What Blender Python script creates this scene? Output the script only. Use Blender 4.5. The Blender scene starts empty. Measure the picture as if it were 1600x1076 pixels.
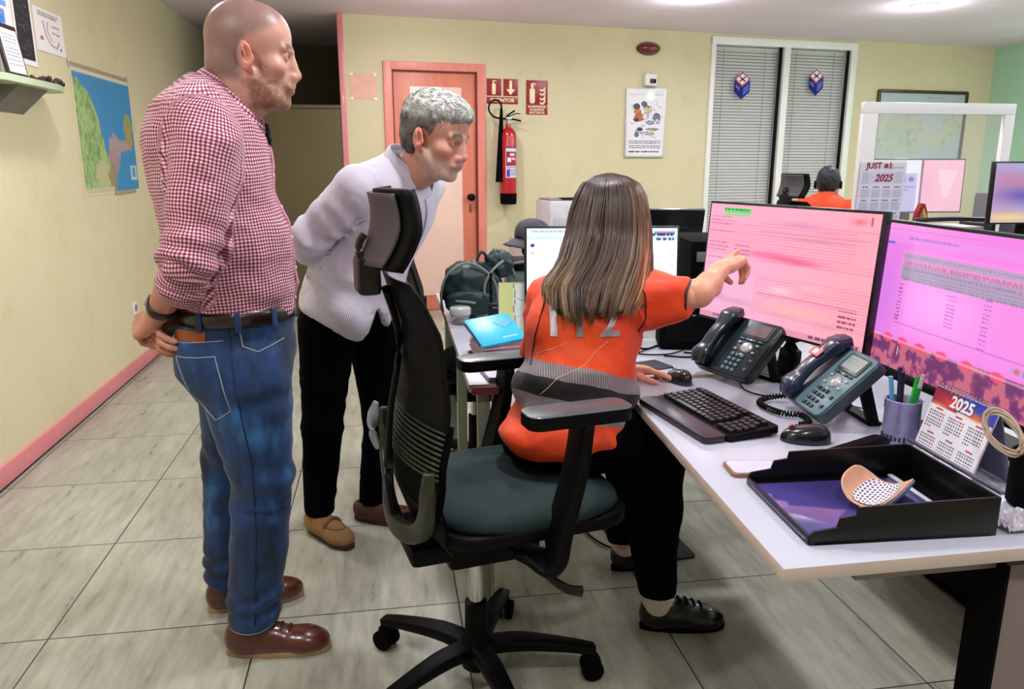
import bpy, bmesh, math, random
import numpy as np
from math import pi, sin, cos, radians as R
from mathutils import Vector, Matrix, noise
from mathutils.bvhtree import BVHTree
random.seed(7); rng = np.random.default_rng(7)
sc = bpy.context.scene; COL = sc.collection

# ------------------------------------------------------------------ camera, world, exposure
CAM_H = 1.356; PITCH = .23382; YAW = .16106; FPX = 1202.6
fwd = Vector((sin(YAW)*cos(PITCH), cos(YAW)*cos(PITCH), -sin(PITCH)))
rgt = Vector((cos(YAW), -sin(YAW), 0)); upv = rgt.cross(fwd)
cd = bpy.data.cameras.new('camera'); cam = bpy.data.objects.new('camera', cd); COL.objects.link(cam)
cd.sensor_width = 36; cd.lens = FPX*36/1600; cd.clip_start = .05
cam.matrix_world = Matrix(((rgt.x, upv.x, -fwd.x, 0), (rgt.y, upv.y, -fwd.y, 0), (rgt.z, upv.z, -fwd.z, CAM_H), (0, 0, 0, 1)))
sc.camera = cam
sc.view_settings.view_transform = 'Standard'; sc.view_settings.look = 'None'
sc.view_settings.exposure = 0.0; sc.view_settings.gamma = 1; sc.view_settings.use_curve_mapping = False
wd = bpy.data.worlds.new('world'); sc.world = wd; wd.use_nodes = True
wd.node_tree.nodes['Background'].inputs[0].default_value = (.62, .66, .72, 1)
wd.node_tree.nodes['Background'].inputs[1].default_value = .25
LAMP_C = (.99, .975, 1.)
LAMP_W = 13.0           # watts of each ceiling downlight
LAMP_XY = [(x, y) for y in (5.9, 3.95, 2.0, .05) for x in (.43, 2.34, 4.25)] + [(6.1, 5.9), (6.1, 3.95), (6.1, 2.0), (-1.05, .9), (-1.05, 3.4)]  # right-hand column is added out of view to brighten the mint wall

# ------------------------------------------------------------------ colours and materials
def lin(c):
    c = np.asarray(c, float)/255.
    return np.where(c <= .04045, c/12.92, ((c+.055)/1.055)**2.4)
def rgba(c): l = lin(c); return (float(l[0]), float(l[1]), float(l[2]), 1.)
class NT:
    def __init__(s, name):
        s.m = bpy.data.materials.new(name); s.m.use_nodes = True; s.t = s.m.node_tree; s.b = s.t.nodes['Principled BSDF']
    def n(s, typ, **kw):
        o = s.t.nodes.new(typ)
        for k, v in kw.items(): setattr(o, k, v)
        return o
    def l(s, a, b): s.t.links.new(a, b)
    def math(s, op, a, b=None, c=None):
        o = s.n('ShaderNodeMath', operation=op)
        for i, v in enumerate((a, b, c)):
            if v is None: continue
            if isinstance(v, (int, float)): o.inputs[i].default_value = v
            else: s.l(v, o.inputs[i])
        return o.outputs[0]
    def mix(s, f, a, b):
        o = s.n('ShaderNodeMix', data_type='RGBA')
        for i, v in ((0, f), (6, a), (7, b)):
            if isinstance(v, (int, float, tuple)): o.inputs[i].default_value = v
            else: s.l(v, o.inputs[i])
        return o.outputs[2]
    def coord(s, which='Object', scale=(1, 1, 1)):
        c = s.n('ShaderNodeTexCoord'); mp = s.n('ShaderNodeMapping'); mp.inputs['Scale'].default_value = scale
        s.l(c.outputs[which], mp.inputs[0]); return mp.outputs[0]
    def noise(s, vec, scale, detail=3, rough=.5):
        o = s.n('ShaderNodeTexNoise'); o.inputs['Scale'].default_value = scale; o.inputs['Detail'].default_value = detail
        o.inputs['Roughness'].default_value = rough
        if vec is not None: s.l(vec, o.inputs['Vector'])
        return o.outputs[0]
    def ramp(s, f, stops):
        o = s.n('ShaderNodeValToRGB'); e = o.color_ramp.elements
        while len(e) < len(stops): e.new(.5)
        for i, (p, c) in enumerate(stops): e[i].position = p; e[i].color = c
        s.l(f, o.inputs[0]); return o.outputs[0]
    def bump(s, h, strength=.3, dist=.002):
        o = s.n('ShaderNodeBump'); o.inputs['Strength'].default_value = strength; o.inputs['Distance'].default_value = dist
        s.l(h, o.inputs['Height']); s.l(o.outputs[0], s.b.inputs['Normal'])
MATS = {}
def mat(name, col, rough=.5, metal=0., var=.08, vscale=12., bump=0., bscale=60., bdist=.002, coat=0., trans=0., alpha=1., vec=(1, 1, 1), sheen=0., spec=None):
    if name in MATS: return MATS[name]
    g = NT(name); b = g.b; c = rgba(col)
    v = g.coord('Object', vec)
    d = tuple(x*(1-var) for x in c[:3])+(1,); h = tuple(min(1, x*(1+var)) for x in c[:3])+(1,)
    g.l(g.ramp(g.noise(v, vscale), [(.3, d), (.7, h)]), b.inputs['Base Color'])
    b.inputs['Roughness'].default_value = rough; b.inputs['Metallic'].default_value = metal
    b.inputs['Coat Weight'].default_value = coat; b.inputs['Transmission Weight'].default_value = trans; b.inputs['Alpha'].default_value = alpha
    if spec is not None: b.inputs['Specular IOR Level'].default_value = spec
    if sheen: b.inputs['Sheen Weight'].default_value = sheen
    if bump: g.bump(g.noise(v, bscale, 4), bump, bdist)
    MATS[name] = g.m; return g.m
def emat(name, col, strength):
    if name in MATS: return MATS[name]
    g = NT(name); g.b.inputs['Base Color'].default_value = rgba(col); g.b.inputs['Emission Color'].default_value = rgba(col)
    g.b.inputs['Emission Strength'].default_value = strength; MATS[name] = g.m; return g.m
def paintmat(name, rough=.5, emit=0., coat=0.):
    """colour comes from the printed pattern stored on the mesh"""
    if name in MATS: return MATS[name]
    g = NT(name); a = g.n('ShaderNodeAttribute', attribute_name='paint')
    g.b.inputs['Roughness'].default_value = rough; g.b.inputs['Coat Weight'].default_value = coat
    if emit:
        g.b.inputs['Base Color'].default_value = (.01, .01, .01, 1); g.l(a.outputs[0], g.b.inputs['Emission Color']); g.b.inputs['Emission Strength'].default_value = emit
    else: g.l(a.outputs[0], g.b.inputs['Base Color'])
    MATS[name] = g.m; return g.m

# ------------------------------------------------------------------ objects, tags
def tag(o, label=None, cat=None, group=None, kind=None):
    if label: o['label'] = label
    if cat: o['category'] = cat
    if group: o['group'] = group
    if kind: o['kind'] = kind
    return o
def empty(name, loc, rz=0, label=None, cat=None, group=None):
    o = bpy.data.objects.new(name, None); COL.objects.link(o); o.location = loc; o.rotation_euler = (0, 0, rz)
    o.empty_display_size = .05
    return tag(o, label, cat, group)
def link(name, me, m=None, parent=None, smooth=None):
    o = bpy.data.objects.new(name, me); COL.objects.link(o)
    if m is not None:
        for x in (m if isinstance(m, (list, tuple)) else [m]): me.materials.append(x)
    if parent is not None: o.parent = parent
    if smooth is True: me.shade_smooth()
    elif smooth: me.shade_smooth(); me.set_sharp_from_angle(angle=R(smooth))
    return o
def copy_tree(o, parent=None):
    c = o.copy(); COL.objects.link(c)
    if parent is not None: c.parent = parent
    for ch in list(o.children): copy_tree(ch, c)
    return c

class MB:
    """collects shapes of one part, then links them as one mesh"""
    def __init__(s): s.b = bmesh.new(); s.mi = 0
    def _fin(s, vs, M, bev=0, seg=2):
        fs = {f for v in vs for f in v.link_faces}
        for f in fs: f.material_index = s.mi
        if bev:
            es = list({e for v in vs for e in v.link_edges})
            r = bmesh.ops.bevel(s.b, geom=es, offset=bev, segments=seg, profile=.6, affect='EDGES', clamp_overlap=True)
            vs = list({v for f in r['faces'] for v in f.verts} | {v for v in vs if v.is_valid})
        bmesh.ops.transform(s.b, matrix=M, verts=vs)
        return vs
    def box(s, c, size, rot=(0, 0, 0), bev=0, seg=2, M=None):
        n0 = len(s.b.verts); r = bmesh.ops.create_cube(s.b, size=1)
        vs = r['verts']; bmesh.ops.scale(s.b, vec=size, verts=vs)
        T = Matrix.Translation(c) @ (Matrix.Rotation(rot[2], 4, 'Z') @ Matrix.Rotation(rot[1], 4, 'Y') @ Matrix.Rotation(rot[0], 4, 'X'))
        if M is not None: T = M @ T
        s._fin(vs, T, bev, seg); return s
    def cyl(s, a, b, r0, r1=None, n=20, bev=0, cap=True):
        a, b = Vector(a), Vector(b); r1 = r0 if r1 is None else r1; d = b-a
        r = bmesh.ops.create_cone(s.b, cap_ends=cap, segments=n, radius1=r0, radius2=r1, depth=d.length)
        T = Matrix.Translation((a+b)/2) @ d.to_track_quat('Z', 'Y').to_matrix().to_4x4()
        s._fin(r['verts'], T, bev); return s
    def sph(s, c, r, n=16, scale=(1, 1, 1), rot=None):
        q = bmesh.ops.create_uvsphere(s.b, u_segments=n, v_segments=max(6, n//2), radius=r)
        T = Matrix.Translation(c) @ (rot.to_4x4() if rot is not None else Matrix()) @ Matrix.Diagonal((*scale, 1))
        s._fin(q['verts'], T); return s
    def lathe(s, prof, c=(0, 0, 0), n=28, axis=None, sx=1, sy=1):
        rings = []
        T = Matrix.Translation(c) @ (Vector(axis).to_track_quat('Z', 'Y').to_matrix().to_4x4() if axis is not None else Matrix())
        for (r, z) in prof:
            rings.append([s.b.verts.new(T @ Vector((r*cos(2*pi*i/n)*sx, r*sin(2*pi*i/n)*sy, z))) for i in range(n)])
        for k in range(len(rings)-1):
            for i in range(n):
                f = s.b.faces.new((rings[k][i], rings[k][(i+1) % n], rings[k+1][(i+1) % n], rings[k+1][i])); f.material_index = s.mi
        for rg, rev in ((rings[0], True), (rings[-1], False)):
            f = s.b.faces.new(rg[::-1] if rev else rg); f.material_index = s.mi
        return s
    def tube(s, pts, r, n=8, closed=False, flat=None, up=(0, 0, 1)):
        """sweep a round (or flat = (width, height)) section along points; r may be a list"""
        P = [Vector(p) for p in pts]; N = len(P); rings = []
        if 3 <= N <= 14 and not closed:          # round the corners of short hand-placed paths
            Q, RR = [], []; rl = list(r) if isinstance(r, (list, tuple, np.ndarray)) else [r]*N
            for i in range(N-1):
                p0, p1, p2, p3 = P[max(i-1, 0)], P[i], P[i+1], P[min(i+2, N-1)]
                for k in range(5):
                    t = k/5; Q.append(.5*((2*p1)+(p2-p0)*t+(2*p0-5*p1+4*p2-p3)*t*t+(3*p1-p0-3*p2+p3)*t**3)); RR.append(rl[i]*(1-t)+rl[i+1]*t)
            P = Q+[P[-1]]; r = RR+[rl[-1]]; N = len(P)
        nrm = Vector(up)
        for i in range(N):
            if closed: t = (P[(i+1) % N]-P[i-1])
            else: t = P[min(i+1, N-1)]-P[max(i-1, 0)]
            t.normalize()
            side = t.cross(nrm)
            if side.length < 1e-4: side = t.cross(Vector((1, .1, 0)))
            side.normalize(); u2 = side.cross(t).normalized()
            if flat is None: nrm = u2
            rr = r[i] if isinstance(r, (list, tuple, np.ndarray)) else r
            ring = []
            for k in range(n):
                a = 2*pi*(k+.5)/n
                if flat is None: off = side*cos(a)*rr+u2*sin(a)*rr
                else:
                    ca, sa = cos(a), sin(a); e = .35
                    off = side*flat[0]/2*math.copysign(abs(ca)**e, ca)*rr+u2*flat[1]/2*math.copysign(abs(sa)**e, sa)*rr
                ring.append(s.b.verts.new(P[i]+off))
            rings.append(ring)
        M_ = N if closed else N-1
        for i in range(M_):
            A, B = rings[i], rings[(i+1) % N]
            for k in range(n):
                f = s.b.faces.new((A[k], A[(k+1) % n], B[(k+1) % n], B[k])); f.material_index = s.mi
        if not closed:
            s.b.faces.new(rings[0][::-1]).material_index = s.mi; s.b.faces.new(rings[-1]).material_index = s.mi
        return s
    def prism(s, poly, h, M=None, bev=0, seg=2):
        """poly (x, y) extruded from z=0 to h"""
        vs0 = [s.b.verts.new((x, y, 0)) for x, y in poly]; f = s.b.faces.new(vs0)
        r = bmesh.ops.extrude_face_region(s.b, geom=[f]); vs1 = [g for g in r['geom'] if isinstance(g, bmesh.types.BMVert)]
        bmesh.ops.translate(s.b, vec=(0, 0, h), verts=vs1)
        s._fin(vs0+vs1, M if M is not None else Matrix(), bev, seg); return s
    def quad(s, pts):
        f = s.b.faces.new([s.b.verts.new(p) for p in pts]); f.material_index = s.mi; return s
    def grid(s, fn, nu, nv, closed_u=False, thick=0):
        V = [[s.b.verts.new(fn(i/(nu if closed_u else nu-1), j/(nv-1))) for j in range(nv)] for i in range(nu)]
        fs = []
        for i in range(nu if closed_u else nu-1):
            for j in range(nv-1):
                f = s.b.faces.new((V[i][j], V[(i+1) % nu][j], V[(i+1) % nu][j+1], V[i][j+1])); f.material_index = s.mi; fs.append(f)
        if thick:
            bmesh.ops.recalc_face_normals(s.b, faces=fs)
            bmesh.ops.solidify(s.b, geom=fs, thickness=thick)
        return s
    def build(s, name, m, parent=None, smooth=35, M=None):
        bmesh.ops.recalc_face_normals(s.b, faces=s.b.faces)
        if M is not None: s.b.transform(M)
        me = bpy.data.meshes.new(name); s.b.to_mesh(me); s.b.free()
        return link(name, me, m, parent, smooth)
def struct(o): o['kind'] = 'structure'; return o
def rrect(w, h, r, n=5, cx=0, cy=0):
    out = []
    for (sx, sy, a0) in ((1, 1, 0), (-1, 1, 90), (-1, -1, 180), (1, -1, 270)):
        for i in range(n+1):
            a = R(a0+90*i/n); out.append((cx+sx*(w/2-r)+r*cos(a), cy+sy*(h/2-r)+r*sin(a)))
    return out
def frame_M(o, x, z):
    """matrix with local x along x, local z (normal) along z"""
    x = Vector(x).normalized(); z = Vector(z); z = (z-x*z.dot(x)).normalized(); y = z.cross(x)
    return Matrix(((x.x, y.x, z.x, o[0]), (x.y, y.y, z.y, o[1]), (x.z, y.z, z.z, o[2]), (0, 0, 0, 1)))

# ------------------------------------------------------------------ printed panels (posters, screens, pages)
class Canvas:
    def __init__(s, W, H, c): s.a = np.ones((H, W, 3))*np.array(c, float); s.W, s.H = W, H; s.Y, s.X = np.mgrid[0:H, 0:W]; s.U = (s.X+.5)/W; s.V = (s.Y+.5)/H
    def rect(s, u0, v0, u1, v1, c, k=1.):
        m = ((s.U >= u0) & (s.U < u1) & (s.V >= v0) & (s.V < v1))[..., None]*k; s.a = s.a*(1-m)+m*np.array(c); return s
    def mask(s, m, c, k=1.): m = np.clip(m, 0, 1)[..., None]*k; s.a = s.a*(1-m)+m*np.array(c); return s
    def blob(s, u, v, ru, rv, c, k=1., p=2):
        d = ((s.U-u)/ru)**2+((s.V-v)/rv)**2; return s.mask(np.exp(-d*p), c, k)
    def disc(s, u, v, ru, rv, c, k=1.): return s.mask((((s.U-u)/ru)**2+((s.V-v)/rv)**2 < 1).astype(float), c, k)
    def line(s, pts, w, c):
        asp = s.H/s.W; m = np.zeros(s.U.shape, bool)
        for (a, b) in zip(pts[:-1], pts[1:]):
            ax, ay, bx, by = a[0], a[1]*asp, b[0], b[1]*asp; dx, dy = bx-ax, by-ay; L = dx*dx+dy*dy+1e-12
            t = np.clip(((s.U-ax)*dx+(s.V*asp-ay)*dy)/L, 0, 1)
            m |= ((s.U-ax-t*dx)**2+(s.V*asp-ay-t*dy)**2) < (w/2)**2
        return s.mask(m.astype(float), c)
    def poly(s, pts, c, k=1.):
        m = np.zeros(s.U.shape, bool); n = len(pts)
        for i in range(n):
            x0, y0 = pts[i]; x1, y1 = pts[(i+1) % n]
            if y0 == y1: continue
            cr = ((s.V >= min(y0, y1)) & (s.V < max(y0, y1))) & (s.U < (s.V-y0)*(x1-x0)/(y1-y0)+x0); m ^= cr
        return s.mask(m.astype(float), c, k)
    def words(s, u0, v0, u1, h, c, k=1., seed=0, gap=.25):
        r = random.Random(seed); u = u0
        while u < u1:
            w = r.uniform(.5, 2.2)*h*s.H/s.W*1.5; e = min(u+w, u1); s.rect(u, v0, e, v0+h, c, k); u = e+gap*h*s.H/s.W*2
        return s
def panel_mesh(cv, w, h, thick=0., edge=None):
    """front face in local xy (origin centre, +y up, +z normal) with the print; a thin slab behind"""
    H, W = cv.H, cv.W
    xs = (np.arange(W+1)/W-.5)*w; ys = (.5-np.arange(H+1)/H)*h
    co = np.zeros((H+1, W+1, 3)); co[..., 0] = xs[None, :]; co[..., 1] = ys[:, None]
    a = np.pad(lin(np.clip(cv.a, 0, 255)), ((0, 1), (0, 1), (0, 0)), mode='edge')
    idx = np.arange((H+1)*(W+1)).reshape(H+1, W+1)
    F = np.stack([idx[:-1, :-1], idx[1:, :-1], idx[1:, 1:], idx[:-1, 1:]], -1).reshape(-1, 4)
    V = co.reshape(-1, 3); colr = a.reshape(-1, 3)
    if thick:
        n = len(V); e = lin(edge if edge is not None else (230, 230, 230))
        bx = np.array([[sx*w/2, sy*h/2, sz] for sz in (0, -thick) for sx, sy in ((-1, -1), (1, -1), (1, 1), (-1, 1))])
        q = np.array([[4, 7, 6, 5], [0, 4, 5, 1], [1, 5, 6, 2], [2, 6, 7, 3], [3, 7, 4, 0]])+n
        V = np.vstack([V, bx]); F = np.vstack([F, q]); colr = np.vstack([colr, np.tile(e, (8, 1))])
    me = bpy.data.meshes.new('panel'); me.from_pydata(V.tolist(), [], F.tolist())
    at = me.attributes.new('paint', 'FLOAT_COLOR', 'POINT'); at.data.foreach_set('color', np.hstack([colr, np.ones((len(colr), 1))]).astype(np.float32).ravel())
    return me
def panel(name, cv, w, h, m, M, thick=.001, edge=None, parent=None):
    me = panel_mesh(cv, w, h, thick, edge); o = link(name, me, m, parent)
    if parent is None: o.matrix_world = M
    else: me.transform(M)
    return o
_txt = {}
def text_geo(s, size, extr=.0004, bold=False):
    c = bpy.data.curves.new('t', 'FONT'); c.body = s; c.size = size; c.extrude = extr; c.align_x = 'CENTER'; c.align_y = 'CENTER'
    if bold: c.offset = size*.03
    c.resolution_u = 3
    o = bpy.data.objects.new('t', c); COL.objects.link(o); dg = bpy.context.evaluated_depsgraph_get(); dg.update()
    me = bpy.data.meshes.new_from_object(o.evaluated_get(dg)); bpy.data.objects.remove(o); bpy.data.curves.remove(c)
    me.materials.clear()
    return me
def text(name, s, size, m, M, parent, extr=.0004, bold=False, sx=1, sy=1, shear=0):
    me = text_geo(s, size, extr, bold); S = Matrix(((sx, shear, 0, 0), (0, sy, 0, 0), (0, 0, 1, 0), (0, 0, 0, 1)))
    me.transform(M @ S); return link(name, me, m, parent)
# ================================================================== the room
def floor_mat():
    g = NT('tile_floor'); tc = g.n('ShaderNodeTexCoord'); sp = g.n('ShaderNodeSeparateXYZ'); g.l(tc.outputs['Object'], sp.inputs[0])
    def gridline(o, off, size, w):
        a = g.math('DIVIDE', g.math('SUBTRACT', o, off), size); f = g.math('FRACT', g.math('ADD', a, 50)); d = g.math('MINIMUM', f, g.math('SUBTRACT', 1, f))
        return g.math('LESS_THAN', d, w/size), g.math('FLOOR', g.math('ADD', a, 50))
    lx, ix = gridline(sp.outputs[0], -1.0174, .6, .0022); ly, iy = gridline(sp.outputs[1], 2.176, .586, .0022)
    line = g.math('MAXIMUM', lx, ly)
    wn = g.n('ShaderNodeTexWhiteNoise'); cb = g.n('ShaderNodeCombineXYZ'); g.l(ix, cb.inputs[0]); g.l(iy, cb.inputs[1]); g.l(cb.outputs[0], wn.inputs[0])
    mp = g.n('ShaderNodeMapping'); mp.inputs['Rotation'].default_value = (0, 0, .35); mp.inputs['Scale'].default_value = (9, 1.6, 1)
    g.l(tc.outputs['Object'], mp.inputs[0]); va = g.n('ShaderNodeVectorMath', operation='ADD'); g.l(mp.outputs[0], va.inputs[0]); g.l(wn.outputs[1], va.inputs[1])
    n1 = g.noise(va.outputs[0], 3.2, 6, .62); n2 = g.noise(g.coord(), 1.3, 3)
    base = g.ramp(n1, [(.28, rgba((144, 146, 132))), (.5, rgba((167, 168, 154))), (.75, rgba((187, 188, 174)))])
    dirt = g.ramp(n2, [(.35, rgba((230, 226, 218))), (.62, rgba((255, 255, 255)))])
    mm = g.n('ShaderNodeMix', data_type='RGBA', blend_type='MULTIPLY'); mm.inputs[0].default_value = .7; g.l(base, mm.inputs[6]); g.l(dirt, mm.inputs[7])
    mp2 = g.n('ShaderNodeMapping'); mp2.inputs['Rotation'].default_value = (0, 0, -.9); mp2.inputs['Scale'].default_value = (14, .7, 1); g.l(tc.outputs['Object'], mp2.inputs[0])
    sc_ = g.ramp(g.noise(mp2.outputs[0], 1.7, 4, .7), [(.70, (0, 0, 0, 1)), (.76, (1, 1, 1, 1))])
    c2 = g.mix(g.math('MULTIPLY', sc_, .16), mm.outputs[2], rgba((120, 110, 98)))
    c3 = g.mix(line, c2, rgba((42, 40, 38))); g.l(c3, g.b.inputs['Base Color'])
    g.l(g.math('ADD', g.math('MULTIPLY', n1, .22), .20), g.b.inputs['Roughness'])
    g.bump(g.math('SUBTRACT', n1, g.math('MULTIPLY', line, 1.5)), .12, .002); g.b.inputs['Specular IOR Level'].default_value = .45
    return g.m
def wall_mat(name, c, c2):
    g = NT(name); v = g.coord(); n = g.noise(v, .8, 4, .6); n2 = g.noise(v, 5, 4, .7)
    col = g.ramp(n, [(.3, rgba(c)), (.7, rgba(c2))]); st = g.ramp(n2, [(.25, rgba((240, 236, 224))), (.45, rgba((255, 255, 255)))])
    mm = g.n('ShaderNodeMix', data_type='RGBA', blend_type='MULTIPLY'); mm.inputs[0].default_value = .55; g.l(col, mm.inputs[6]); g.l(st, mm.inputs[7])
    g.l(mm.outputs[2], g.b.inputs['Base Color']); g.b.inputs['Roughness'].default_value = .62; g.bump(g.noise(v, 90, 5), .12, .002); return g.m
M_FLOOR = floor_mat(); M_WALL = wall_mat('cream_wall_paint', (209, 198, 160), (217, 208, 172)); M_MINT = wall_mat('mint_wall_paint', (170, 214, 186), (180, 222, 196))
M_CEIL = mat('ceiling_paint', (240, 226, 240), .8, var=.03, vscale=2)
M_PINK = mat('pink_paint', (219, 130, 136), .38, var=.05, coat=.2); M_DOORW = mat('salmon_door_wood', (214, 124, 98), .42, var=.08, vscale=3, vec=(8, 8, 1))
M_JAMB = mat('salmon_door_frame', (226, 136, 122), .4, var=.06, vscale=3, vec=(8, 8, 1))
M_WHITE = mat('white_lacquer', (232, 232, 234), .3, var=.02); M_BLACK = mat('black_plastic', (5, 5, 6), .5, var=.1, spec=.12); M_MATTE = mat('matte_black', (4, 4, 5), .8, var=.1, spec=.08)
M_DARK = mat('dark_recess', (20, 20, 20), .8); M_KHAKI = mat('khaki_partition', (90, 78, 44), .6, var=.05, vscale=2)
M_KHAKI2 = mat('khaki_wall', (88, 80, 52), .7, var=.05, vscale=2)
M_GREYM = mat('grey_metal', (140, 136, 138), .4, metal=.3, var=.05); M_CHROME = mat('chrome', (205, 208, 212), .15, metal=1, var=.02)
M_PRINT = paintmat('printed_paper', .55); M_GLOSSP = paintmat('glossy_print', .25, coat=.3)

XL, XR, YB, YT, ZC = -1.65, 6.6, -3.2, 9.0, 2.55
struct(MB().box(((XL+XR)/2, (YB+YT)/2, -.05), (XR-XL+.4, YT-YB+.4, .1)).build('floor', M_FLOOR))
struct(MB().box(((XL+XR)/2, (YB+YT)/2, ZC+.05), (XR-XL+.4, YT-YB+.4, .1)).build('ceiling', M_CEIL))
struct(MB().box((XL-.1, (YB+YT)/2, ZC/2), (.2, YT-YB, ZC)).build('wall_left', M_WALL))
struct(MB().box((XR+.1, (YB+YT)/2, ZC/2), (.2, YT-YB, ZC)).build('wall_right', M_MINT))
struct(MB().box(((XL+XR)/2, YB-.1, ZC/2), (XR-XL+.4, .2, ZC)).build('wall_front', M_WALL))
WA = math.atan(.13); MW = Matrix.Translation((-.33, 7.0, 0)) @ Matrix.Rotation(WA, 4, 'Z')   # back wall: x along it, -y into the room
WL = 7.05
def wbox(mb, s0, s1, z0, z1, y0, y1, bev=0): return mb.box(((s0+s1)/2, (y0+y1)/2, (z0+z1)/2), (s1-s0, y1-y0, z1-z0), bev=bev)
D0, D1, DZ = .425, 1.19, 2.12; W0, W1, WZ = 3.51, 5.19, 2.52
b = MB(); wbox(b, 0, D0, 0, ZC, 0, .14); wbox(b, D0, D1, DZ, ZC, 0, .14); wbox(b, D1, W0, 0, ZC, 0, .14); wbox(b, W0, W1, WZ, ZC, 0, .14); wbox(b, W0, W1, 0, .12, 0, .14); wbox(b, W1, WL, 0, ZC, 0, .14)
struct(b.build('wall_back', M_WALL, M=MW))
# recess left of the door: side, far end and the tall khaki partition
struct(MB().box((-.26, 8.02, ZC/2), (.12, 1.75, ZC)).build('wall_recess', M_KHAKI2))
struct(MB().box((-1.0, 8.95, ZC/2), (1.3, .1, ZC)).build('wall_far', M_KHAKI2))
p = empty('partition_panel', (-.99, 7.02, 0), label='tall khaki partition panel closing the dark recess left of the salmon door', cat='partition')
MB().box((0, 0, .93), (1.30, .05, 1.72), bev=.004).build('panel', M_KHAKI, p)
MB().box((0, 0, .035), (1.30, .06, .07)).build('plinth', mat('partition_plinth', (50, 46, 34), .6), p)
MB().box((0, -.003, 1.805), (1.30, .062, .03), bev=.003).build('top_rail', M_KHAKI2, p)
b = MB(); wbox(b, -.012, .035, 0, ZC-.004, -.014, .05, .004); struct(b.build('trim_1', M_PINK, M=MW))
b = MB(); b.box((XL+.008, (YB+YT)/2, .055), (.016, YT-YB, .085), bev=.003); struct(b.build('baseboard_left', M_PINK))
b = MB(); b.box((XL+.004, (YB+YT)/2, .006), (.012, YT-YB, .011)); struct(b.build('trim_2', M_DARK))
b = MB(); wbox(b, .035, D0-.07, 0, .085, -.014, 0, .003); wbox(b, D1+.07, W0, 0, .085, -.014, 0, .003); wbox(b, W1, WL, 0, .085, -.014, 0, .003); struct(b.build('baseboard_back', M_PINK, M=MW))
# door
dr = MB(); wbox(dr, D0+.004, D1-.004, .006, DZ-.012, .02, .065, .003); dr = struct(dr.build('door_1', M_DOORW, M=MW))
b = MB(); wbox(b, D0-.07, D0+.004, 0, DZ+.07, -.02, .01, .006); wbox(b, D1-.004, D1+.07, 0, DZ+.07, -.02, .01, .006); wbox(b, D0, D1, DZ, DZ+.07, -.021, .01, .006)
b.build('door_frame', M_JAMB, dr, M=MW)
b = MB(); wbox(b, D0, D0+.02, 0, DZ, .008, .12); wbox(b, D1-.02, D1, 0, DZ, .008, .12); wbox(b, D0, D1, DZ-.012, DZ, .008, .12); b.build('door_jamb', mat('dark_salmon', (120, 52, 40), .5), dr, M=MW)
b = MB(); wbox(b, .583, 1.045, .14, 1.99, .014, .024, .003); b.build('door_inset_panel', mat('pale_pink_laminate', (240, 205, 190), .35, var=.02), dr, M=MW)
b = MB(); b.lathe([(.012, 0), (.012, .03), (.03, .045), (.034, .06), (.03, .075), (.012, .083)], (1.118, .02, 1.034), axis=(0, -1, 0)); b.lathe([(.03, 0), (.03, .006), (.026, .009)], (1.118, .02, 1.034), axis=(0, -1, 0))
b.build('door_knob', M_BLACK, dr, M=MW)
b = MB(); wbox(b, 1.105, 1.13, .90, .97, .012, .022, .002); b.build('lock_plate', mat('brass_plate', (150, 84, 60), .35, metal=.5), dr, M=MW)
# glazed partition with blinds
wf = MB()
for s0, s1 in ((W0, W0+.05), (4.325, 4.395), (W1-.07, W1)): wbox(wf, s0, s1, .12, WZ, -.02, .10, .005)
wbox(wf, W0, W1, 2.45, WZ, -.021, .10, .005); wbox(wf, W0, W1, .10, .17, -.021, .10, .005)
wf = struct(wf.build('window_1', mat('white_window_frame', (235, 235, 230), .35, var=.02), M=MW))
gl = NT('window_glass'); gl.b.inputs['Base Color'].default_value = (.9, .95, .93, 1); gl.b.inputs['Roughness'].default_value = .12; gl.b.inputs['Specular IOR Level'].default_value = .3
gl.b.inputs['Alpha'].default_value = .07; M_GLASS = gl.m
for s0, s1 in ((W0+.05, 4.325), (4.395, W1-.07)):
    b = MB(); wbox(b, s0, s1, .17, 2.45, .03, .036); b.build('window_pane', M_GLASS, wf, M=MW)
b = MB(); wbox(b, 4.29, 4.318, .17, 2.45, .012, .03); wbox(b, 5.09, 5.118, .17, 2.45, .012, .03); b.build('rubber_seal', M_BLACK, wf, M=MW)
M_SLAT = mat('aluminium_slat', (196, 196, 192), .5, metal=0., var=.04)
for s0, s1, nm in ((W0+.055, 4.31, 'left'), (4.40, W1-.075, 'right')):
    bl = empty('venetian_blind', MW @ Vector(((s0+s1)/2, .08, 2.43)), WA, 'grey venetian blind closed behind the '+nm+' pane of the glazed partition', 'blind', 'venetian blinds')
    w = s1-s0; b = MB(); n = 76
    for i in range(n):
        z = -.02-i*.0295; b.box((0, 0, z), (w-.01, .024, .0012), rot=(R(78), 0, 0))
    b.build('slats', M_SLAT, bl, smooth=False)
    MB().box((0, 0, .0), (w-.01, .03, .025), bev=.002).build('headrail', M_SLAT, bl)
    b = MB()
    for u in (-.33, .3): b.cyl((u*w, -.018, 0), (u*w, -.018, -2.24), .0016, n=6)
    b.build('ladder_cord', mat('cord_grey', (70, 70, 72), .7), bl)
b = MB(); wbox(b, W0-.3, W1+.3, 0, ZC, .5, .52); struct(b.build('wall_behind_glass', mat('unlit_room', (46, 46, 46), .8), M=MW))

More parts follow.
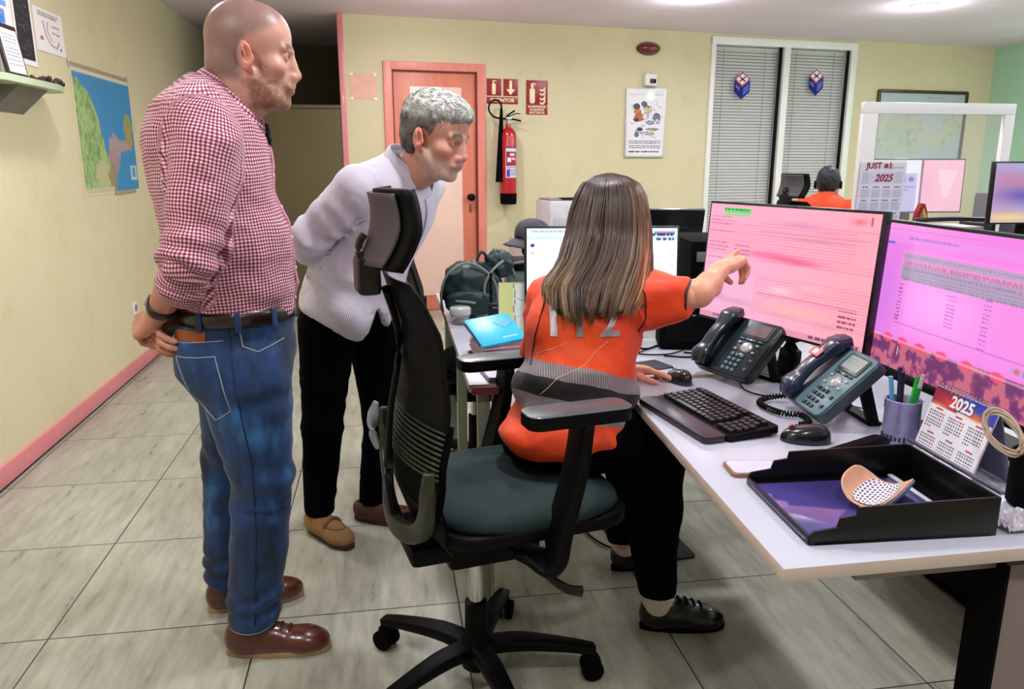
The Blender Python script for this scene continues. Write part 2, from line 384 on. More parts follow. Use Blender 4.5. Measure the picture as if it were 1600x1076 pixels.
# ------------------------------------------------------------------ ceiling lights
M_DIFF = emat('lamp_diffuser', (255, 250, 246), 14)
def lamp_proto():
    r = empty('ceiling_downlight', (0, 0, ZC))
    MB().lathe([(.085, -.012), (.105, -.010), (.11, 0), (.085, 0)], n=32).build('trim_ring', M_WHITE, r)
    MB().lathe([(.001, -.026), (.06, -.023), (.084, -.012), (.084, -.002), (.001, -.002)], n=32).build('diffuser', M_DIFF, r)
    return r
ld = bpy.data.lights.new('lamp_light', 'AREA'); ld.shape = 'DISK'; ld.size = .16; ld.energy = LAMP_W; ld.color = LAMP_C; ld.spread = R(170)
lp = lamp_proto(); lo = bpy.data.objects.new('lamp_light', ld); COL.objects.link(lo); lo.location = (0, 0, -.030); lo.parent = lp
lpt = bpy.data.lights.new('lamp_fill', 'POINT'); lpt.energy = LAMP_W*.75; lpt.color = LAMP_C; lpt.shadow_soft_size = .06; lo = bpy.data.objects.new('lamp_fill', lpt); COL.objects.link(lo); lo.location = (0, 0, -.10); lo.parent = lp  # fill light added under each downlight to lift the ceiling and soften contrast
for i, (x, y) in enumerate(LAMP_XY):
    o = lp if i == 0 else copy_tree(lp); o.location = (x, y, ZC)
    far = ['left', 'middle', 'right'][i % 3] if y > 5 and x < 5 else None
    tag(o, ('round white ceiling downlight, '+far+' one of the row before the back wall') if far else 'round white ceiling downlight out of view', 'ceiling light', 'ceiling downlights' if not far else 'ceiling downlights')

# ------------------------------------------------------------------ things on the back wall
def wM(s, z, out=.001): return MW @ Matrix.Translation((s, -out, z)) @ Matrix.Rotation(R(90), 4, 'X')     # local x right, y up, z into the room
M_RED = mat('signal_red', (150, 14, 28), .35, var=.04); M_CREAM = mat('cream_symbol', (246, 226, 190), .5); M_REDG = mat('extinguisher_red', (176, 18, 30), .22, coat=.5, var=.03)
pk = empty('notice_sheet', (0, 0, 0), label='faint pink notice sheet taped to the wall left of the salmon door', cat='notice'); pk.matrix_world = wM(.185, 1.975)
MB().box((0, 0, .001), (.215, .205, .0012)).build('sheet', mat('pink_paper', (232, 178, 160), .6), pk)
for x in (-1, 1):
    for y in (-1, 1): MB().sph((x*.1, y*.1, .003), .014, scale=(1.2, 1, .25)).build('adhesive_dot', mat('white_putty', (245, 235, 222), .6), pk)
sg = empty('fire_sign', (0, 0, 0), label='red sign with extinguisher and down arrow, lettering below, beside the door frame', cat='sign'); sg.matrix_world = wM(1.42, 1.965)
MB().box((-.078, .035, .002), (.135, .145, .004), bev=.001).build('pictogram_plate', M_RED, sg); MB().box((.078, .035, .002), (.135, .145, .004), bev=.001).build('pictogram_plate', M_RED, sg)
MB().box((0, -.078, .002), (.292, .058, .004), bev=.001).build('lettering_plate', M_RED, sg)
MB().prism([(.065, .095), (.091, .095), (.091, .02), (.12, .02), (.078, -.03), (.036, .02), (.065, .02)], .002, Matrix.Translation((0, 0, .0035))).build('arrow', M_CREAM, sg)
MB().prism(rrect(.034, .095, .012, cx=-.08, cy=.02)+[], .002, Matrix.Translation((0, 0, .0035))).box((-.085, .078, .0045), (.012, .02, .002)).box((-.075, .088, .0045), (.04, .008, .002)).build('extinguisher_symbol', M_CREAM, sg)
text('lettering', 'EXTINTOR', .044, M_CREAM, Matrix.Translation((0, -.078, .0045)), sg, bold=True, sx=1.05)
sg = empty('fire_sign', (0, 0, 0), label='taller red sign with extinguisher and flames above three lines of lettering', cat='sign'); sg.matrix_world = wM(1.748, 1.918)
MB().box((0, .045, .002), (.205, .21, .004), bev=.001).build('pictogram_plate', M_RED, sg); MB().box((0, -.105, .002), (.205, .085, .004), bev=.001).build('lettering_plate', M_RED, sg)
b = MB(); b.prism(rrect(.05, .13, .016, cx=-.045, cy=.015), .002, Matrix.Translation((0, 0, .0035))); b.prism(rrect(.028, .03, .008, cx=-.045, cy=.098), .002, Matrix.Translation((0, 0, .0035))); b.tube([(-.06, .115, .0045), (-.03, .122, .0045), (-.01, .108, .0045)], .007, 6)
b.build('extinguisher_symbol', M_CREAM, sg)
b = MB()
for k, (y, s_) in enumerate(((-.04, 1), (-.005, .9), (.035, .8), (.07, .6))): b.tube([(.025, y, .004), (.05, y-.012*s_, .004), (.07, y+.004, .004), (.078, y+.04*s_, .004)], [.008, .011, .009, .003], 6)
b.build('flame_symbol', M_CREAM, sg)
for k, s in enumerate(('EXTINTOR DE', 'INCENDIOS', 'ELECTRICOS')): text('lettering', s, .026, M_CREAM, Matrix.Translation((0, -.08-.026*k, .0045)), sg, bold=True)
# fire extinguisher
ex = empty('fire_extinguisher', (0, 0, 0), label='red fire extinguisher with black hose and horn hanging right of the door', cat='fire extinguisher'); ex.matrix_world = MW @ Matrix.Translation((1.448, -.098, .97))
MB().lathe([(.06, 0), (.074, .006), (.076, .05), (.076, .1)], n=32).build('base_cup', M_MATTE, ex)
MB().lathe([(.02, .1), (.0745, .1), (.0745, .6), (.066, .635), (.045, .665), (.026, .68), (.024, .71), (.001, .71)], n=36).build('cylinder', M_REDG, ex)
b = MB(); b.cyl((0, 0, .70), (0, 0, .745), .02); b.box((0, 0, .755), (.05, .04, .03), bev=.006); b.build('valve', M_CHROME, ex)
b = MB(); b.tube([(-.02, 0, .765), (.02, 0, .78), (.07, -.01, .80), (.11, -.02, .795)], [.009, .01, .009, .006], 8, flat=(2.2, 1)); b.tube([(-.01, 0, .75), (.05, 0, .75), (.115, -.015, .735)], .008, 8); b.tube([(-.02, 0, .77), (.01, 0, .795), (.06, 0, .825)], .008)
b.build('handle', M_BLACK, ex)
b = MB(); b.tube([(-.02, 0, .755), (-.07, -.01, .755), (-.14, -.015, .77), (-.185, -.015, .83), (-.165, -.015, .895), (-.105, -.015, .91), (-.07, -.012, .87), (-.068, -.01, .80)], .0085, 10); b.build('hose', M_BLACK, ex)
b = MB(); b.tube([(-.068, -.01, .84), (-.07, -.01, .72), (-.078, -.01, .5), (-.085, -.005, .2)], [.011, .018, .026, .038], 16); b.build('horn', M_MATTE, ex)
cv = Canvas(40, 56, (212, 210, 226)); cv.rect(0, 0, 1, .06, (120, 30, 90)); cv.rect(.05, .16, .95, .62, (160, 20, 60)); cv.rect(.35, .22, .75, .3, (230, 200, 220)); cv.rect(.15, .36, .45, .5, (240, 220, 230)); cv.rect(.5, .36, .85, .42, (230, 190, 200)); cv.rect(.1, .66, .9, .69, (150, 140, 200)); cv.poly([(.1, .75), (.35, .72), (.35, .98), (.1, .98)], (80, 60, 170)); cv.words(.4, .75, .95, .03, (110, 90, 170)); cv.words(.4, .82, .95, .03, (110, 90, 170), seed=3); cv.words(.4, .9, .9, .03, (110, 90, 170), seed=5)
me = panel_mesh(cv, .115, .27); co = np.zeros(len(me.vertices)*3); me.vertices.foreach_get('co', co); co = co.reshape(-1, 3)
an = co[:, 0]/.0752+.15; co2 = np.stack([np.sin(an)*.0755, -np.cos(an)*.0755, co[:, 1]+.375], 1); me.vertices.foreach_set('co', co2.ravel()); link('label_sticker', me, M_GLOSSP, ex, True)
MB().box((0, .082, .62), (.04, .03, .1), bev=.003).build('wall_bracket', M_GREYM, ex)
# siren, call point, framed poster
al = empty('alarm_siren', (0, 0, 0), label='dark red oval alarm siren high on the back wall', cat='alarm'); al.matrix_world = wM(2.845, 2.382)
MB().lathe([(.001, 0), (.115, 0), (.118, .02), (.1, .05), (.06, .07), (.001, .074)], sy=.48, n=40).build('lens', mat('dark_red_lens', (104, 8, 20), .18, coat=.6), al)
MB().lathe([(.001, -.0), (.121, -.0), (.121, .012), (.001, .012)], sy=.5, n=40).build('back_plate', mat('maroon_plate', (70, 12, 22), .4), al)
al = empty('motion_detector', (0, 0, 0), label='small white detector box with dark lens above the framed cartoon poster', cat='detector'); al.matrix_world = wM(2.865, 2.10)
MB().box((0, 0, .03), (.125, .11, .06), bev=.018, seg=4).build('housing', M_WHITE, al); MB().box((.012, -.012, .06), (.06, .04, .008), bev=.003).build('lens_window', mat('purple_black', (60, 20, 40), .2), al); MB().box((.035, -.012, .062), (.02, .036, .008), bev=.002).build('lens_insert', M_BLACK, al)
MB().cyl((-.03, .055, .03), (-.03, .075, .03), .01).build('cable_gland', M_WHITE, al)
cv = Canvas(90, 140, (232, 228, 236)); r_ = random.Random(4)
cv.line([(.04, .085), (.96, .085)], .012, (170, 165, 175)); cv.line([(.08, .1), (.92, .1)], .008, (150, 150, 160))
for (u, v, ru, rv, c) in ((.25, .26, .09, .045, (60, 58, 70)), (.45, .22, .08, .04, (90, 88, 96)), (.55, .3, .1, .06, (210, 190, 160)), (.28, .34, .1, .045, (226, 110, 40)), (.33, .42, .13, .06, (200, 90, 50)), (.25, .46, .07, .03, (70, 40, 40)), (.5, .4, .08, .05, (230, 225, 225)), (.8, .42, .1, .07, (110, 115, 140)), (.82, .47, .07, .04, (200, 205, 215)), (.62, .5, .12, .03, (150, 160, 190)), (.35, .6, .08, .03, (50, 50, 70)), (.27, .68, .06, .04, (100, 105, 140)), (.68, .6, .16, .02, (170, 165, 110)), (.55, .66, .2, .02, (200, 195, 205))):
    cv.disc(u, v, ru, rv, c); cv.line([(u-ru, v), (u-ru*.3, v-rv), (u+ru*.8, v-rv*.6), (u+ru, v+rv*.5), (u-ru*.2, v+rv)], .014, (48, 44, 56))
for k in range(26):
    u, v = r_.uniform(.12, .88), r_.uniform(.18, .72); cv.line([(u, v), (u+r_.uniform(-.1, .1), v+r_.uniform(-.04, .04)), (u+r_.uniform(-.12, .12), v+r_.uniform(-.05, .05))], .010, (70, 66, 80))
for v in (.775, .80, .845, .87): cv.words(.07, v, .93, .014, (60, 56, 70), .8, seed=int(v*100))
cv.words(.07, .93, .9, .02, (30, 28, 40), 1, seed=8)
po = empty('framed_poster', (0, 0, 0), label='framed white cartoon poster on the back wall below the detector', cat='poster'); po.matrix_world = wM(2.835, 1.71)
MB().box((0, 0, .012), (.412, .636, .024), bev=.003).build('frame', mat('pale_alu_frame', (206, 204, 208), .35, metal=.3), po); panel('print', cv, .385, .61, M_GLOSSP, Matrix.Translation((0, 0, .0255)), .001, parent=po)
# framed map at the right
def landmap(W, H, sea, lands, dots, seed, ragged=.03):
    cv = Canvas(W, H, sea); r2 = np.random.default_rng(seed); n = vnoise2(W, H, 9, seed)
    for (u, v, ru, rv, c) in lands: cv.mask((((cv.U-u)/ru)**2+((cv.V-v)/rv)**2+(n-.5)*1.6 < 1).astype(float), c)
    return cv, n
def vnoise2(W, H, f, seed):
    out = np.zeros((H, W)); amp = .5; r2 = np.random.default_rng(seed)
    for o in range(4):
        fx, fy = f*2**o, max(2, int(f*2**o*H/W)); g = r2.random((fy+2, fx+2))
        x = np.linspace(0, fx, W, endpoint=False); y = np.linspace(0, fy, H, endpoint=False); xi, yi = x.astype(int), y.astype(int); a, b_ = x-xi, y-yi
        a = a*a*(3-2*a); b_ = b_*b_*(3-2*b_)
        q = (g[np.ix_(yi, xi)]*(1-a)+g[np.ix_(yi, xi+1)]*a)*(1-b_)[:, None]+(g[np.ix_(yi+1, xi)]*(1-a)+g[np.ix_(yi+1, xi+1)]*a)*b_[:, None]
        out += q*amp; amp *= .5
    return out/.94
cv, n = landmap(150, 95, (176, 188, 192), [(.2, .6, .26, .3, (180, 190, 172)), (.35, .5, .2, .25, (172, 184, 164)), (.48, .72, .12, .16, (176, 186, 168)), (.72, .66, .22, .1, (184, 192, 176)), (.88, .45, .1, .2, (180, 190, 170))], 0, 5)
nn = vnoise2(150, 95, 24, 9); cv.mask(((nn > .62) & (cv.a[..., 2] < 180)).astype(float), (192, 188, 152), .6); cv.mask(((nn < .36) & (cv.a[..., 2] < 180)).astype(float), (150, 166, 140), .6)
cv.words(.5, .95, .8, .02, (150, 160, 165)); cv.words(.55, .06, .75, .015, (130, 135, 140)); cv.rect(0, .13, 1, .137, (170, 175, 178))
mp_ = empty('framed_map', (0, 0, 0), label='large pale relief map in a thin dark frame beside the mint wall', cat='map'); mp_.matrix_world = wM(6.085, 1.70)
b = MB(); w, h = 1.15, .74
for x, y, a, c in ((0, h/2, w, .022), (0, -h/2, w, .022), (-w/2, 0, .022, h), (w/2, 0, .022, h)): b.box((x, y, .012), (a+.011, c+.011, .024), bev=.003)
b.build('frame', mat('bronze_frame', (74, 64, 44), .35, metal=.4), mp_); panel('print', cv, w-.02, h-.02, M_GLOSSP, Matrix.Translation((0, 0, .01)), .004, parent=mp_)
# cube stickers on the glass
M_STB = mat('sticker_blue', (22, 26, 150), .5, spec=.2); M_STB2 = mat('sticker_dark_blue', (14, 14, 112), .5, spec=.2); M_STW = mat('sticker_white', (240, 226, 230), .4); M_STR = mat('sticker_red', (200, 30, 60), .4)
for s, z, w, nm, sh in ((3.895, 2.08, .088, 'left', .0), (4.752, 2.135, .085, 'right', .12)):
    st = empty('cube_sticker', (0, 0, 0), label='red white and blue cube logo sticker on the '+nm+' glass pane', cat='sticker', group='cube logo stickers'); st.matrix_world = wM(s, z, .0)@Matrix.Rotation(sh*.3, 4, 'Z'); h = .13
    T = Matrix.Translation((0, 0, -.028))
    MB().prism([(0, h), (w, .48*h), (0, -.08*h), (-w, .48*h)], .001, T).build('top_border', M_STR, st)
    MB().prism([(0, h*.88), (w*.8, .48*h), (0, .06*h), (-w*.8, .48*h)], .0016, T).build('top_face', M_STW, st)
    b = MB(); b.prism([(-w*.42, .62*h), (-w*.3, .68*h), (w*.42, .34*h), (w*.3, .28*h)], .0022, T); b.prism([(w*.42, .62*h), (w*.3, .68*h), (-w*.42, .34*h), (-w*.3, .28*h)], .0022, T); b.build('cross', M_STB2, st)
    MB().prism([(-w, .44*h), (0, -.12*h), (0, -h), (-w, -.42*h)], .001, T).build('left_face', M_STB2, st)
    MB().prism([(w, .44*h), (0, -.12*h), (0, -h), (w, -.42*h)], .001, T).build('right_face', M_STB, st)
    b = MB()
    for k in range(4): b.prism([(w*.2, -.2*h-k*.13*h), (w*.85, .16*h-k*.13*h), (w*.85, .11*h-k*.13*h), (w*.2, -.26*h-k*.13*h)], .0016, T)
    for k in range(2): b.prism([(-w*.8, .1*h-k*.14*h), (-w*.3, -.16*h-k*.14*h), (-w*.3, -.22*h-k*.14*h), (-w*.8, .04*h-k*.14*h)], .0016, T)
    b.build('lettering_bars', mat('sticker_pale_blue', (130, 140, 215), .4), st)

# ------------------------------------------------------------------ things on the left wall
def lM(y, z, out=.001): return Matrix.Translation((XL+out, y, z)) @ Matrix.Rotation(R(90), 4, 'Z') @ Matrix.Rotation(R(90), 4, 'X')
cv, n = landmap(120, 84, (62, 140, 190), [], 0, 3)
n = vnoise2(120, 84, 7, 3)
coast = np.interp(cv.V[:, 0], [0, .1, .2, .4, .55, .7, .8, 1], [0, .08, .25, .36, .42, .46, .5, .46])[:, None]
cv.mask(((cv.U+(n-.5)*.16) < coast).astype(float)*(cv.V > .08), (140, 172, 110))
n2 = vnoise2(120, 84, 30, 8); land = (cv.a[..., 2] < 150).astype(float)
cv.mask(land*(n2 > .55), (176, 196, 128), .7); cv.mask(land*(n2 < .38), (96, 134, 84), .6)
for (u, v, ru, rv, c) in ((.6, .62, .12, .12, (186, 150, 150)), (.55, .74, .1, .1, (170, 140, 142)), (.78, .6, .14, .05, (188, 150, 140)), (.9, .42, .09, .12, (160, 160, 90)), (.9, .52, .07, .1, (180, 150, 80)), (.35, .86, .14, .12, (190, 186, 140)), (.5, .9, .08, .12, (150, 140, 100))):
    cv.mask(((((cv.U-u)/ru)**2+((cv.V-v)/rv)**2)+(n2-.5)*1.8 < 1).astype(float), c, .9)
cv.rect(0, 0, 1, .035, (214, 208, 190)); cv.rect(0, .965, .5, 1, (200, 190, 160)); cv.rect(.86, .78, .98, .92, (206, 214, 200)); cv.rect(.885, .8, .955, .895, (90, 160, 196))
mp_ = empty('wall_map', (0, 0, 0), label='blue and green coastal wall map taped to the left wall', cat='map'); mp_.matrix_world = lM(5.19, 1.515)
MB().box((0, 0, .001), (1.0, .70, .002)).build('paper_back', mat('aged_paper', (222, 208, 172), .6), mp_); panel('print', cv, .97, .68, M_PRINT, Matrix.Translation((0, 0, .0032)), .001, parent=mp_)
M_BAT = mat('batten_beige', (168, 152, 130), .5); MB().box((-.02, .355, .004), (.97, .02, .004)).build('batten', M_BAT, mp_); MB().box((.2, -.352, .004), (.4, .022, .004)).build('batten', M_BAT, mp_)
#
for x in (-.5, .49): MB().box((x, .36, .004), (.035, .05, .0012), rot=(0, 0, .4)).build('tape', mat('clear_tape', (214, 200, 176), .3), mp_)
def sheet(name, y, z, w, h, cv, label, cat, thick=.002, rot=0, edge=(236, 232, 230)):
    o = empty(name, (0, 0, 0), label=label, cat=cat); o.matrix_world = lM(y, z, .001+thick) @ Matrix.Rotation(rot, 4, 'Z')
    panel('print', cv, w, h, M_PRINT, Matrix(), thick, edge, parent=o); return o
cv = Canvas(60, 60, (238, 232, 232)); cv.words(.15, .08, .85, .04, (150, 140, 140)); cv.words(.15, .14, .8, .04, (150, 140, 140), seed=4); cv.line([(.3, .3), (.35, .6), (.5, .8), (.7, .85), (.8, .7)], .035, (150, 120, 150)); cv.line([(.45, .3), (.42, .5), (.55, .7)], .03, (190, 110, 120)); cv.line([(.6, .35), (.85, .35)], .03, (140, 130, 150)); cv.line([(.6, .5), (.85, .52)], .03, (140, 130, 150)); cv.disc(.2, .7, .05, .05, (200, 90, 90)); cv.disc(.85, .85, .04, .03, (60, 60, 70))
sheet('drawing_sheet', 4.49, 1.99, .35, .205, cv, 'white sheet with a child-like pink drawing pinned above the wall map', 'drawing', rot=-.0)
cv = Canvas(50, 90, (236, 230, 236)); cv.rect(.08, .03, .92, .93, (24, 24, 34)); r_ = random.Random(2)
for k in range(26): u, v = r_.uniform(.15, .7), r_.uniform(.08, .88); cv.line([(u, v), (u+r_.uniform(.05, .2), v+r_.uniform(-.02, .03))], .018, (90, 92, 110))
sheet('drawing_sheet', 4.19, 1.97, .20, .34, cv, 'black sheet with faint chalk scribbles and white border on the left wall', 'drawing')
cv = Canvas(60, 110, (236, 228, 238)); cv.disc(.45, .12, .25, .06, (190, 180, 200)); cv.line([(.3, .1), (.5, .05), (.7, .12), (.5, .18)], .04, (90, 86, 110)); cv.rect(.2, .28, .85, .34, (110, 150, 215)); cv.rect(.25, .36, .75, .5, (90, 140, 214)); cv.disc(.5, .46, .2, .05, (50, 120, 210)); cv.disc(.8, .68, .08, .02, (200, 150, 150)); cv.disc(.8, .76, .08, .02, (190, 130, 140)); cv.disc(.8, .9, .1, .02, (120, 120, 150))
sheet('drawing_sheet', 3.94, 1.95, .26, .46, cv, 'tall white sheet with blue drawing above the small wall shelf', 'drawing')
sh = empty('wall_shelf', (XL, 3.86, 1.69), label='small pale green wall shelf with rounded front at the left edge', cat='shelf')
b = MB(); b.prism([(0, -.42), (.1, -.42), (.16, -.3), (.17, .2), (.14, .34), (.07, .4), (0, .41)], .028, Matrix.Translation((0, 0, -.014))); b.build('shelf_board', mat('pale_green_shelf', (176, 190, 158), .4), sh)
MB().prism([(0, 0), (.12, 0), (0, -.11)], .3, Matrix.Translation((.0, .2, -.014)) @ Matrix.Rotation(R(90), 4, 'X')).build('shelf_bracket', mat('shelf_grey', (120, 118, 108), .5), sh)
cv = Canvas(40, 60, (205, 205, 214)); [cv.words(.1, v, .9, .03, (140, 140, 150), seed=int(v*90)) for v in (.12, .2, .28, .36, .44, .52, .6, .7, .8)]
fr = empty('picture_frame', (XL+.09, 3.80, 1.704), R(90), 'small black framed text standing on the wall shelf', 'picture frame')
MB().box((0, 0, .11), (.19, .015, .22), rot=(R(-8), 0, 0), bev=.004).build('frame', mat('dark_brown_frame', (40, 18, 20), .3), fr)
panel('print', cv, .16, .18, M_PRINT, Matrix.Translation((0, -.009, .11)) @ Matrix.Rotation(R(82), 4, 'X'), .001, parent=fr)
bd = empty('bead_necklace', (XL+.1, 4.1, 1.704), label='dark beads heaped on the end of the wall shelf', cat='beads')
b = MB(); r_ = random.Random(6)
for k in range(34): b.sph((r_.uniform(-.05, .045), r_.uniform(-.1, .11), .011+r_.choice((0, .012))), .0125, 8)
b.build('beads', mat('dark_beads', (44, 22, 26), .25), bd)
so = empty('wall_socket', (0, 0, 0), label='small white wall socket low on the left wall behind the clasped hands', cat='socket'); so.matrix_world = lM(5.3, .42)
MB().box((0, 0, .005), (.08, .08, .01), bev=.003).build('plate', M_WHITE, so); MB().lathe([(.001, .01), (.02, .01), (.022, .013), (.024, .012)], n=20).build('outlet', M_GREYM, so)
# ================================================================== desks
M_TOP = mat('white_desktop', (184, 188, 202), .3, var=.02, vscale=3, coat=.2); M_EDGE = mat('desk_edge', (196, 180, 170), .4, var=.04)
M_LEG = mat('grey_desk_leg', (128, 116, 114), .42, metal=.2, var=.04); M_LEGG = mat('pale_green_metal', (150, 158, 140), .4, metal=.3)
def desk(loc, poly, label, legs, beams, legmat):
    r = empty('desk', loc, label=label, cat='desk')
    b = MB(); b.prism(poly, .024, Matrix.Translation((0, 0, .716)), bev=.003); o = b.build('desktop', [M_TOP, M_EDGE], r)
    for f in o.data.polygons:
        if abs(f.normal.z) < .5: f.material_index = 1
    for (x, y, w, d) in legs: MB().box((x, y, .355), (w, d, .71), bev=.004).build('leg', legmat, r)
    for (x, y, w, d) in beams: MB().box((x, y, .695), (w, d, .04), bev=.003).build('crossbar', legmat, r)
    return r
d1 = desk((.6, 1.0, 0), [(-.01, 0), (.84, 0), (.84, 1.05), (.04, 1.05)], 'white desk with the pink monitors, grey panel leg at its near end',
          [], [(.46, .55, .05, .98), (.30, .065, .30, .03)], M_LEG)
b = MB(); b.box((.465, .06, .345), (.085, .06, .69), bev=.003); b.build('leg', M_LEG, d1)
MB().box((.418, .065, .345), (.008, .075, .69), bev=.002).build('leg_shade_strip', M_MATTE, d1)  # black strip stands for the shaded side face of the grey leg
d2 = desk((.215, 2.06, 0), [(0, .025), (1.22, .025), (1.22, .79), (.01, .79)], 'white desk carrying the blue notebook and the white monitor behind the seated woman',
          [(.045, .06, .035, .05), (.045, .72, .035, .05), (1.17, .72, .05, .05)], [(.045, .39, .03, .62), (.6, .72, 1.1, .03)], M_LEGG)
b = MB(); b.box((.085, .05, .355), (.03, .04, .71), bev=.003); b.build('leg', mat('white_leg', (206, 208, 196), .4), d2)
b = MB(); b.box((.05, -.0005, .728), (.09, .004, .022)); b.build('shaded_edge_patch', mat('shaded_edge_red', (120, 50, 56), .5), d2)  # reddish brown strip paints the shadow on the front edge of the desk
d3 = desk((.225, 2.865, 0), [(0, 0), (1.5, 0), (1.5, .8), (0, .8)], 'white desk at the back carrying the dark backpack', [(.06, .74, .05, .05), (1.44, .74, .05, .05), (1.44, .06, .05, .05)], [(.75, .74, 1.4, .03)], M_LEGG)
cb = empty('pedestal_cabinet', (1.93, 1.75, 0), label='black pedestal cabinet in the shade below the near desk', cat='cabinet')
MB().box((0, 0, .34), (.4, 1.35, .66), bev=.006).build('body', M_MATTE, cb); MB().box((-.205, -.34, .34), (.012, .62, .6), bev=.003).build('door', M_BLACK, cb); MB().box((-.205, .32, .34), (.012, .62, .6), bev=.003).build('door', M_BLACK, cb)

# ================================================================== office chairs
M_SEAT = mat('teal_black_fabric', (17, 40, 41), .85, var=.12, vscale=30, bump=.3, bscale=500, bdist=.001)
M_MESH = mat('grey_mesh_fabric', (66, 60, 63), .55, var=.06, vscale=8, bump=.25, bscale=700, bdist=.0006); M_OLIVE = mat('dark_olive_plastic', (34, 40, 24), .4, var=.06)
M_ARM = mat('armrest_pad', (70, 84, 88), .28, var=.05, coat=.4); M_BLKG = mat('gloss_black_plastic', (7, 9, 9), .3, var=.05, spec=.4)
def backx(z):                       # profile of the backrest in the chair's side view
    return float(np.interp(z, [.44, .52, .62, .72, .85, 1.0, 1.12], [-.10, -.165, -.20, -.195, -.165, -.165, -.20]))
def halfw(z): return float(np.interp(z, [.44, .48, .56, .66, .8, 1.0, 1.08, 1.115], [.10, .17, .215, .235, .235, .20, .17, .13]))
def chair(loc, rz, label, arms=True, lift=0., base0=0., headrest=True, group=None, recline=0.):
    r = empty('office_chair', loc, rz, label, 'office chair', group)
    b = MB(); b.lathe([(.03, .05), (.04, .06), (.042, .13), (.03, .15), (.029, .245-min(0, lift)), (.02, .25)], n=20); b.build('hub', M_BLACK, r)
    for k in range(5):
        a = base0+2*pi*k/5; d = Vector((cos(a), sin(a), 0))
        lg = MB().tube([d*.03+Vector((0, 0, .115)), d*.12+Vector((0, 0, .118)), d*.24+Vector((0, 0, .10)), d*.315+Vector((0, 0, .083))], [1, .95, .75, .62], 12, flat=(.056, .036)).build('base_leg', M_BLACK, r)
        c = MB(); e = d*.31; t = Vector((-d.y, d.x, 0))
        c.cyl(e+Vector((0, 0, .05)), e+Vector((0, 0, .09)), .011); c.box((e.x, e.y, .052), (.034, .034, .03), rot=(0, 0, a), bev=.008)
        for s in (-1, 1): c.cyl(e+t*s*.008+Vector((0, 0, .03)), e+t*s*.027+Vector((0, 0, .03)), .0295, n=24, bev=.004)
        c.build('castor', M_MATTE, lg)
    MB().cyl((0, 0, .24), (0, 0, .41+lift), .019).build('gas_lift', M_CHROME, r)
    T = Matrix.Translation((0, 0, lift)); TS = Matrix.Translation((0, 0, lift+.045)); TB = T @ Matrix.Translation((-.1, 0, .45)) @ Matrix.Rotation(-recline, 4, 'Y') @ Matrix.Translation((.1, 0, -.45)); TA = Matrix.Translation((0, 0, lift+.028))
    MB().box((.03, 0, .425), (.24, .16, .085), bev=.018, M=T).box((-.11, 0, .45), (.16, .22, .05), bev=.018, M=T).build('mechanism', M_BLACK, r)
    MB().tube([(.06, -.07, .425), (.10, -.16, .41), (.15, -.22, .375), (.19, -.235, .365)], [.007, .008, .011, .013], 10).build('lever', M_BLKG, r, M=T)
    b = MB(); b.prism(rrect(.48, .45, .09, 6, cx=.10), .035, Matrix.Translation((0, 0, .460)), bev=.016, seg=3); b.build('seat_shell', M_BLACK, r, M=TS)
    def seat(u, v):
        a = u*2*pi; rad = (abs(cos(a))**3.2+abs(sin(a))**3.2)**(-1/3.2); t = v*pi
        x = .10+.245*cos(a)*rad*min(1, sin(t)**.35 if t < pi/2 else sin(t)**.25); y = .228*sin(a)*rad*(sin(t)**.35 if t < pi/2 else sin(t)**.25)
        return (x, y, .51+.042*cos(t)*(1-.18*((x-.1)/.25)**2)-max(0, (x-.25))*.12)
    b = MB(); b.grid(seat, 56, 18, closed_u=True); b.build('seat', M_SEAT, r, True, M=TS)
    # back: rim, upper shell, ribs, yoke
    zs = np.linspace(.455, 1.115, 28); pts = []
    for z in zs: pts.append((backx(z)+.035*(1-1), -halfw(z), z))
    for z in zs[::-1]: pts.append((backx(z), halfw(z), z))
    pts = [(x+.05*(abs(y)/.235)**2, y, z) for x, y, z in pts]
    b = MB(); b.tube(pts, .0125, 10, closed=True, flat=(.030, .024)); bk = b.build('back_frame', M_BLACK, r, True, M=TB)
    def shell(z0, z1, inset=1.):
        def fn(u, v):
            z = z0+(z1-z0)*v; y = (u*2-1)*halfw(z)*inset; return (backx(z)+.05*(abs(y)/.235)**2, y, z)
        return fn
    b = MB(); b.grid(shell(.80, 1.105), 24, 16, thick=.006); b.build('back_upper_panel', M_BLACK, r, True, M=TB)
    b = MB()
    for k in range(10):
        z = .690+k*.0115; fn = shell(z, z+.001)
        b.tube([fn(u, 0) for u in np.linspace(0.02, .98, 15)], .0038, 6)
    b.build('back_ribs', M_OLIVE, r, True, M=TB)
    b = MB(); b.grid(lambda u, v: tuple(np.array(shell(.55, .81)(u, v))+np.array((.008, 0, 0))), 24, 12, thick=.003); b.build('back_dark_sheet', M_MATTE, r, True, M=TB)  # black sheet added behind the ribs so their gaps look dark
    b = MB(); b.grid(shell(.455, .60), 24, 10, thick=.012); b.build('back_lower_panel', M_BLACK, r, True, M=TB)
    yk = [(backx(z)-.03-.02*(1-abs(y)/.24), y, z) for y, z in [(.238, .72), (.236, .66), (.222, .60), (.17, .55), (.09, .52), (0, .51), (-.09, .52), (-.17, .55), (-.222, .60), (-.236, .66), (-.238, .72)]]
    yk = [(x+.05*(abs(y)/.235)**2, y, z) for x, y, z in yk]
    b = MB(); b.tube(yk, [.5, .8, 1, 1, 1, 1, 1, 1, 1, .8, .5], 12, flat=(.03, .045)); b.build('lumbar_yoke', M_OLIVE, r, True, M=TB)
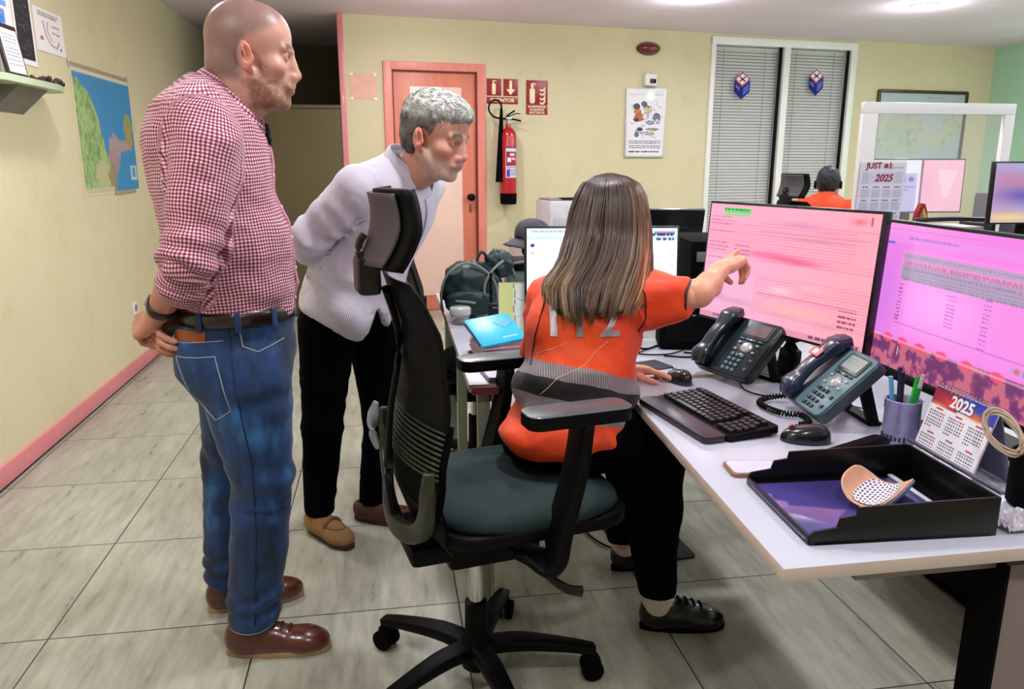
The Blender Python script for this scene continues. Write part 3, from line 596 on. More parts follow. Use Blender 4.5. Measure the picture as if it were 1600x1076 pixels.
    for s in (1,): MB().tube([(backx(.72)+.0, s*.243, .735), (backx(.68)-.004, s*.25, .70), (backx(.64)-.008, s*.247, .65), (backx(.6)-.004, s*.232, .605)], [.4, 1, 1, .4], 12, flat=(.012, .034)).build('lumbar_grip', mat('pale_grip', (134, 140, 148), .35), bk, True, M=TB)
    b = MB(); b.tube([(-.05, 0, .43), (-.11, 0, .42), (-.17, 0, .45), (-.20, 0, .52), (-.215, 0, .62), (-.205, 0, .78), (-.178, 0, .95), (-.205, 0, 1.08)], [.9, 1, 1, .9, .6, .4, .4, .6], 12, flat=(.06, .03)); b.build('back_spine', M_BLACK, r, True, M=TB)
    if headrest:
        b = MB(); b.box((-.245, 0, 1.11), (.05, .09, .085), bev=.012); b.tube([(-.25, 0, 1.12), (-.262, 0, 1.17), (-.248, 0, 1.20)], [.8, .7, .7], 10, flat=(.05, .02)); b.build('headrest_bracket', M_BLKG, r, M=TB)
        def hr(off, inset):
            def fn(u, v):
                y = (u*2-1)*(.135-.012*abs(v-.5)*2)*inset; z = 1.125+.175*v+(.5-v)*(1-inset)*.14
                return (-.225+.05*(abs(y)/.135)**2-.018*(v-.5)**2*4+.012+off+(v-.4)*.03, y, z)
            return fn
        hd = MB(); hd.grid(hr(.012, 1.0), 22, 14, thick=.022); hd = hd.build('headrest_pad', M_BLACK, r, True, M=TB)
        b = MB(); b.grid(hr(-.017, .86), 22, 14, thick=.006); b.build('headrest_back_mesh', M_MESH, hd, True, M=TB)
    if arms:
        for s in (-1, 1):
            am = MB().tube([(.06, s*.17, .435), (.10, s*.22, .43), (.115, s*.245, .455), (.125, s*.25, .52), (.16, s*.25, .66), (.175, s*.25, .775)], [.8, .9, 1, 1, .95, .9], 12, flat=(.03, .095), up=(0, 1, 0)).build('arm_post', M_BLACK, r, True, M=TA)
            b = MB(); b.prism(rrect(.25, .088, .03, 6, cx=.16, cy=s*.25), .032, Matrix.Translation((0, 0, .770)), bev=.01, seg=3); o = b.build('armrest_pad', [M_ARM, M_BLACK], r, M=TA)
            for f in o.data.polygons: f.material_index = 0 if f.normal.z > .25 else 1
    return r
main_chair = chair((.195, 1.785, 0), R(11), 'black high-back office chair with grey headrest that the seated woman uses', base0=R(140-11))
chair((.355, 3.2, 0), R(-2), 'black office chair seen edge-on behind the desk with the backpack', arms=False, lift=-.03, recline=R(13))
chair((3.10, 5.34, 0), R(15), 'black office chair just left of the person with the headset', arms=True, lift=-.03)

# ================================================================== monitors
M_SCR = paintmat('screen_light', .2, emit=1.0); M_BEZ = mat('monitor_bezel', (12, 12, 16), .3)
def monitor(loc, rz, w, h, z0, cv, label, tilt=.07, stand=(0, .12), emitm=None, bez=.008, arm=True, group=None, foot=.24):
    """loc = left end of the foot line on the desk; local x along the width, the screen faces local -y"""
    r = empty('monitor', loc, rz, label, 'monitor', group)
    T = Matrix.Translation((0, 0, z0)) @ Matrix.Rotation(-tilt, 4, 'X')
    MB().box((w/2, .0125, h/2), (w, .025, h), bev=.004, M=T).box((w/2, .035, h*.42), (w*.55, .03, h*.5), bev=.01, M=T).build('housing', M_BEZ, r)
    if cv is not None: panel('screen', cv, w-2*bez, h-2*bez, emitm or M_SCR, T @ Matrix.Translation((w/2, -.0015, h/2)) @ Matrix.Rotation(R(90), 4, 'X'), 0, parent=r)
    x = w/2+stand[0]
    if arm:
        MB().tube([(x, .07, .01), (x, .085, z0*.6), (x, .075, z0+h*.35)], [1, .9, .9], 12, flat=(.075, .03)).build('stand_neck', M_BLACK, r, True)
        MB().prism(rrect(foot, .17, .03, cx=x, cy=stand[1]-.025), .012, bev=.003).build('stand_foot', M_BLACK, r)
    return r
# pink call screen
cv = Canvas(220, 130, (255, 176, 204)); U, V = cv.U, cv.V
cv.a = cv.a*(1-.0)+0; cv.mask(np.clip(1-((U-.15)**2*3+(V-.75)**2*6), 0, 1), (255, 184, 222), .8)
cv.mask(np.clip(U*1.1-.35, 0, 1), (255, 172, 182), .8)
for k in range(34):
    v = .16+k*.0235; cv.rect(0 if k < 12 else .36, v, 1 if k > 9 else .9, v+.006, (244, 138, 172) if k % 3 else (236, 120, 150), .55)
for (u, v, ru, rv, c, k) in ((.5, .40, .22, .035, (248, 110, 150), .9), (.62, .42, .16, .03, (240, 90, 135), .7), (.4, .39, .14, .03, (250, 120, 160), .8), (.6, .13, .2, .035, (226, 150, 190), .8), (.68, .24, .25, .02, (214, 140, 176), .8), (.75, .17, .1, .02, (236, 150, 150), .6), (.52, .66, .1, .04, (255, 214, 216), .8), (.7, .6, .1, .03, (255, 196, 190), .7), (.62, .8, .3, .05, (255, 190, 176), .8), (.25, .82, .2, .04, (222, 160, 190), .7), (.12, .8, .06, .04, (210, 160, 190), .7), (.55, .86, .16, .03, (230, 170, 170), .7), (.8, .87, .1, .03, (220, 160, 170), .7), (.15, .62, .12, .06, (255, 198, 226), .8)):
    cv.blob(u, v, ru, rv, c, k)
cv.rect(.36, .14, 1, .146, (232, 140, 176), .7); cv.rect(.36, .2, .97, .21, (206, 130, 160), .6); cv.rect(.38, .7, .95, .712, (226, 130, 150), .6); cv.rect(.34, .08, .345, .6, (246, 160, 190), .5)
cv.rect(.10, .03, .28, .075, (110, 226, 130)); cv.words(.1, .035, .27, .018, (40, 120, 60), .8, 3); cv.rect(.1, .085, .27, .1, (130, 226, 140), .9)
for v, s in ((.11, 1), (.14, 2), (.17, 4), (.23, 5), (.33, 6), (.36, 7), (.39, 9), (.46, 11), (.52, 12)): cv.words(.02, v, .14+.02*(s % 3), .008, (170, 60, 110), .55, s)
for v in (.34, .38, .41, .45, .50): cv.words(.2, v, .3, .008, (120, 40, 90), .6, int(v*70))
for v in (.72, .76, .80, .84, .9): cv.words(.86, v, .95, .014, (120, 40, 60), .8, int(v*50))
cv.rect(0, .955, 1, 1, (226, 150, 170), .8); cv.words(.1, .965, .3, .02, (130, 90, 110), .8, 3); cv.words(.72, .965, .98, .02, (90, 50, 70), .8, 5); cv.blob(.9, .07, .05, .03, (240, 110, 130), .8); cv.rect(.955, .03, .965, .09, (190, 60, 80), .8)
monitor((.972, 2.283, .74), -1.241, .613, .363, .136, cv, 'large monitor with a pink call screen that the woman points at', tilt=.071)
# purple table screen
cv = Canvas(220, 130, (246, 134, 232)); U, V = cv.U, cv.V
cv.blob(.42, .5, .3, .3, (255, 190, 252), .95); cv.blob(.05, .5, .15, .5, (214, 128, 236), .7); cv.blob(.9, .45, .25, .5, (255, 150, 220), .6); cv.blob(.1, .03, .5, .1, (255, 170, 240), .6)
n3 = vnoise2(220, 130, 26, 11); lim = .80-.02*U
cv.mask((V > lim).astype(float), (150, 70, 122)); cv.mask(((V > lim) & (n3 > .52)).astype(float), (214, 118, 130), .8); cv.mask(((V > lim) & (n3 < .42)).astype(float), (100, 52, 104), .7)
cv.rect(.02, .035, .6, .05, (214, 130, 222), .6); cv.words(.16, .085, .45, .014, (120, 80, 170), .7, 2); cv.rect(0, .08, 1, .13, (236, 160, 240), .4); cv.rect(.02, .13, .07, .15, (90, 90, 210), .8)
cv.rect(.13, .17, .93, .76, (250, 150, 238), .5)
for (v0, v1, c) in ((.19, .24, (178, 166, 190)), (.245, .275, (240, 150, 190)), (.28, .38, (170, 162, 184))): cv.rect(.14, v0, .91, v1, c, .85)
for k, v in enumerate((.205, .25, .265, .295, .32, .345, .365)): cv.words(.15, v, .9, .009, (120, 104, 140), .45, 30+k, .6)
for k in range(12): cv.words(.14, .41+k*.024, .17, .009, (110, 40, 120), .7, k); cv.words(.44, .41+k*.024, .49, .008, (150, 60, 170), .6, k+20) if k < 9 else None; cv.words(.63, .38+k*.026, .67, .008, (150, 60, 170), .6, k+50)
for (a, b_, c_, d_) in ((.13, .17, .93, .173), (.13, .76, .93, .764), (.13, .17, .133, .76), (.928, .17, .932, .76), (.14, .68, .92, .683)): cv.rect(a, b_, c_, d_, (190, 100, 200), .7)
cv.rect(.80, .71, .90, .75, (196, 160, 220), .9); cv.disc(.83, .73, .012, .02, (220, 120, 120)); cv.disc(.87, .73, .012, .02, (90, 130, 220)); cv.rect(.96, .2, .99, .24, (180, 120, 220), .6)
for k, u in enumerate((.12, .22, .33, .46, .6, .75)): cv.disc(u, .80, .035, .03, (250, 80, 120), .9)
cv.rect(0, .795, 1, .805, (255, 190, 220), .6); cv.rect(.195, .84, .20, .9, (250, 240, 240), .9)
monitor((1.22, 1.766, .74), -1.623, .613, .363, .114, cv, 'large monitor with a purple table window, rightmost on the near desk', tilt=.049)
# white page screen behind the woman
cv = Canvas(160, 95, (250, 250, 255)); cv.rect(0, 0, 1, .05, (226, 240, 248)); cv.rect(0, .1, 1, .135, (190, 224, 238), .8); cv.disc(.04, .2, .014, .025, (40, 70, 190)); cv.disc(.04, .29, .008, .014, (150, 160, 190)); cv.words(.03, .03, .4, .02, (150, 170, 190), .8, 1)
for k in range(6): cv.words(.30, .18+k*.075, .44, .012, (160, 196, 214), .8, k)
cv.rect(.85, .04, .99, .08, (90, 110, 200), .8); cv.rect(.88, .05, .95, .08, (230, 120, 160), .8); cv.words(.8, .06, .98, .03, (40, 46, 90), .9, 2); cv.words(.86, .12, .98, .03, (50, 60, 110), .9, 9)
for k in range(5): cv.words(.95, .25+k*.06, .985, .012, (180, 190, 210), .8, k)
monitor((.467, 2.60, .74), -.13, .54, .315, .085, cv, 'monitor with a white page screen behind the seated woman', tilt=.12, emitm=paintmat('screen_light_white', .2, emit=1.25))

def cable(name_, pts, rad, label, m=None, coil=None):
    P = [Vector(p) for p in pts]; out = []
    for i in range(len(P)-1):
        p0, p1, p2, p3 = P[max(i-1, 0)], P[i], P[i+1], P[min(i+2, len(P)-1)]
        for k in range(8):
            t = k/8; out.append(.5*((2*p1)+(-p0+p2)*t+(2*p0-5*p1+4*p2-p3)*t*t+(-p0+3*p1-3*p2+p3)*t**3))
    out.append(P[-1])
    if coil:
        rad2, turns = coil; L = [0]
        for a, c in zip(out[:-1], out[1:]): L.append(L[-1]+(c-a).length)
        new = []; N = int(turns*10)
        for k in range(N+1):
            s = L[-1]*k/N; i = min(max(np.searchsorted(L, s)-1, 0), len(out)-2); f = (s-L[i])/max(L[i+1]-L[i], 1e-6); p = out[i].lerp(out[i+1], f); t = (out[i+1]-out[i]).normalized()
            sd = t.cross(Vector((0, 0, 1))).normalized(); u2 = sd.cross(t); a = 2*pi*turns*k/N; new.append(p+sd*cos(a)*rad2+u2*sin(a)*rad2)
        out = new
    b = MB(); b.tube(out, rad, 6); o = b.build(name_, m or M_BLACK, None, True); tag(o, label, 'cable'); return o
# ------------------------------------------------------------------ behind and left of the pink monitor
mb_ = monitor((1.40, 3.33, .74), R(174), .30, .22, .20, None, 'black monitor turned away, right of the white screen', tilt=.25, foot=.16)
pt = empty('computer_tower', (1.185, 2.76, .74), R(-8), 'black computer tower standing behind the pink monitor', 'computer')
MB().box((0, 0, .17), (.19, .36, .34), bev=.008).build('case', M_MATTE, pt)
MB().box((0, -.181, .285), (.15, .004, .035), bev=.001).build('disc_drive', mat('silver_slot', (150, 150, 160), .3, metal=.5), pt); MB().box((0, -.182, .15), (.14, .004, .19), bev=.001).build('front_grille', M_MATTE, pt)
for x, z in ((-.05, .23), (.05, .225), (-.03, .2)): MB().cyl((x, -.18, z), (x, -.187, z), .006, n=12).build('button', M_CHROME, pt)
sp = empty('mini_computer', (1.02, 2.43, .74), R(-14), 'black mini computer lying behind the left end of the pink monitor', 'computer')
MB().box((0, 0, .075), (.24, .13, .14), bev=.008).build('case', M_MATTE, sp); MB().box((0, -.0655, .075), (.20, .003, .09), bev=.001).build('front_grille', M_BLACK, sp)
for k in range(3): MB().box((-.07+.03*k, -.068, .12), (.012, .003, .005)).build('port', M_GREYM, sp)
for x in (-.09, .09): MB().box((x, 0, .003), (.03, .1, .006)).build('rubber_foot', M_BLACK, sp)
cable('cable', [(.88, 2.42, .745), (.80, 2.34, .745), (.90, 2.32, .745), (1.0, 2.40, .75), (.93, 2.45, .745)], .0025, 'thin black cable looping in front of the mini computer')
pr = empty('storage_cabinet', (1.38, 6.45, 0), R(7), 'low pale cabinet under the white printer by the back wall', 'cabinet')
MB().box((0, 0, .36), (.6, .5, .72), bev=.005).build('body', mat('pale_grey_cabinet', (196, 196, 198), .4), pr); MB().box((0, -.253, .36), (.56, .008, .66), bev=.002).build('door', M_WHITE, pr)
pr = empty('printer', (1.50, 6.38, .72), R(7), 'white laser printer near the back wall behind the woman', 'printer')
MB().box((0, 0, .16), (.42, .38, .32), bev=.012).build('body', mat('printer_white', (206, 206, 214), .4), pr); MB().box((0, .02, .325), (.38, .3, .02), bev=.006).build('lid', mat('printer_grey', (120, 122, 132), .4), pr)
MB().box((.03, -.10, .337), (.24, .09, .012), bev=.003).build('control_panel', M_BLACK, pr); MB().box((0, -.193, .12), (.36, .01, .14), bev=.003).build('paper_drawer', mat('printer_drawer', (184, 186, 196), .4), pr)

# ------------------------------------------------------------------ left end of the middle desks
M_BP = mat('backpack_teal_black', (14, 44, 44), .5, var=.3, vscale=9, bump=.5, bscale=14, bdist=.01); M_STRAP = mat('strap_grey', (120, 126, 120), .6)
bp = empty('backpack', (.335, 3.10, .74), R(-8), 'dark teal backpack slumped on the back desk', 'backpack')
def blobbody(u, v, sx, sy, sz, cz, seed, pw=2.4, amp=.02):
    a = u*2*pi; t = v*pi; d = Vector((cos(a)*sin(t), sin(a)*sin(t), -cos(t))); rad = (abs(d.x)**pw+abs(d.y)**pw+abs(d.z)**pw)**(-1/pw)
    n_ = noise.noise(d*2.2+Vector((seed, 0, 0)))*amp+noise.noise(d*5+Vector((0, seed, 0)))*amp*.5
    return (d.x*rad*(sx+n_), d.y*rad*(sy+n_), cz+d.z*rad*(sz+n_*.7))
b = MB(); b.grid(lambda u, v: blobbody(u, v, .118, .09, .108, .112, 3), 48, 30, closed_u=True); b.build('body', M_BP, bp, True)
b = MB(); b.grid(lambda u, v: blobbody(u, v, .06, .05, .055, .0, 5, 2, .02), 30, 20, closed_u=True); b.build('top_flap', M_BP, bp, True, M=Matrix.Translation((.115, .03, .205)) @ Matrix.Rotation(.5, 4, 'Y'))
b = MB(); b.tube([(-.01+.02*k, -.0, .0) for k in range(2)], .001, 4); b.b.free(); b = MB()
b.tube([(.02, .0, .215), (.045, .0, .26), (.075, .01, .215)], [.018, .022, .014], 8, flat=(1.4, .5)); b.build('grab_loop', M_BP, bp, True)
b = MB(); b.tube([(-.115, -.03, .02), (-.118, -.07, .1), (-.09, -.085, .18), (-.02, -.07, .222), (.05, -.08, .20), (.1, -.085, .14), (.11, -.08, .05)], .005, 8); b.build('piping', M_STRAP, bp, True)
b = MB(); b.tube([(.13, -.06, .23), (.09, -.1, .2), (.06, -.11, .15), (.055, -.108, .10)], .005, 8); b.build('shoulder_strap', M_STRAP, bp, True)
b = MB(); b.tube([(-.06, -.1, .075), (-.02, -.108, .073), (.02, -.104, .068)], .006, 8); b.build('zip_pull', M_STRAP, bp, True)
b = MB(); b.grid(lambda u, v: blobbody(u, v, .10, .02, .05, .0, 8, 2.8, .008), 30, 16, closed_u=True); b.build('front_pocket', M_BP, bp, True, M=Matrix.Translation((0, -.085, .065)))
M_JAR = mat('clear_glass', (226, 234, 228), .05, trans=.85, var=.01); jr = empty('glass_jar', (.272, 2.925, .74), label='small clear glass jar at the left edge of the back desk', cat='jar')
MB().lathe([(.001, .002), (.032, .002), (.034, .01), (.036, .03), (.034, .034)], n=28).build('body', M_JAR, jr, True); MB().lathe([(.001, .036), (.04, .036), (.042, .045), (.042, .062), (.036, .068), (.001, .068)], n=28).build('lid', mat('frosted_lid', (214, 224, 216), .15, trans=.4), jr, True)
wl = empty('walkie_talkie', (.392, 2.83, .74), R(-10), 'black handset standing upright beside the glass jar', 'handset')
MB().box((0, 0, .05), (.052, .034, .10), bev=.012, seg=3).build('body', mat('navy_black', (14, 18, 34), .3), wl); MB().cyl((-.012, 0, .095), (-.012, 0, .21), .005).build('antenna', M_BLACK, wl); MB().box((.004, -.0175, .082), (.02, .002, .006)).build('badge', M_CHROME, wl)
cv = Canvas(40, 60, (226, 240, 226)); cv.rect(0, 0, .36, 1, (212, 228, 150)); cv.line([(.36, 0), (.4, .3), (.36, .5), (.42, .9)], .02, (90, 110, 100)); cv.rect(.66, .08, .98, .4, (60, 120, 150)); cv.line([(.45, .3), (.6, .35), (.6, .6), (.45, .66)], .02, (150, 160, 160)); cv.rect(.5, .45, .9, .9, (196, 230, 232), .7); cv.rect(0, .9, 1, 1, (180, 196, 170), .6)
bd = empty('leaflet_board', (.468, 2.70, .74), R(-8), 'pale green leaflet board standing left of the white screen', 'leaflet')
MB().box((0, .006, .095), (.155, .01, .19), rot=(R(-6), 0, 0)).build('board', mat('board_cream', (200, 206, 180), .5), bd); panel('print', cv, .15, .182, M_PRINT, Matrix.Translation((0, -.0015, .0955)) @ Matrix.Rotation(R(84), 4, 'X'), 0, parent=bd)
bx = empty('storage_box', (.635, 3.32, .74), R(-6), 'grey green box with black lid behind the leaflet board', 'box')
MB().box((0, 0, .085), (.25, .26, .165), bev=.01).build('body', mat('grey_green_plastic', (96, 116, 104), .35, trans=.1), bx); MB().box((0, 0, .18), (.27, .28, .03), bev=.008).build('lid', M_BLACK, bx)
b = MB(); b.tube([(-.09, -.146, .15), (-.09, -.155, .20), (.09, -.155, .2), (.09, -.146, .15)], .005, 8); b.build('handle', M_STRAP, bx, True)
bt = empty('pouch', (.645, 3.32, .935), R(-6), 'black round pouch on the lidded box under the cap', 'pouch')
b = MB(); b.grid(lambda u, v: blobbody(u, v, .062, .055, .048, .052, 2, 2.6, .008), 30, 18, closed_u=True); b.build('body', M_MATTE, bt, True); MB().box((.0, -.058, .03), (.03, .006, .012), bev=.002).build('buckle', M_GREYM, bt)
cp = empty('cap', (.635, 3.32, 1.035), R(200), 'dark grey peaked cap resting on the black pouch', 'cap'); M_CAP = mat('cap_grey', (62, 60, 72), .7, var=.12, bump=.3, bscale=200)
def capf(u, v):
    a = u*2*pi; t = (1-v)*pi/2; return (.088*cos(a)*sin(t)+.012*cos(t), .07*sin(a)*sin(t), .085*cos(t)**.8-.005+.004*sin(6*a)*sin(t))
b = MB(); b.grid(capf, 40, 14, closed_u=True, thick=.003); b.build('crown', M_CAP, cp, True)
b = MB(); b.grid(lambda u, v: ((.07+.075*v)*cos((u-.5)*2.1)*1., (.075+.02*v)*sin((u-.5)*2.1), .004-.03*v-.02*(2*u-1)**2), 24, 8, thick=.004); b.build('peak', M_CAP, cp, True)
# notebook leaning on a stack of papers
pf = empty('paper_stack', (.345, 2.40, .74), R(8), 'stack of pinkish papers under the turquoise notebook', 'papers')
b = MB(); r_ = random.Random(3)
for k in range(12): b.box((r_.uniform(-.004, .004), r_.uniform(-.006, .006), .010+k*.0042), (.15, .13, .0034), rot=(0, 0, r_.uniform(-.12, .12)))
b.build('sheets', mat('pink_grey_paper', (196, 166, 180), .6, var=.05), pf, False); MB().box((0, 0, .004), (.17, .14, .007), bev=.002).build('folder', M_BLACK, pf)
nb = empty('notebook', (.335, 2.405, .792), R(8), 'turquoise notebook tilted on the pink paper stack', 'notebook'); Tn = Matrix.Translation((0, 0, .034)) @ Matrix.Rotation(R(20), 4, 'X') @ Matrix.Rotation(R(-3), 4, 'Y') @ Matrix.Rotation(R(8), 4, 'Z')
MB().box((0, 0, 0), (.155, .165, .010), bev=.004, M=Tn).build('cover', mat('turquoise_cover', (14, 172, 206), .35, var=.04), nb)
MB().box((0, .002, -.008), (.148, .155, .009), M=Tn).build('pages', mat('notebook_pages', (214, 196, 206), .6), nb)
MB().box((.04, .03, .0055), (.05, .05, .001), rot=(0, 0, .6), M=Tn).build('darker_patch', mat('turquoise_patch', (20, 150, 196), .35), nb)
text('lettering', 'm u s e o', .013, M_WHITE, Tn @ Matrix.Translation((.03, -.055, .0054)), nb, bold=True)
b = MB()
for k in range(9): b.box((-.0795, -.06+k*.015, 0), (.003, .006, .012), M=Tn)
b.build('stitching', mat('dark_teal', (10, 90, 120), .5), nb, False)
fo = empty('flip_folder', (.345, 2.185, .74), R(6), 'flat grey folder with dark spine under the far armrest', 'folder')
MB().box((0, 0, .008), (.16, .16, .014), bev=.003).build('cover', mat('lavender_grey', (170, 168, 190), .35), fo); MB().box((-.02, .07, .0165), (.11, .018, .004), bev=.001).build('spine_clip', M_BLACK, fo)
br = empty('wooden_bead_toy', (.436, 2.60, .74), label='small heap of brown wooden blocks beside the paper stack', cat='blocks'); r_ = random.Random(9)
for k in range(7): MB().box((r_.uniform(-.03, .03), r_.uniform(-.02, .03), .008+.014*(k > 4)), (.018, .014, .014), rot=(0, 0, r_.uniform(0, 2)), bev=.002).build('block', mat('brown_wood_a', (120, 84, 50), .5) if k % 2 else mat('brown_wood_b', (190, 158, 104), .5), br)

def keyboard(loc, rz, w, d, label, rest=0.):
    r = empty('keyboard', loc, rz, label, 'keyboard')
    T = Matrix.Rotation(R(4), 4, 'X')
    MB().prism(rrect(w, d, .012, cx=0, cy=0), .016, Matrix.Translation((0, 0, .002)) , bev=.003).build('base', M_BLACK, r, M=T)
    rows = 6; sp_ = (d-.03)/rows; b = MB()
    for j in range(rows):
        y = d/2-.018-sp_*(j+.5)+(.004 if j == 0 else 0); x = -w/2+.012; k = 0
        while x < w/2-.02:
            kw = sp_*1.02; 
            if j == 5 and k == 3: kw = sp_*5.5
            if j in (2, 3, 4) and k == 0: kw = sp_*1.6
            if x+kw > w/2-.008: break
            if not (abs(x-(w*.235)) < sp_*.55):
                bx_, by_ = x+kw/2, y
                q = b.box((bx_, by_, .022), (kw-.0042, sp_-.0042, .009), bev=.0015, seg=1)
            x += kw; k += 1
    b.build('keys', mat('key_black', (24, 24, 28), .4, var=.1), r, False, M=T)
    if rest: MB().prism(rrect(w*.98, rest, .014, cx=0, cy=-d/2-rest/2+.002), .014, Matrix.Translation((0, 0, .001)), bev=.005).build('palm_rest', mat('palm_rest', (36, 26, 38), .32, var=.04), r)
    for s in (-1, 1): MB().box((s*(w/2-.04), d/2-.015, .006), (.02, .012, .012)).build('foot', M_BLACK, r)
    return r
keyboard((.783, 1.706, .7415), R(-81), .33, .14, 'black keyboard with palm rest at the edge of the near desk', .06)
keyboard((.565, 2.25, .741), R(-6), .26, .11, 'small black keyboard left of the woman on the middle desk')
def mouse(loc, rz, label, s=1., red=False):
    r = empty('computer_mouse', loc, rz, label, 'mouse')
    def fn(u, v):
        a = u*2*pi; t = v*pi/2; ru = sin(t)**.6 if t > 0 else 0
        return (.055*s*cos(a)*ru, .031*s*sin(a)*ru*(1+.08*cos(a)), .002+.036*s*cos(t)**.8*(1-.25*cos(a)*ru))
    b = MB(); b.grid(fn, 36, 14, closed_u=True); b.build('body', mat('mouse_black', (20, 24, 28), .22, coat=.3), r, True)
    MB().cyl((.03*s, -.004, .029*s), (.03*s, .004, .029*s), .008*s, n=14).build('wheel', mat('mouse_wheel_red', (110, 20, 40), .4) if red else M_GREYM, r); return r
mouse((.918, 1.515, .74), R(160), 'black mouse in front of the grey desk phone', 1., True)
mouse((.815, 2.02, .74), R(100), 'black mouse beyond the left end of the keyboard', .95)
mp2 = MB().prism(rrect(.11, .10, .008), .003, bev=.0008).build('mouse_pad', mat('dark_pad', (34, 38, 42), .7)); mp2.location = (.79, 2.20, .7405); mp2.rotation_euler = (0, 0, .3); tag(mp2, 'small dark pad on the desk by the woman’s left hand', 'mouse pad')

# ------------------------------------------------------------------ desk phones
def phone(loc, rz, tilt, w, l, bodym, facem, keym, label, screenc, sticker, cvs):
    r = empty('desk_phone', loc, rz, label, 'telephone')
    T = Matrix.Translation((0, 0, .012)) @ Matrix.Rotation(tilt, 4, 'X')
    MB().prism(rrect(w, l, .02, cx=w/2, cy=l/2), .028, bev=.006, seg=3).build('body', bodym, r, M=T)
    fx = w*.655; fw = w*.64
    MB().prism(rrect(fw, l*.97, .014, cx=fx, cy=l/2), .004, Matrix.Translation((0, 0, .027)), bev=.002).build('face_plate', facem, r, M=T)
    F = .031
    sc_ = MB().prism(rrect(fw*.72, l*.27, .006, cx=fx+.004, cy=l*.80), .003, Matrix.Translation((0, 0, F)), bev=.001).build('display_bezel', mat('display_bezel', (50, 58, 58), .3), r, M=T)
    panel('display', cvs, fw*.60, l*.20, screenc, T @ Matrix.Translation((fx+.004, l*.81, F+.0042)), 0, parent=r)
    b = MB()
    for k in range(4): b.box((fx-fw*.24+k*fw*.16+.004, l*.635, F+.002), (fw*.12, .006, .004), bev=.001)
    b.build('soft_keys', keym, r, M=T)
    nv = MB().lathe([(.001, .006), (.012, .006), (.016, .004), (.018, 0)], (fx+.004, l*.50, F), n=26, sx=1.15).build('navigation_key', mat('silver_key', (190, 196, 198), .25, metal=.5), r, M=T)
    b = MB()
    for dx, dy in ((-.034, .012), (.034, .012), (-.034, -.012), (.034, -.012), (0, .026), (0, -.026)): MB().box((fx+.004+dx, l*.50+dy, F+.002), (.010, .006, .004), bev=.001).build('side_key', mat('pale_keys', (176, 186, 188), .4), r, M=T)
    for j in range(4):
        for i in range(3): MB().box((fx-fw*.04+(i-1)*.0185, l*.34-j*.0165, F+.002), (.0125, .010, .005), bev=.0015, M=T).build('dial_key', keym, r)
    for j in range(2): MB().box((fx+fw*.36, l*.30-j*.03, F+.002), (.010, .009, .004), bev=.001, M=T).build('function_key', keym, r)
    hx = w*.16
    hs = MB().tube([(hx, .005, .036), (hx, .03, .050), (hx, l*.3, .052), (hx, l*.5, .055), (hx, l*.7, .052), (hx, l-.02, .050), (hx, l+.012, .036)], [.82, 1.1, .78, .74, .78, 1.1, .82], 14, flat=(.058, .032), up=(0, 0, 1)).build('handset', mat('handset_'+bodym.name, (20, 34, 62) if sticker else (10, 34, 44), .25, coat=.3), r, True, M=T)
    if sticker:
        st = MB().box((hx, l*.66, .0715), (.048, .024, .002), bev=.0005).build('sticker', mat('sticker_pink_red', (206, 90, 100), .4), hs, M=T)
        MB().box((hx, l*.66, .0728), (.02, .014, .001)).build('sticker_mark', M_STW, hs, M=T)
    # prop stand
    e = T @ Vector((w/2, l*.72, 0)); z = e.z
    for s in (-1, 1): MB().tube([(w/2+s*w*.32, e.y, z), (w/2+s*w*.32, e.y+.035, .004)], [1, .9], 8, flat=(.016, .03)).build('prop_leg', M_BLACK, r)
    MB().box((w/2, e.y+.035, .006), (w*.75, .03, .01), bev=.002).build('prop_foot', M_BLACK, r)
    return r
cd1 = Canvas(24, 14, (96, 112, 104)); cd1.words(.1, .2, .6, .1, (60, 70, 66)); cd1.words(.1, .5, .8, .1, (60, 70, 66), seed=3)
nph = phone((1.012, 1.765, .74), R(-95), R(43), .20, .195, mat('phone_grey_blue', (52, 66, 78), .3), mat('phone_face_teal', (88, 122, 130), .32, var=.04), mat('phone_key_dark', (38, 50, 62), .4), 'grey blue desk phone with a pink sticker on its handset', M_GLOSSP, True, cd1)
cd2 = Canvas(24, 14, (110, 86, 92)); cd2.poly([(0, 0), (.5, 0), (.3, 1), (0, 1)], (84, 90, 96))
phone((.905, 2.115, .74), R(-72), R(45), .225, .192, M_BLKG, mat('phone_face_black', (18, 38, 44), .25), mat('phone_key_teal', (70, 106, 112), .35), 'black desk phone under the pink monitor', M_GLOSSP, False, cd2)
hc = cable('handset_cord', [(1.02, 1.79, .76), (.97, 1.80, .752), (.93, 1.76, .751), (.945, 1.68, .752), (.985, 1.655, .752), (.975, 1.60, .752), (.94, 1.59, .752)], .0022, 'curly black handset cord looping beside the grey blue phone', coil=(.006, 42))
hc.parent = nph; hc.matrix_parent_inverse = (Matrix.Translation((1.012, 1.765, .74)) @ Matrix.Rotation(R(-95), 4, 'Z')).inverted(); del hc['category']; del hc['label']
cable('cable', [(.87, 2.30, .745), (.95, 2.27, .745), (.99, 2.33, .745), (1.02, 2.30, .745), (.95, 2.33, .745)], .003, 'black cable snaking behind the black desk phone')
cable('cable', [(.76, 2.5, .745), (.84, 2.40, .745), (.91, 2.44, .745), (1.0, 2.38, .745), (1.06, 2.45, .745)], .0035, 'thick black cable running from the mini computer to the pink monitor')
cable('cable', [(.98, 1.98, .745), (.96, 1.90, .743), (1.0, 1.84, .743), (1.09, 1.86, .743), (1.12, 1.93, .743)], .0022, 'thin dark cable between the two desk phones')
cable('cable', [(1.19, 1.62, .745), (1.24, 1.56, .743), (1.20, 1.49, .743), (1.26, 1.45, .743), (1.30, 1.40, .743)], .003, 'dark cable running behind the pen cup')
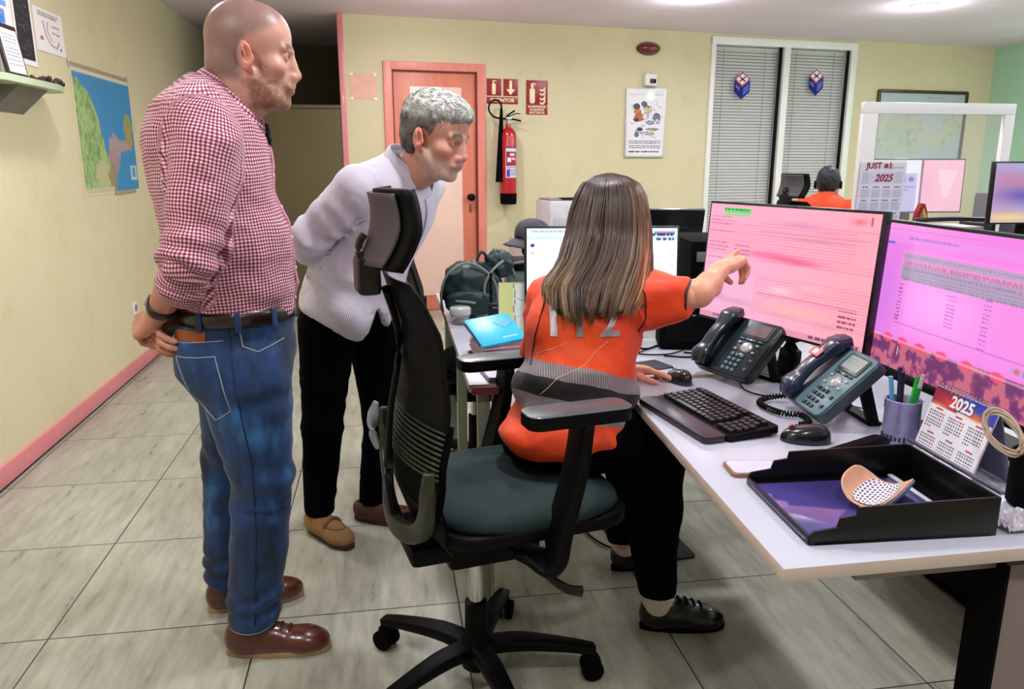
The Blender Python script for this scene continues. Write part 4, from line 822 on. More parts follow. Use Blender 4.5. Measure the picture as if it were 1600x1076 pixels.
cable('cable', [(1.15, 1.74, .743), (1.18, 1.66, .75), (1.14, 1.61, .743), (1.20, 1.58, .743)], .0025, 'pale cable bunched beside the grey blue phone', mat('pale_cable', (200, 200, 206), .4))

# ------------------------------------------------------------------ smartphone, tray, glasses case, stapler
ph = empty('smartphone', (.742, 1.372, .7405), R(-6), 'gold-edged smartphone lying face up left of the letter tray', 'smartphone')
MB().prism(rrect(.147, .072, .012), .008, bev=.003, seg=3).build('body', mat('gold_edge', (150, 112, 82), .3, metal=.4), ph); MB().prism(rrect(.137, .062, .010), .0012, Matrix.Translation((0, 0, .0078))).build('screen', mat('phone_screen', (196, 200, 226), .3), ph)  # pale lilac reflection on the switched-off screen is put into its colour
MB().prism(rrect(.03, .03, .008, cx=.055, cy=.018), .003, Matrix.Translation((0, 0, .0075)), bev=.001).build('ring_grip', mat('gold_edge', (0, 0, 0)), ph)
tr = empty('letter_tray', (.840, 1.18, .7405), R(-3), 'black letter tray at the near corner of the desk', 'tray')
b = MB(); b.prism(rrect(.335, .255, .012), .006); b.build('tray_floor', M_BLACK, tr)
side = [(-.165, 0), (.165, 0), (.165, .066), (.158, .07), (-.085, .064), (-.088, .05), (-.115, .046), (-.12, .03), (-.16, .024), (-.165, .018)]
for s in (-1, 1): MB().prism(side, .005, Matrix.Translation((0, s*.125+.0025, 0)) @ Matrix.Rotation(R(90), 4, 'X'), bev=.001).build('side_wall', M_BLKG, tr)
MB().box((.165, 0, .034), (.006, .25, .068), bev=.002).build('end_wall', M_BLKG, tr); MB().box((-.165, 0, .008), (.006, .25, .016), bev=.002).build('front_lip', M_BLKG, tr)
MB().box((.12, 0, .012), (.010, .22, .004), bev=.001).build('label_strip', mat('strip_white', (200, 206, 216), .4), tr)
MB().box((.172, .01, .073), (.008, .26, .006), bev=.001).build('steel_rail', mat('steel_ribbed', (120, 140, 146), .25, metal=.8), tr)
pl = MB().prism(rrect(.29, .225, .008), .003, bev=.0008).build('plastic_sleeve', mat('violet_sheen_plastic', (70, 62, 128), .12, var=.35, vscale=5, coat=.6)); pl.location = (.815, 1.17, .7475); pl.rotation_euler = (0, 0, R(-3)); tag(pl, 'clear plastic sleeve with painted violet reflection lying in the letter tray', 'plastic sleeve')  # purple reflection on the clear plastic is put into its base colour
gc = empty('glasses_case', (.868, 1.185, .7515), R(38), 'open tan glasses case with dotted lining in the letter tray', 'glasses case')
def gcf(r0, off):
    def fn(u, v):
        w_ = abs(2*v-1); a = (u-.5)*pi*.98*math.sqrt(max(.02, 1-.80*w_**3)); t = 1-w_**2.6*.15; return ((v-.5)*.14, sin(a)*r0*1.3*t, .048-cos(a)*r0*1.08+(1-t)*.03+off)
    return fn
b = MB(); b.grid(gcf(.040, 0), 26, 24, thick=.0025); b.build('shell', mat('tan_leather', (206, 158, 128), .5, var=.08), gc, True)
cvd = Canvas(64, 64, (230, 226, 238))
for i in range(9):
    for j in range(9): cvd.disc((i+.5+(j % 2)*.5)/9, (j+.5)/9, .036, .036, (46, 42, 64))
me = panel_mesh(cvd, 1, 1); co = np.zeros(len(me.vertices)*3); me.vertices.foreach_get('co', co); co = co.reshape(-1, 3); f2 = gcf(.0385, .0035)
co = np.array([f2(.5+.42*p[1], .5+.86*p[0]) for p in co]); me.vertices.foreach_set('co', co.ravel()); link('dotted_cloth', me, M_PRINT, gc, True)
b = MB(); b.grid(lambda u, v: gcf(.0425, -.0015)(u*.42, v), 12, 22, thick=.002); b.build('outer_cover', mat('blue_grey_leather', (96, 122, 148), .4), gc, True)
stp = empty('stapler', (.985, 1.418, .7405), R(8), 'long black stapler lying behind the letter tray', 'stapler')
MB().tube([(-.07, 0, .012), (0, 0, .018), (.05, 0, .024), (.07, 0, .02)], [.7, 1, 1.1, .8], 12, flat=(.03, .026)).build('arm', M_BLACK, stp, True); MB().box((0, 0, .004), (.15, .034, .008), bev=.003).build('base', M_MATTE, stp)
# pen cup, calendar, black mug with cable coil
pc = empty('pen_cup', (1.125, 1.478, .74), label='lavender tin cup full of pens beside the desk calendar', cat='pen holder')
MB().lathe([(.001, .002), (.036, .002), (.0375, .006), (.0375, .098), (.039, .10), (.037, .102), (.035, .098), (.035, .006), (.001, .006)], n=40).build('tin', mat('lavender_tin', (150, 146, 190), .3, metal=.3, var=.18, vscale=18), pc, True)
for k, (a, c, h_) in enumerate(((.2, (30, 170, 60), .15), (1.4, (20, 30, 70), .165), (2.6, (90, 170, 220), .15), (3.8, (20, 22, 40), .17), (5.0, (24, 150, 60), .135), (5.8, (200, 180, 190), .16))):
    d = Vector((cos(a), sin(a), 0)); pn = MB().cyl(d*.012+Vector((0, 0, .012)), d*.032+Vector((0, 0, h_)), .0048, n=10).build('pen', mat('pen_%d' % k, c, .3), pc); pn.parent = None
    pn.location = pc.location; pn.name = 'pen'; tag(pn, ['green topped pen leaning in the lavender cup', 'tall navy pen in the lavender cup', 'pale blue capped pen in the lavender cup', 'tallest black pen in the lavender cup', 'short green pen at the front of the lavender cup', 'pale pink pen in the lavender cup'][k], 'pen', 'pens in the cup')
b = MB()
for k in range(9): b.box((.0376*cos(2.4+k*.24), .0376*sin(2.4+k*.24), .016), (.003, .005, .008+.003*(k % 3)), rot=(0, 0, 2.4+k*.24))
b.build('dark_print', mat('dark_print', (40, 40, 66), .4), pc, False); MB().box((.0372*cos(2.5), .0372*sin(2.5), .088), (.003, .016, .016), rot=(0, 0, 2.5)).build('blue_print', mat('blue_print', (30, 40, 120), .4), pc)
cal = empty('desk_calendar', (1.137, 1.325, .7405), R(-93), 'tent desk calendar for 2025 with months in red and black', 'calendar')
cc = Canvas(150, 130, (226, 226, 234))
cc.rect(0, 0, 1, .22, (40, 60, 170)); cc.mask(((cc.V < .25+.05*np.sin(cc.U*7)) & (cc.U < .45)).astype(float), (150, 30, 60), .9); cc.blob(.35, .16, .3, .09, (220, 60, 60), .9); cc.blob(.75, .2, .2, .08, (230, 110, 40), .9); cc.blob(.9, .08, .2, .08, (30, 50, 190), .9); cc.blob(.15, .24, .2, .05, (226, 160, 80), .8); cc.mask(((cc.V > .25)).astype(float), (226, 226, 234))
for j in range(2):
    for i in range(3):
        u0, v0 = .04+i*.325, .28+j*.345; cc.rect(u0+.09, v0, u0+.2, v0+.022, (170, 40, 60), .9)
        for rr in range(6):
            for k in range(7): cc.rect(u0+k*.038, v0+.05+rr*.043, u0+k*.038+.024, v0+.05+rr*.043+.022, (60, 62, 80) if k < 6 else (150, 60, 70), .85 if rr < 5 else (.85 if k < 3 else 0))
cc.rect(.55, .965, .9, 1, (150, 186, 206), .8)
Tc = Matrix.Translation((0, -.03, 0)) @ Matrix.Rotation(R(-16), 4, 'X')
MB().box((0, .001, .078), (.185, .002, .156), M=Tc).build('back_board', mat('board_white', (214, 214, 222), .5), cal)
panel('page', cc, .183, .154, M_PRINT, Tc @ Matrix.Translation((0, -.0012, .078)) @ Matrix.Rotation(R(90), 4, 'X'), 0, parent=cal)
Tb = Matrix.Translation((0, .058, 0)) @ Matrix.Rotation(R(16), 4, 'X'); MB().box((0, 0, .078), (.185, .002, .156), M=Tb).build('rear_board', mat('board_grey_blue', (120, 120, 150), .5), cal)
b = MB()
for k in range(16):
    x = -.085+k*.0113; b.tube([(x, .013+.007*cos(a), .152+.007*sin(a)) for a in np.linspace(0, 2*pi, 10, endpoint=False)], .0009, 5, closed=True)
b.build('spiral_binding', M_CHROME, cal)
text('year_lettering', '2025', .034, M_WHITE, Tc @ Matrix.Translation((-.002, -.0018, .135)) @ Matrix.Rotation(R(90), 4, 'X'), cal, bold=True)
mg = empty('black_mug', (1.150, 1.140, .74), label='black cup at the right edge of the near desk', cat='cup')
MB().lathe([(.001, .002), (.036, .002), (.04, .008), (.041, .10), (.039, .104), (.036, .1), (.035, .01), (.001, .008)], n=40).build('body', M_MATTE, mg, True)
co_ = []
for k in range(150):
    a = k*.26; rr = .034+.004*sin(k*.37); co_.append((1.105+.3*rr*sin(a), 1.175+rr*1.35*cos(a), .872+rr*.7*sin(a)+.5*rr*cos(a)+.004*sin(k*.21)))
co_ += [(1.14, 1.15, .85), (1.15, 1.142, .83), (1.15, 1.14, .77)]
b = MB(); b.tube(co_, .0019, 6); o = b.build('cable_coil', mat('beige_cable', (168, 148, 128), .4), None, True); tag(o, 'beige cable coil sticking out of the black cup', 'cable')
fl = empty('crumpled_wrapper', (1.062, 1.075, .7405), label='crumpled clear wrapper at the right edge beside the letter tray', cat='wrapper')
b = MB(); b.grid(lambda u, v: ((u-.5)*.085, (v-.5)*.07, .006+.018*abs(noise.noise(Vector((u*6, v*6, 2))))+.006*abs(noise.noise(Vector((u*15, v*15, 5))))), 26, 22, thick=.0012); b.build('film', mat('clear_film', (210, 206, 216), .15, trans=.3, var=.2, vscale=40), fl, False)

# ================================================================== right background workstation
d4 = desk((2.15, 3.08, 0), [(0, 0), (2.3, 0), (2.3, 1.10), (0, 1.10)], 'white desk of the far workstation behind the pink monitors', [(.06, .06, .05, .05), (2.24, .06, .05, .05), (.06, 1.04, .05, .05), (2.24, 1.04, .05, .05)], [(1.15, 1.04, 2.2, .03)], M_LEG)
dv = empty('screen_divider', (2.83, 3.72, .7405), label='white framed clear desk divider in front of the mint corner', cat='divider')
w, h, t = .865, .905, .055
b = MB(); b.box((0, 0, h-t/2), (w, .03, t), bev=.004); b.build('top_rail', M_WHITE, dv)
MB().box((-w/2+.042, 0, (h-t)/2), (.084, .03, h-t), bev=.004).build('upright', M_WHITE, dv); MB().box((w/2-t/2, 0, (h-t)/2), (t, .03, h-t), bev=.004).build('upright', M_WHITE, dv)
MB().box((0, 0, t/2), (w-2*t, .03, t), bev=.004).build('bottom_rail', M_WHITE, dv)
g = NT('clear_acrylic'); g.b.inputs['Base Color'].default_value = (.95, .97, .97, 1); g.b.inputs['Alpha'].default_value = .10; g.b.inputs['Roughness'].default_value = .08
MB().box((0, 0, h/2), (w-2*t, .004, h-2*t)).build('clear_pane', g.m, dv)
cw = Canvas(120, 150, (206, 204, 222)); cw.rect(0, 0, 1, .04, (236, 232, 240)); cw.rect(.05, .17, .95, .33, (196, 194, 214)); cw.rect(.05, .17, .2, .33, (170, 168, 196), .6); cw.rect(.78, .17, .95, .33, (176, 176, 204), .6)
for j in range(3):
    for i in range(4):
        u0, v0 = .06+i*.235, .37+j*.185; cw.words(u0+.02, v0, u0+.16, .018, (80, 76, 110), .8, i+j); cw.rect(u0, v0+.035, u0+.2, v0+.155, (186, 186, 208), .9)
        for rr in range(5): cw.rect(u0+.01, v0+.045+rr*.022, u0+.19, v0+.052+rr*.022, (130, 128, 160), .5)
cw.words(.5, .1, .95, .016, (120, 110, 150), .7, 2); cw.words(.1, .95, .7, .028, (40, 36, 60), .9, 4)
wc = empty('wall_calendar', (2.527, 3.695, 1.37), 0, 'tall white 2025 planner sheet hanging on the left of the clear divider', 'calendar'); Tq = Matrix.Translation((0, -.004, -.19)) @ Matrix.Rotation(R(90), 4, 'X') @ Matrix(((1, .03, 0, 0), (0, 1, 0, 0), (0, 0, 1, 0), (0, 0, 0, 1)))
panel('page', cw, .255, .36, M_PRINT, Tq, .0015, parent=wc)
text('brand_lettering', 'JUST', .042, mat('maroon_ink', (130, 24, 60), .5), Tq @ Matrix.Translation((-.055, .152, .001)), wc, bold=True, sx=1.0); MB().lathe([(.001, 0), (.012, 0), (.012, .001), (.001, .001)], n=18).build('red_dot', mat('sign_red_ink', (170, 20, 50), .5), wc, M=Tq @ Matrix.Translation((.013, .152, .001))); text('brand_lettering', 'I:', .042, MATS['maroon_ink'], Tq @ Matrix.Translation((.04, .152, .001)), wc, bold=True)
text('year_lettering', '2025', .05, MATS['maroon_ink'], Tq @ Matrix.Translation((.01, .09, .001)), wc, bold=True, shear=.25)
cv = Canvas(90, 56, (196, 188, 236)); cv.rect(0, 0, .56, .26, (244, 242, 252)); cv.rect(.06, .33, .4, .42, (70, 70, 130), .6); cv.words(.08, .33, .38, .05, (40, 40, 90), .9, 2); cv.words(.08, .41, .36, .04, (60, 60, 110), .9, 3); cv.disc(.46, .38, .03, .05, (110, 110, 200)); cv.rect(.04, .52, .5, .53, (110, 110, 170)); cv.words(.06, .58, .46, .02, (150, 150, 210), .8, 3); cv.words(.06, .66, .4, .02, (150, 150, 210), .8, 4)
cv.rect(.52, 0, .56, 1, (240, 238, 250)); cv.rect(.565, 0, 1, 1, (255, 190, 212)); cv.rect(.56, 0, .575, 1, (120, 60, 110)); cv.poly([(.74, .2), (.95, .2), (.86, .75), (.8, .75)], (255, 214, 226), .9); cv.blob(.65, .5, .1, .4, (250, 170, 205), .7)
monitor((2.66, 4.02, .74), R(-4), .58, .30, .33, cv, 'far monitor showing a lavender page and a pink page side by side', tilt=.03)
cv = Canvas(60, 60, (190, 160, 200)); cv.blob(.5, .1, .6, .2, (150, 190, 235), 1); cv.blob(.2, .3, .3, .3, (196, 130, 170), .9); cv.blob(.4, .55, .5, .2, (110, 90, 180), 1); cv.blob(.8, .75, .4, .15, (30, 170, 240), 1); cv.blob(.2, .92, .5, .12, (240, 210, 150), 1); cv.blob(.85, .98, .3, .08, (250, 220, 160), 1); cv.blob(.7, .3, .25, .15, (220, 180, 170), .8)
monitor((2.755, 3.20, .74), R(-2), .50, .285, .33, cv, 'monitor with a colourful blurred sunset picture at the right edge', tilt=.03)
M_WIRE = mat('tray_black', (26, 26, 28), .35); pt = empty('paper_tray', (2.76, 3.545, .7405), R(-3), 'tall black paper tray filled with papers on the far desk', 'tray')
for z in (.06, .19, .27): MB().box((0, 0, z), (.42, .26, .008), bev=.002).build('shelf', M_WIRE, pt)
for s in (-1, 1): MB().tube([(s*.21, -.13, .0), (s*.21, -.13, .31), (s*.19, -.13, .335)] , .010, 8).build('side_post', M_WIRE, pt, True); MB().box((s*.212, 0, .16), (.006, .24, .3), bev=.001).build('side_panel', M_WIRE, pt)
MB().tube([(-.19, -.13, .335), (0, -.13, .34), (.19, -.13, .335)], .012, 8).build('front_bar', M_WIRE, pt, True)
for z in (.10, .20, .278): MB().box((-.01, -.01, z+.012), (.36, .22, .018), rot=(0, 0, .03)).build('papers', mat('loose_papers', (216, 212, 208), .6, var=.2, vscale=20, vec=(1, 1, 20)), pt)
tc = empty('cone_ornament', (2.60, 3.42, 1.07), label='small red and yellow pointed ornament on the tall paper tray', cat='ornament'); 
MB().prism([(-.035, 0), (.035, 0), (.03, .06), (.012, .105), (-.008, .108), (-.024, .07)], .03, Matrix.Rotation(R(90), 4, 'X'), bev=.004).build('body', mat('ornament_red', (150, 26, 30), .35), tc)
MB().prism([(-.014, .004), (.03, .004), (.02, .055), (.004, .085)], .004, Matrix.Translation((0, -.03, 0)) @ Matrix.Rotation(R(90), 4, 'X')).build('yellow_panel', mat('ornament_yellow', (206, 180, 70), .35), tc); MB().prism([(-.02, .004), (.006, .004), (0, .06), (-.01, .06)], .004, Matrix.Translation((0, -.032, 0)) @ Matrix.Rotation(R(90), 4, 'X')).build('grey_panel', M_GREYM, tc)
tc.location = (2.60, 3.48, 1.048)
bx = empty('desk_organiser', (3.42, 3.92, .7405), R(5), 'dark box with clutter behind the sunset monitor', 'box'); MB().box((0, 0, .22), (.14, .2, .44), bev=.01).build('body', mat('dark_purple_grey', (60, 54, 64), .5), bx); MB().box((.0, -.03, .45), (.12, .12, .02), rot=(0, -.2, 0)).build('papers', mat('loose_papers', (0, 0, 0)), bx)
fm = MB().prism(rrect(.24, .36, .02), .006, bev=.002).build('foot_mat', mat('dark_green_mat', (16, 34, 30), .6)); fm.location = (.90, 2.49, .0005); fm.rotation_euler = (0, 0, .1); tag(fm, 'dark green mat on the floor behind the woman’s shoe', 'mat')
cable('floor_cable', [(.86, 2.35, .006), (.74, 2.45, .006), (.70, 2.6, .006), (.78, 2.8, .006), (.9, 2.9, .006)], .004, 'thin dark cable looping on the floor under the desks')
# ================================================================== smooth bodies grown from blended shapes
def _h3(x, y, z, s):
    n = (x*73856093) ^ (y*19349663) ^ (z*83492791) ^ (s*2654435761); n = (n ^ (n >> 13))*1274126177; return ((n ^ (n >> 16)) & 0xffff)/65535.
def vn3(P, seed=0):
    P = np.asarray(P, float); I = np.floor(P).astype(np.int64); f = P-I; f = f*f*(3-2*f); o = 0
    for dx in (0, 1):
        for dy in (0, 1):
            for dz in (0, 1):
                w = (f[:, 0] if dx else 1-f[:, 0])*(f[:, 1] if dy else 1-f[:, 1])*(f[:, 2] if dz else 1-f[:, 2]); o = o+w*_h3(I[:, 0]+dx, I[:, 1]+dy, I[:, 2]+dz, seed)
    return o*2-1
class SDF:
    def __init__(s): s.ops = []
    def add(s, fn, lo, hi, k=.02, mode='u'): s.ops.append((fn, np.array(lo, float), np.array(hi, float), k, mode)); return s
    def cone(s, a, b, ra, rb=None, k=.02, mode='u', flat=None):
        a, b = np.array(a, float), np.array(b, float); rb = ra if rb is None else rb; d = b-a; L = max(d@d, 1e-12); r = max(ra, rb)
        if flat is not None: ax = np.array(flat[0], float); ax /= np.linalg.norm(ax); fac = flat[1]
        def fn(X, Y, Z):
            px, py, pz = X-a[0], Y-a[1], Z-a[2]
            if flat is not None:
                # flatten about the closest point of the axis line
                t0 = np.clip((px*d[0]+py*d[1]+pz*d[2])/L, 0, 1); qx, qy, qz = px-t0*d[0], py-t0*d[1], pz-t0*d[2]; c = (qx*ax[0]+qy*ax[1]+qz*ax[2])*(fac-1)
                return np.sqrt((qx+ax[0]*c)**2+(qy+ax[1]*c)**2+(qz+ax[2]*c)**2)-(ra+(rb-ra)*t0)
            t = np.clip((px*d[0]+py*d[1]+pz*d[2])/L, 0, 1)
            return np.sqrt((px-t*d[0])**2+(py-t*d[1])**2+(pz-t*d[2])**2)-(ra+(rb-ra)*t)
        return s.add(fn, np.minimum(a, b)-r, np.maximum(a, b)+r, k, mode)
    def ell(s, c, r, k=.02, mode='u', rot=None):
        c, r = np.array(c, float), np.array(r, float); Rm = None if rot is None else np.array(rot, float)
        def fn(X, Y, Z):
            x, y, z = X-c[0], Y-c[1], Z-c[2]
            if Rm is not None: x, y, z = x*Rm[0, 0]+y*Rm[1, 0]+z*Rm[2, 0], x*Rm[0, 1]+y*Rm[1, 1]+z*Rm[2, 1], x*Rm[0, 2]+y*Rm[1, 2]+z*Rm[2, 2]
            k0 = np.sqrt((x/r[0])**2+(y/r[1])**2+(z/r[2])**2); k1 = np.sqrt((x/r[0]**2)**2+(y/r[1]**2)**2+(z/r[2]**2)**2)+1e-9
            return k0*(k0-1)/k1
        R_ = r if Rm is None else np.sqrt((Rm**2)@(r**2))
        return s.add(fn, c-R_, c+R_, k, mode)
    def clip(s, fn): s.ops.append((fn, None, None, 0, 'clip')); return s
    def mesh(s, h, M=None):
        A = [o for o in s.ops if o[4] == 'u']; lo = np.min([o[1] for o in A], 0)-3*h; hi = np.max([o[2] for o in A], 0)+3*h
        n = np.ceil((hi-lo)/h).astype(int)+1; ax = [lo[i]+h*np.arange(n[i]) for i in range(3)]
        D = np.full(n, .08, np.float32)
        for fn, l, u, k, mode in s.ops:
            if mode == 'clip':
                X, Y, Z = ax[0][:, None, None], ax[1][None, :, None], ax[2][None, None, :]; D = np.maximum(D, fn(X, Y, Z)); continue
            m = k+3*h+.004; i0 = np.clip(((l-m-lo)/h).astype(int), 0, n); i1 = np.clip(np.ceil((u+m-lo)/h).astype(int)+1, 0, n)
            if (i1 <= i0).any(): continue
            sl = tuple(slice(a, b_) for a, b_ in zip(i0, i1)); X, Y, Z = ax[0][sl[0]][:, None, None], ax[1][sl[1]][None, :, None], ax[2][sl[2]][None, None, :]
            d = fn(X, Y, Z); E = D[sl]
            if mode == 'u': hh = np.maximum(k-np.abs(E-d), 0)/max(k, 1e-6); D[sl] = np.minimum(E, d)-hh*hh*k/4
            else: d = -d; hh = np.maximum(k-np.abs(E-d), 0)/max(k, 1e-6); D[sl] = np.maximum(E, d)+hh*hh*k/4
        D = D.astype(np.float64); D[0] = D[-1] = .08; D[:, 0] = D[:, -1] = .08; D[:, :, 0] = D[:, :, -1] = .08
        ins = D < 0; c = np.zeros(np.array(n)-1, np.int8)
        for i in (0, 1):
            for j in (0, 1):
                for k_ in (0, 1): c += ins[i:n[0]-1+i, j:n[1]-1+j, k_:n[2]-1+k_]
        act = np.argwhere((c > 0) & (c < 8)); vid = np.full(c.shape, -1, np.int64); vid[tuple(act.T)] = np.arange(len(act))
        P = np.zeros((len(act), 3)); W = np.zeros(len(act)); cs = [(i, j, k_) for i in (0, 1) for j in (0, 1) for k_ in (0, 1)]
        dv_ = {q: D[act[:, 0]+q[0], act[:, 1]+q[1], act[:, 2]+q[2]] for q in cs}
        for q in cs:
            for a in range(3):
                if q[a] == 0:
                    q2 = list(q); q2[a] = 1; q2 = tuple(q2); d0, d1_ = dv_[q], dv_[q2]; x = (d0 < 0) != (d1_ < 0); t = np.where(x, d0/np.where(x, d0-d1_, 1), 0)
                    p_ = np.array(q, float)[None, :].repeat(len(act), 0); p_[:, a] += t; P += p_*x[:, None]; W += x
        V = lo+h*(act+P/W[:, None]); F = []
        for a in range(3):
            b_, c_ = (a+1) % 3, (a+2) % 3; s0 = [slice(None)]*3; s1 = [slice(None)]*3; s0[a] = slice(0, -1); s1[a] = slice(1, None)
            A0, A1 = ins[tuple(s0)], ins[tuple(s1)]; E = np.argwhere(A0 != A1); E = E[(E[:, b_] > 0) & (E[:, c_] > 0)]
            def cell(db, dc): Q = E.copy(); Q[:, b_] -= db; Q[:, c_] -= dc; return vid[Q[:, 0], Q[:, 1], Q[:, 2]]
            q = np.stack([cell(0, 0), cell(1, 0), cell(1, 1), cell(0, 1)], 1); fl = A0[E[:, 0], E[:, 1], E[:, 2]]; q[~fl] = q[~fl][:, ::-1]; F.append(q)
        F = np.vstack(F); F = F[(F >= 0).all(1)]
        # light smoothing
        for _ in range(2):
            acc = np.zeros_like(V); cnt = np.zeros(len(V))
            for i in range(4):
                np.add.at(acc, F[:, i], V[F[:, (i+1) % 4]]); np.add.at(cnt, F[:, i], 1)
            V = V*.5+.5*acc/np.maximum(cnt, 1)[:, None]
        return V, F
def normals(V, F):
    fn = np.cross(V[F[:, 2]]-V[F[:, 0]], V[F[:, 3]]-V[F[:, 1]]); N = np.zeros_like(V)
    for i in range(4): np.add.at(N, F[:, i], fn)
    return N/np.maximum(np.linalg.norm(N, axis=1), 1e-12)[:, None]
def to_np(M): return np.array([[M[i][j] for j in range(4)] for i in range(4)])
def xf(M, V): M = to_np(M) if not isinstance(M, np.ndarray) else M; return V@M[:3, :3].T+M[:3, 3]
def npmesh(name, V, F, m, parent, paint=None, cl=None, loc=(0, 0, 0)):
    me = bpy.data.meshes.new(name); V = V-np.array(loc); me.vertices.add(len(V)); me.vertices.foreach_set('co', V.astype(np.float32).ravel())
    me.loops.add(F.size); me.loops.foreach_set('vertex_index', F.astype(np.int32).ravel()); me.polygons.add(len(F)); me.polygons.foreach_set('loop_start', np.arange(0, F.size, F.shape[1], dtype=np.int32)); me.update(calc_edges=True); me.validate()
    if paint is not None: at = me.attributes.new('paint', 'FLOAT_COLOR', 'POINT'); at.data.foreach_set('color', np.hstack([lin(np.clip(paint, 0, 255)), np.ones((len(V), 1))]).astype(np.float32).ravel())
    if cl is not None: at = me.attributes.new('cl', 'FLOAT_VECTOR', 'POINT'); at.data.foreach_set('vector', cl.astype(np.float32).ravel())
    return link(name, me, m, parent, True)
def clcoord(V, segs):
    """cloth coordinates: around and along the nearest limb; segs = (a, b, radius, ref, circumference)"""
    best = np.full(len(V), 1e9); out = np.zeros((len(V), 3))
    for i, (a, b_, r, ref, circ) in enumerate(segs):
        a, b_ = np.array(a, float), np.array(b_, float); d = b_-a; L = np.linalg.norm(d); d /= L; t = (V-a)@d; tc_ = np.clip(t, 0, L); q = V-a-tc_[:, None]*d; dist = np.linalg.norm(q, axis=1)-r
        ref_ = np.array(ref, float); ref_ -= d*(ref_@d); ref_ /= np.linalg.norm(ref_); sd = np.cross(d, ref_); ang = np.arctan2(q@sd, q@ref_)
        m = dist < best; best[m] = dist[m]; out[m] = np.stack([ang/(2*pi)*circ, t, np.full(len(V), i)], 1)[m]
    return out
def cloth(name, S, h, m, parent, loc, segs, amp=.004, fr=(9, 24), seed=0, extra=None):
    V, F = S.mesh(h); cl = clcoord(V, segs); N = normals(V, F); cl[:, 0] += .004*vn3(V*11, 71)+.0016*vn3(V*30, 72); cl[:, 1] += .005*vn3(V*12, 73)+.0018*vn3(V*34, 74)
    q = np.stack([cl[:, 0]*fr[0]+cl[:, 2]*7, cl[:, 1]*fr[1]+.6*vn3(V*9, seed+5), V[:, 2]*2], 1)
    n1 = 1-np.abs(vn3(q, seed))*2; n2 = vn3(V*55, seed+1); dsp = amp*(n1*.8+.25*n2)
    if extra is not None: dsp = dsp+extra(V, cl)
    V = V+N*dsp[:, None]; return npmesh(name, V, F, m, parent, cl=cl, loc=loc), V, F

def head_ops(S, fem=False, jaw=1., neck_to=None, neck_r=.056):
    """head in its own frame: x to the face, y to its left, z up, origin between the ears"""
    S.ell((-.018, 0, .046), (.098, .077, .086), .02); S.ell((.034, 0, .048), (.062, .066, .064), .03); S.ell((.035, 0, -.02), (.052, .058, .068), .03)
    S.ell((.028, 0, -.068), (.052, .052*jaw, .040), .03); S.ell((.073, 0, -.100), (.022, .026, .018), .022)
    if neck_to is not None: S.cone((-.028, 0, -.05), neck_to, neck_r, neck_r*1.08, .035)
    S.cone((.03, 0, -.075), (-.03, 0, -.12), .035, .045, .03)
    for s in (-1, 1):
        S.ell((.058, s*.046, -.022), (.026, .022, .02), .022); S.cone((.0, s*.062, -.045), (.055, s*.036, -.092), .014, .016, .025)
        S.ell((.103, s*.034, .004), (.022, .018, .012), .012, 'd')
        S.cone((.094, s*.012, .022), (.082, s*.046, .023), .0085, .007, .014)
    S.ell((.086, 0, -.022), (.024, .018, .034), .014); S.cone((.092, 0, .012), (.107, 0, -.028), .0085, .0105, .012); S.ell((.109, 0, -.034), (.013, .0125, .011), .008)
    for s in (-1, 1): S.ell((.101, s*.0135, -.038), (.011, .008, .008), .006); S.ell((.105, s*.0075, -.0475), (.006, .0036, .004), .003, 'd')
    S.ell((.086, 0, -.060), (.018, .026, .024), .02)
    S.cone((.100, -.012, -.0605), (.100, .012, -.0605), .0050, None, .006); S.cone((.092, -.024, -.064), (.092, .024, -.064), .004, None, .008); S.cone((.098, -.012, -.0735), (.098, .012, -.0735), .0058, None, .006)
    S.cone((.106, -.020, -.067), (.106, .020, -.067), .0018, None, .003, 'd'); S.cone((.103, -.014, -.0835), (.103, .014, -.0835), .005, None, .010, 'd')
    for s in (-1, 1):
        S.ell((.0785, s*.033, .004), (.0135, .0155, .0125), .004)
        S.ell((.094, s*.033, .0035), (.012, .0125, .0036), .0018, 'd')
        e = Matrix.Rotation(s*.35, 3, 'Z') @ Matrix.Rotation(-.2, 3, 'Y')
        S.ell((-.010, s*.084, -.004), (.021, .010, .034), .005, rot=e); S.ell((-.004, s*.0935, -.002), (.012, .0085, .018), .003, 'd', rot=e); S.ell((-.010, s*.0955, .014), (.011, .006, .010), .002, 'd', rot=e); S.cone((-.016, s*.093, .016), (-.006, s*.092, -.004), .0028, None, .003); S.ell((.002, s*.080, -.034), (.009, .006, .009), .006)
        S.cone((.010, s*.0865, -.006), (.010, s*.086, -.012), .004, None, .003)
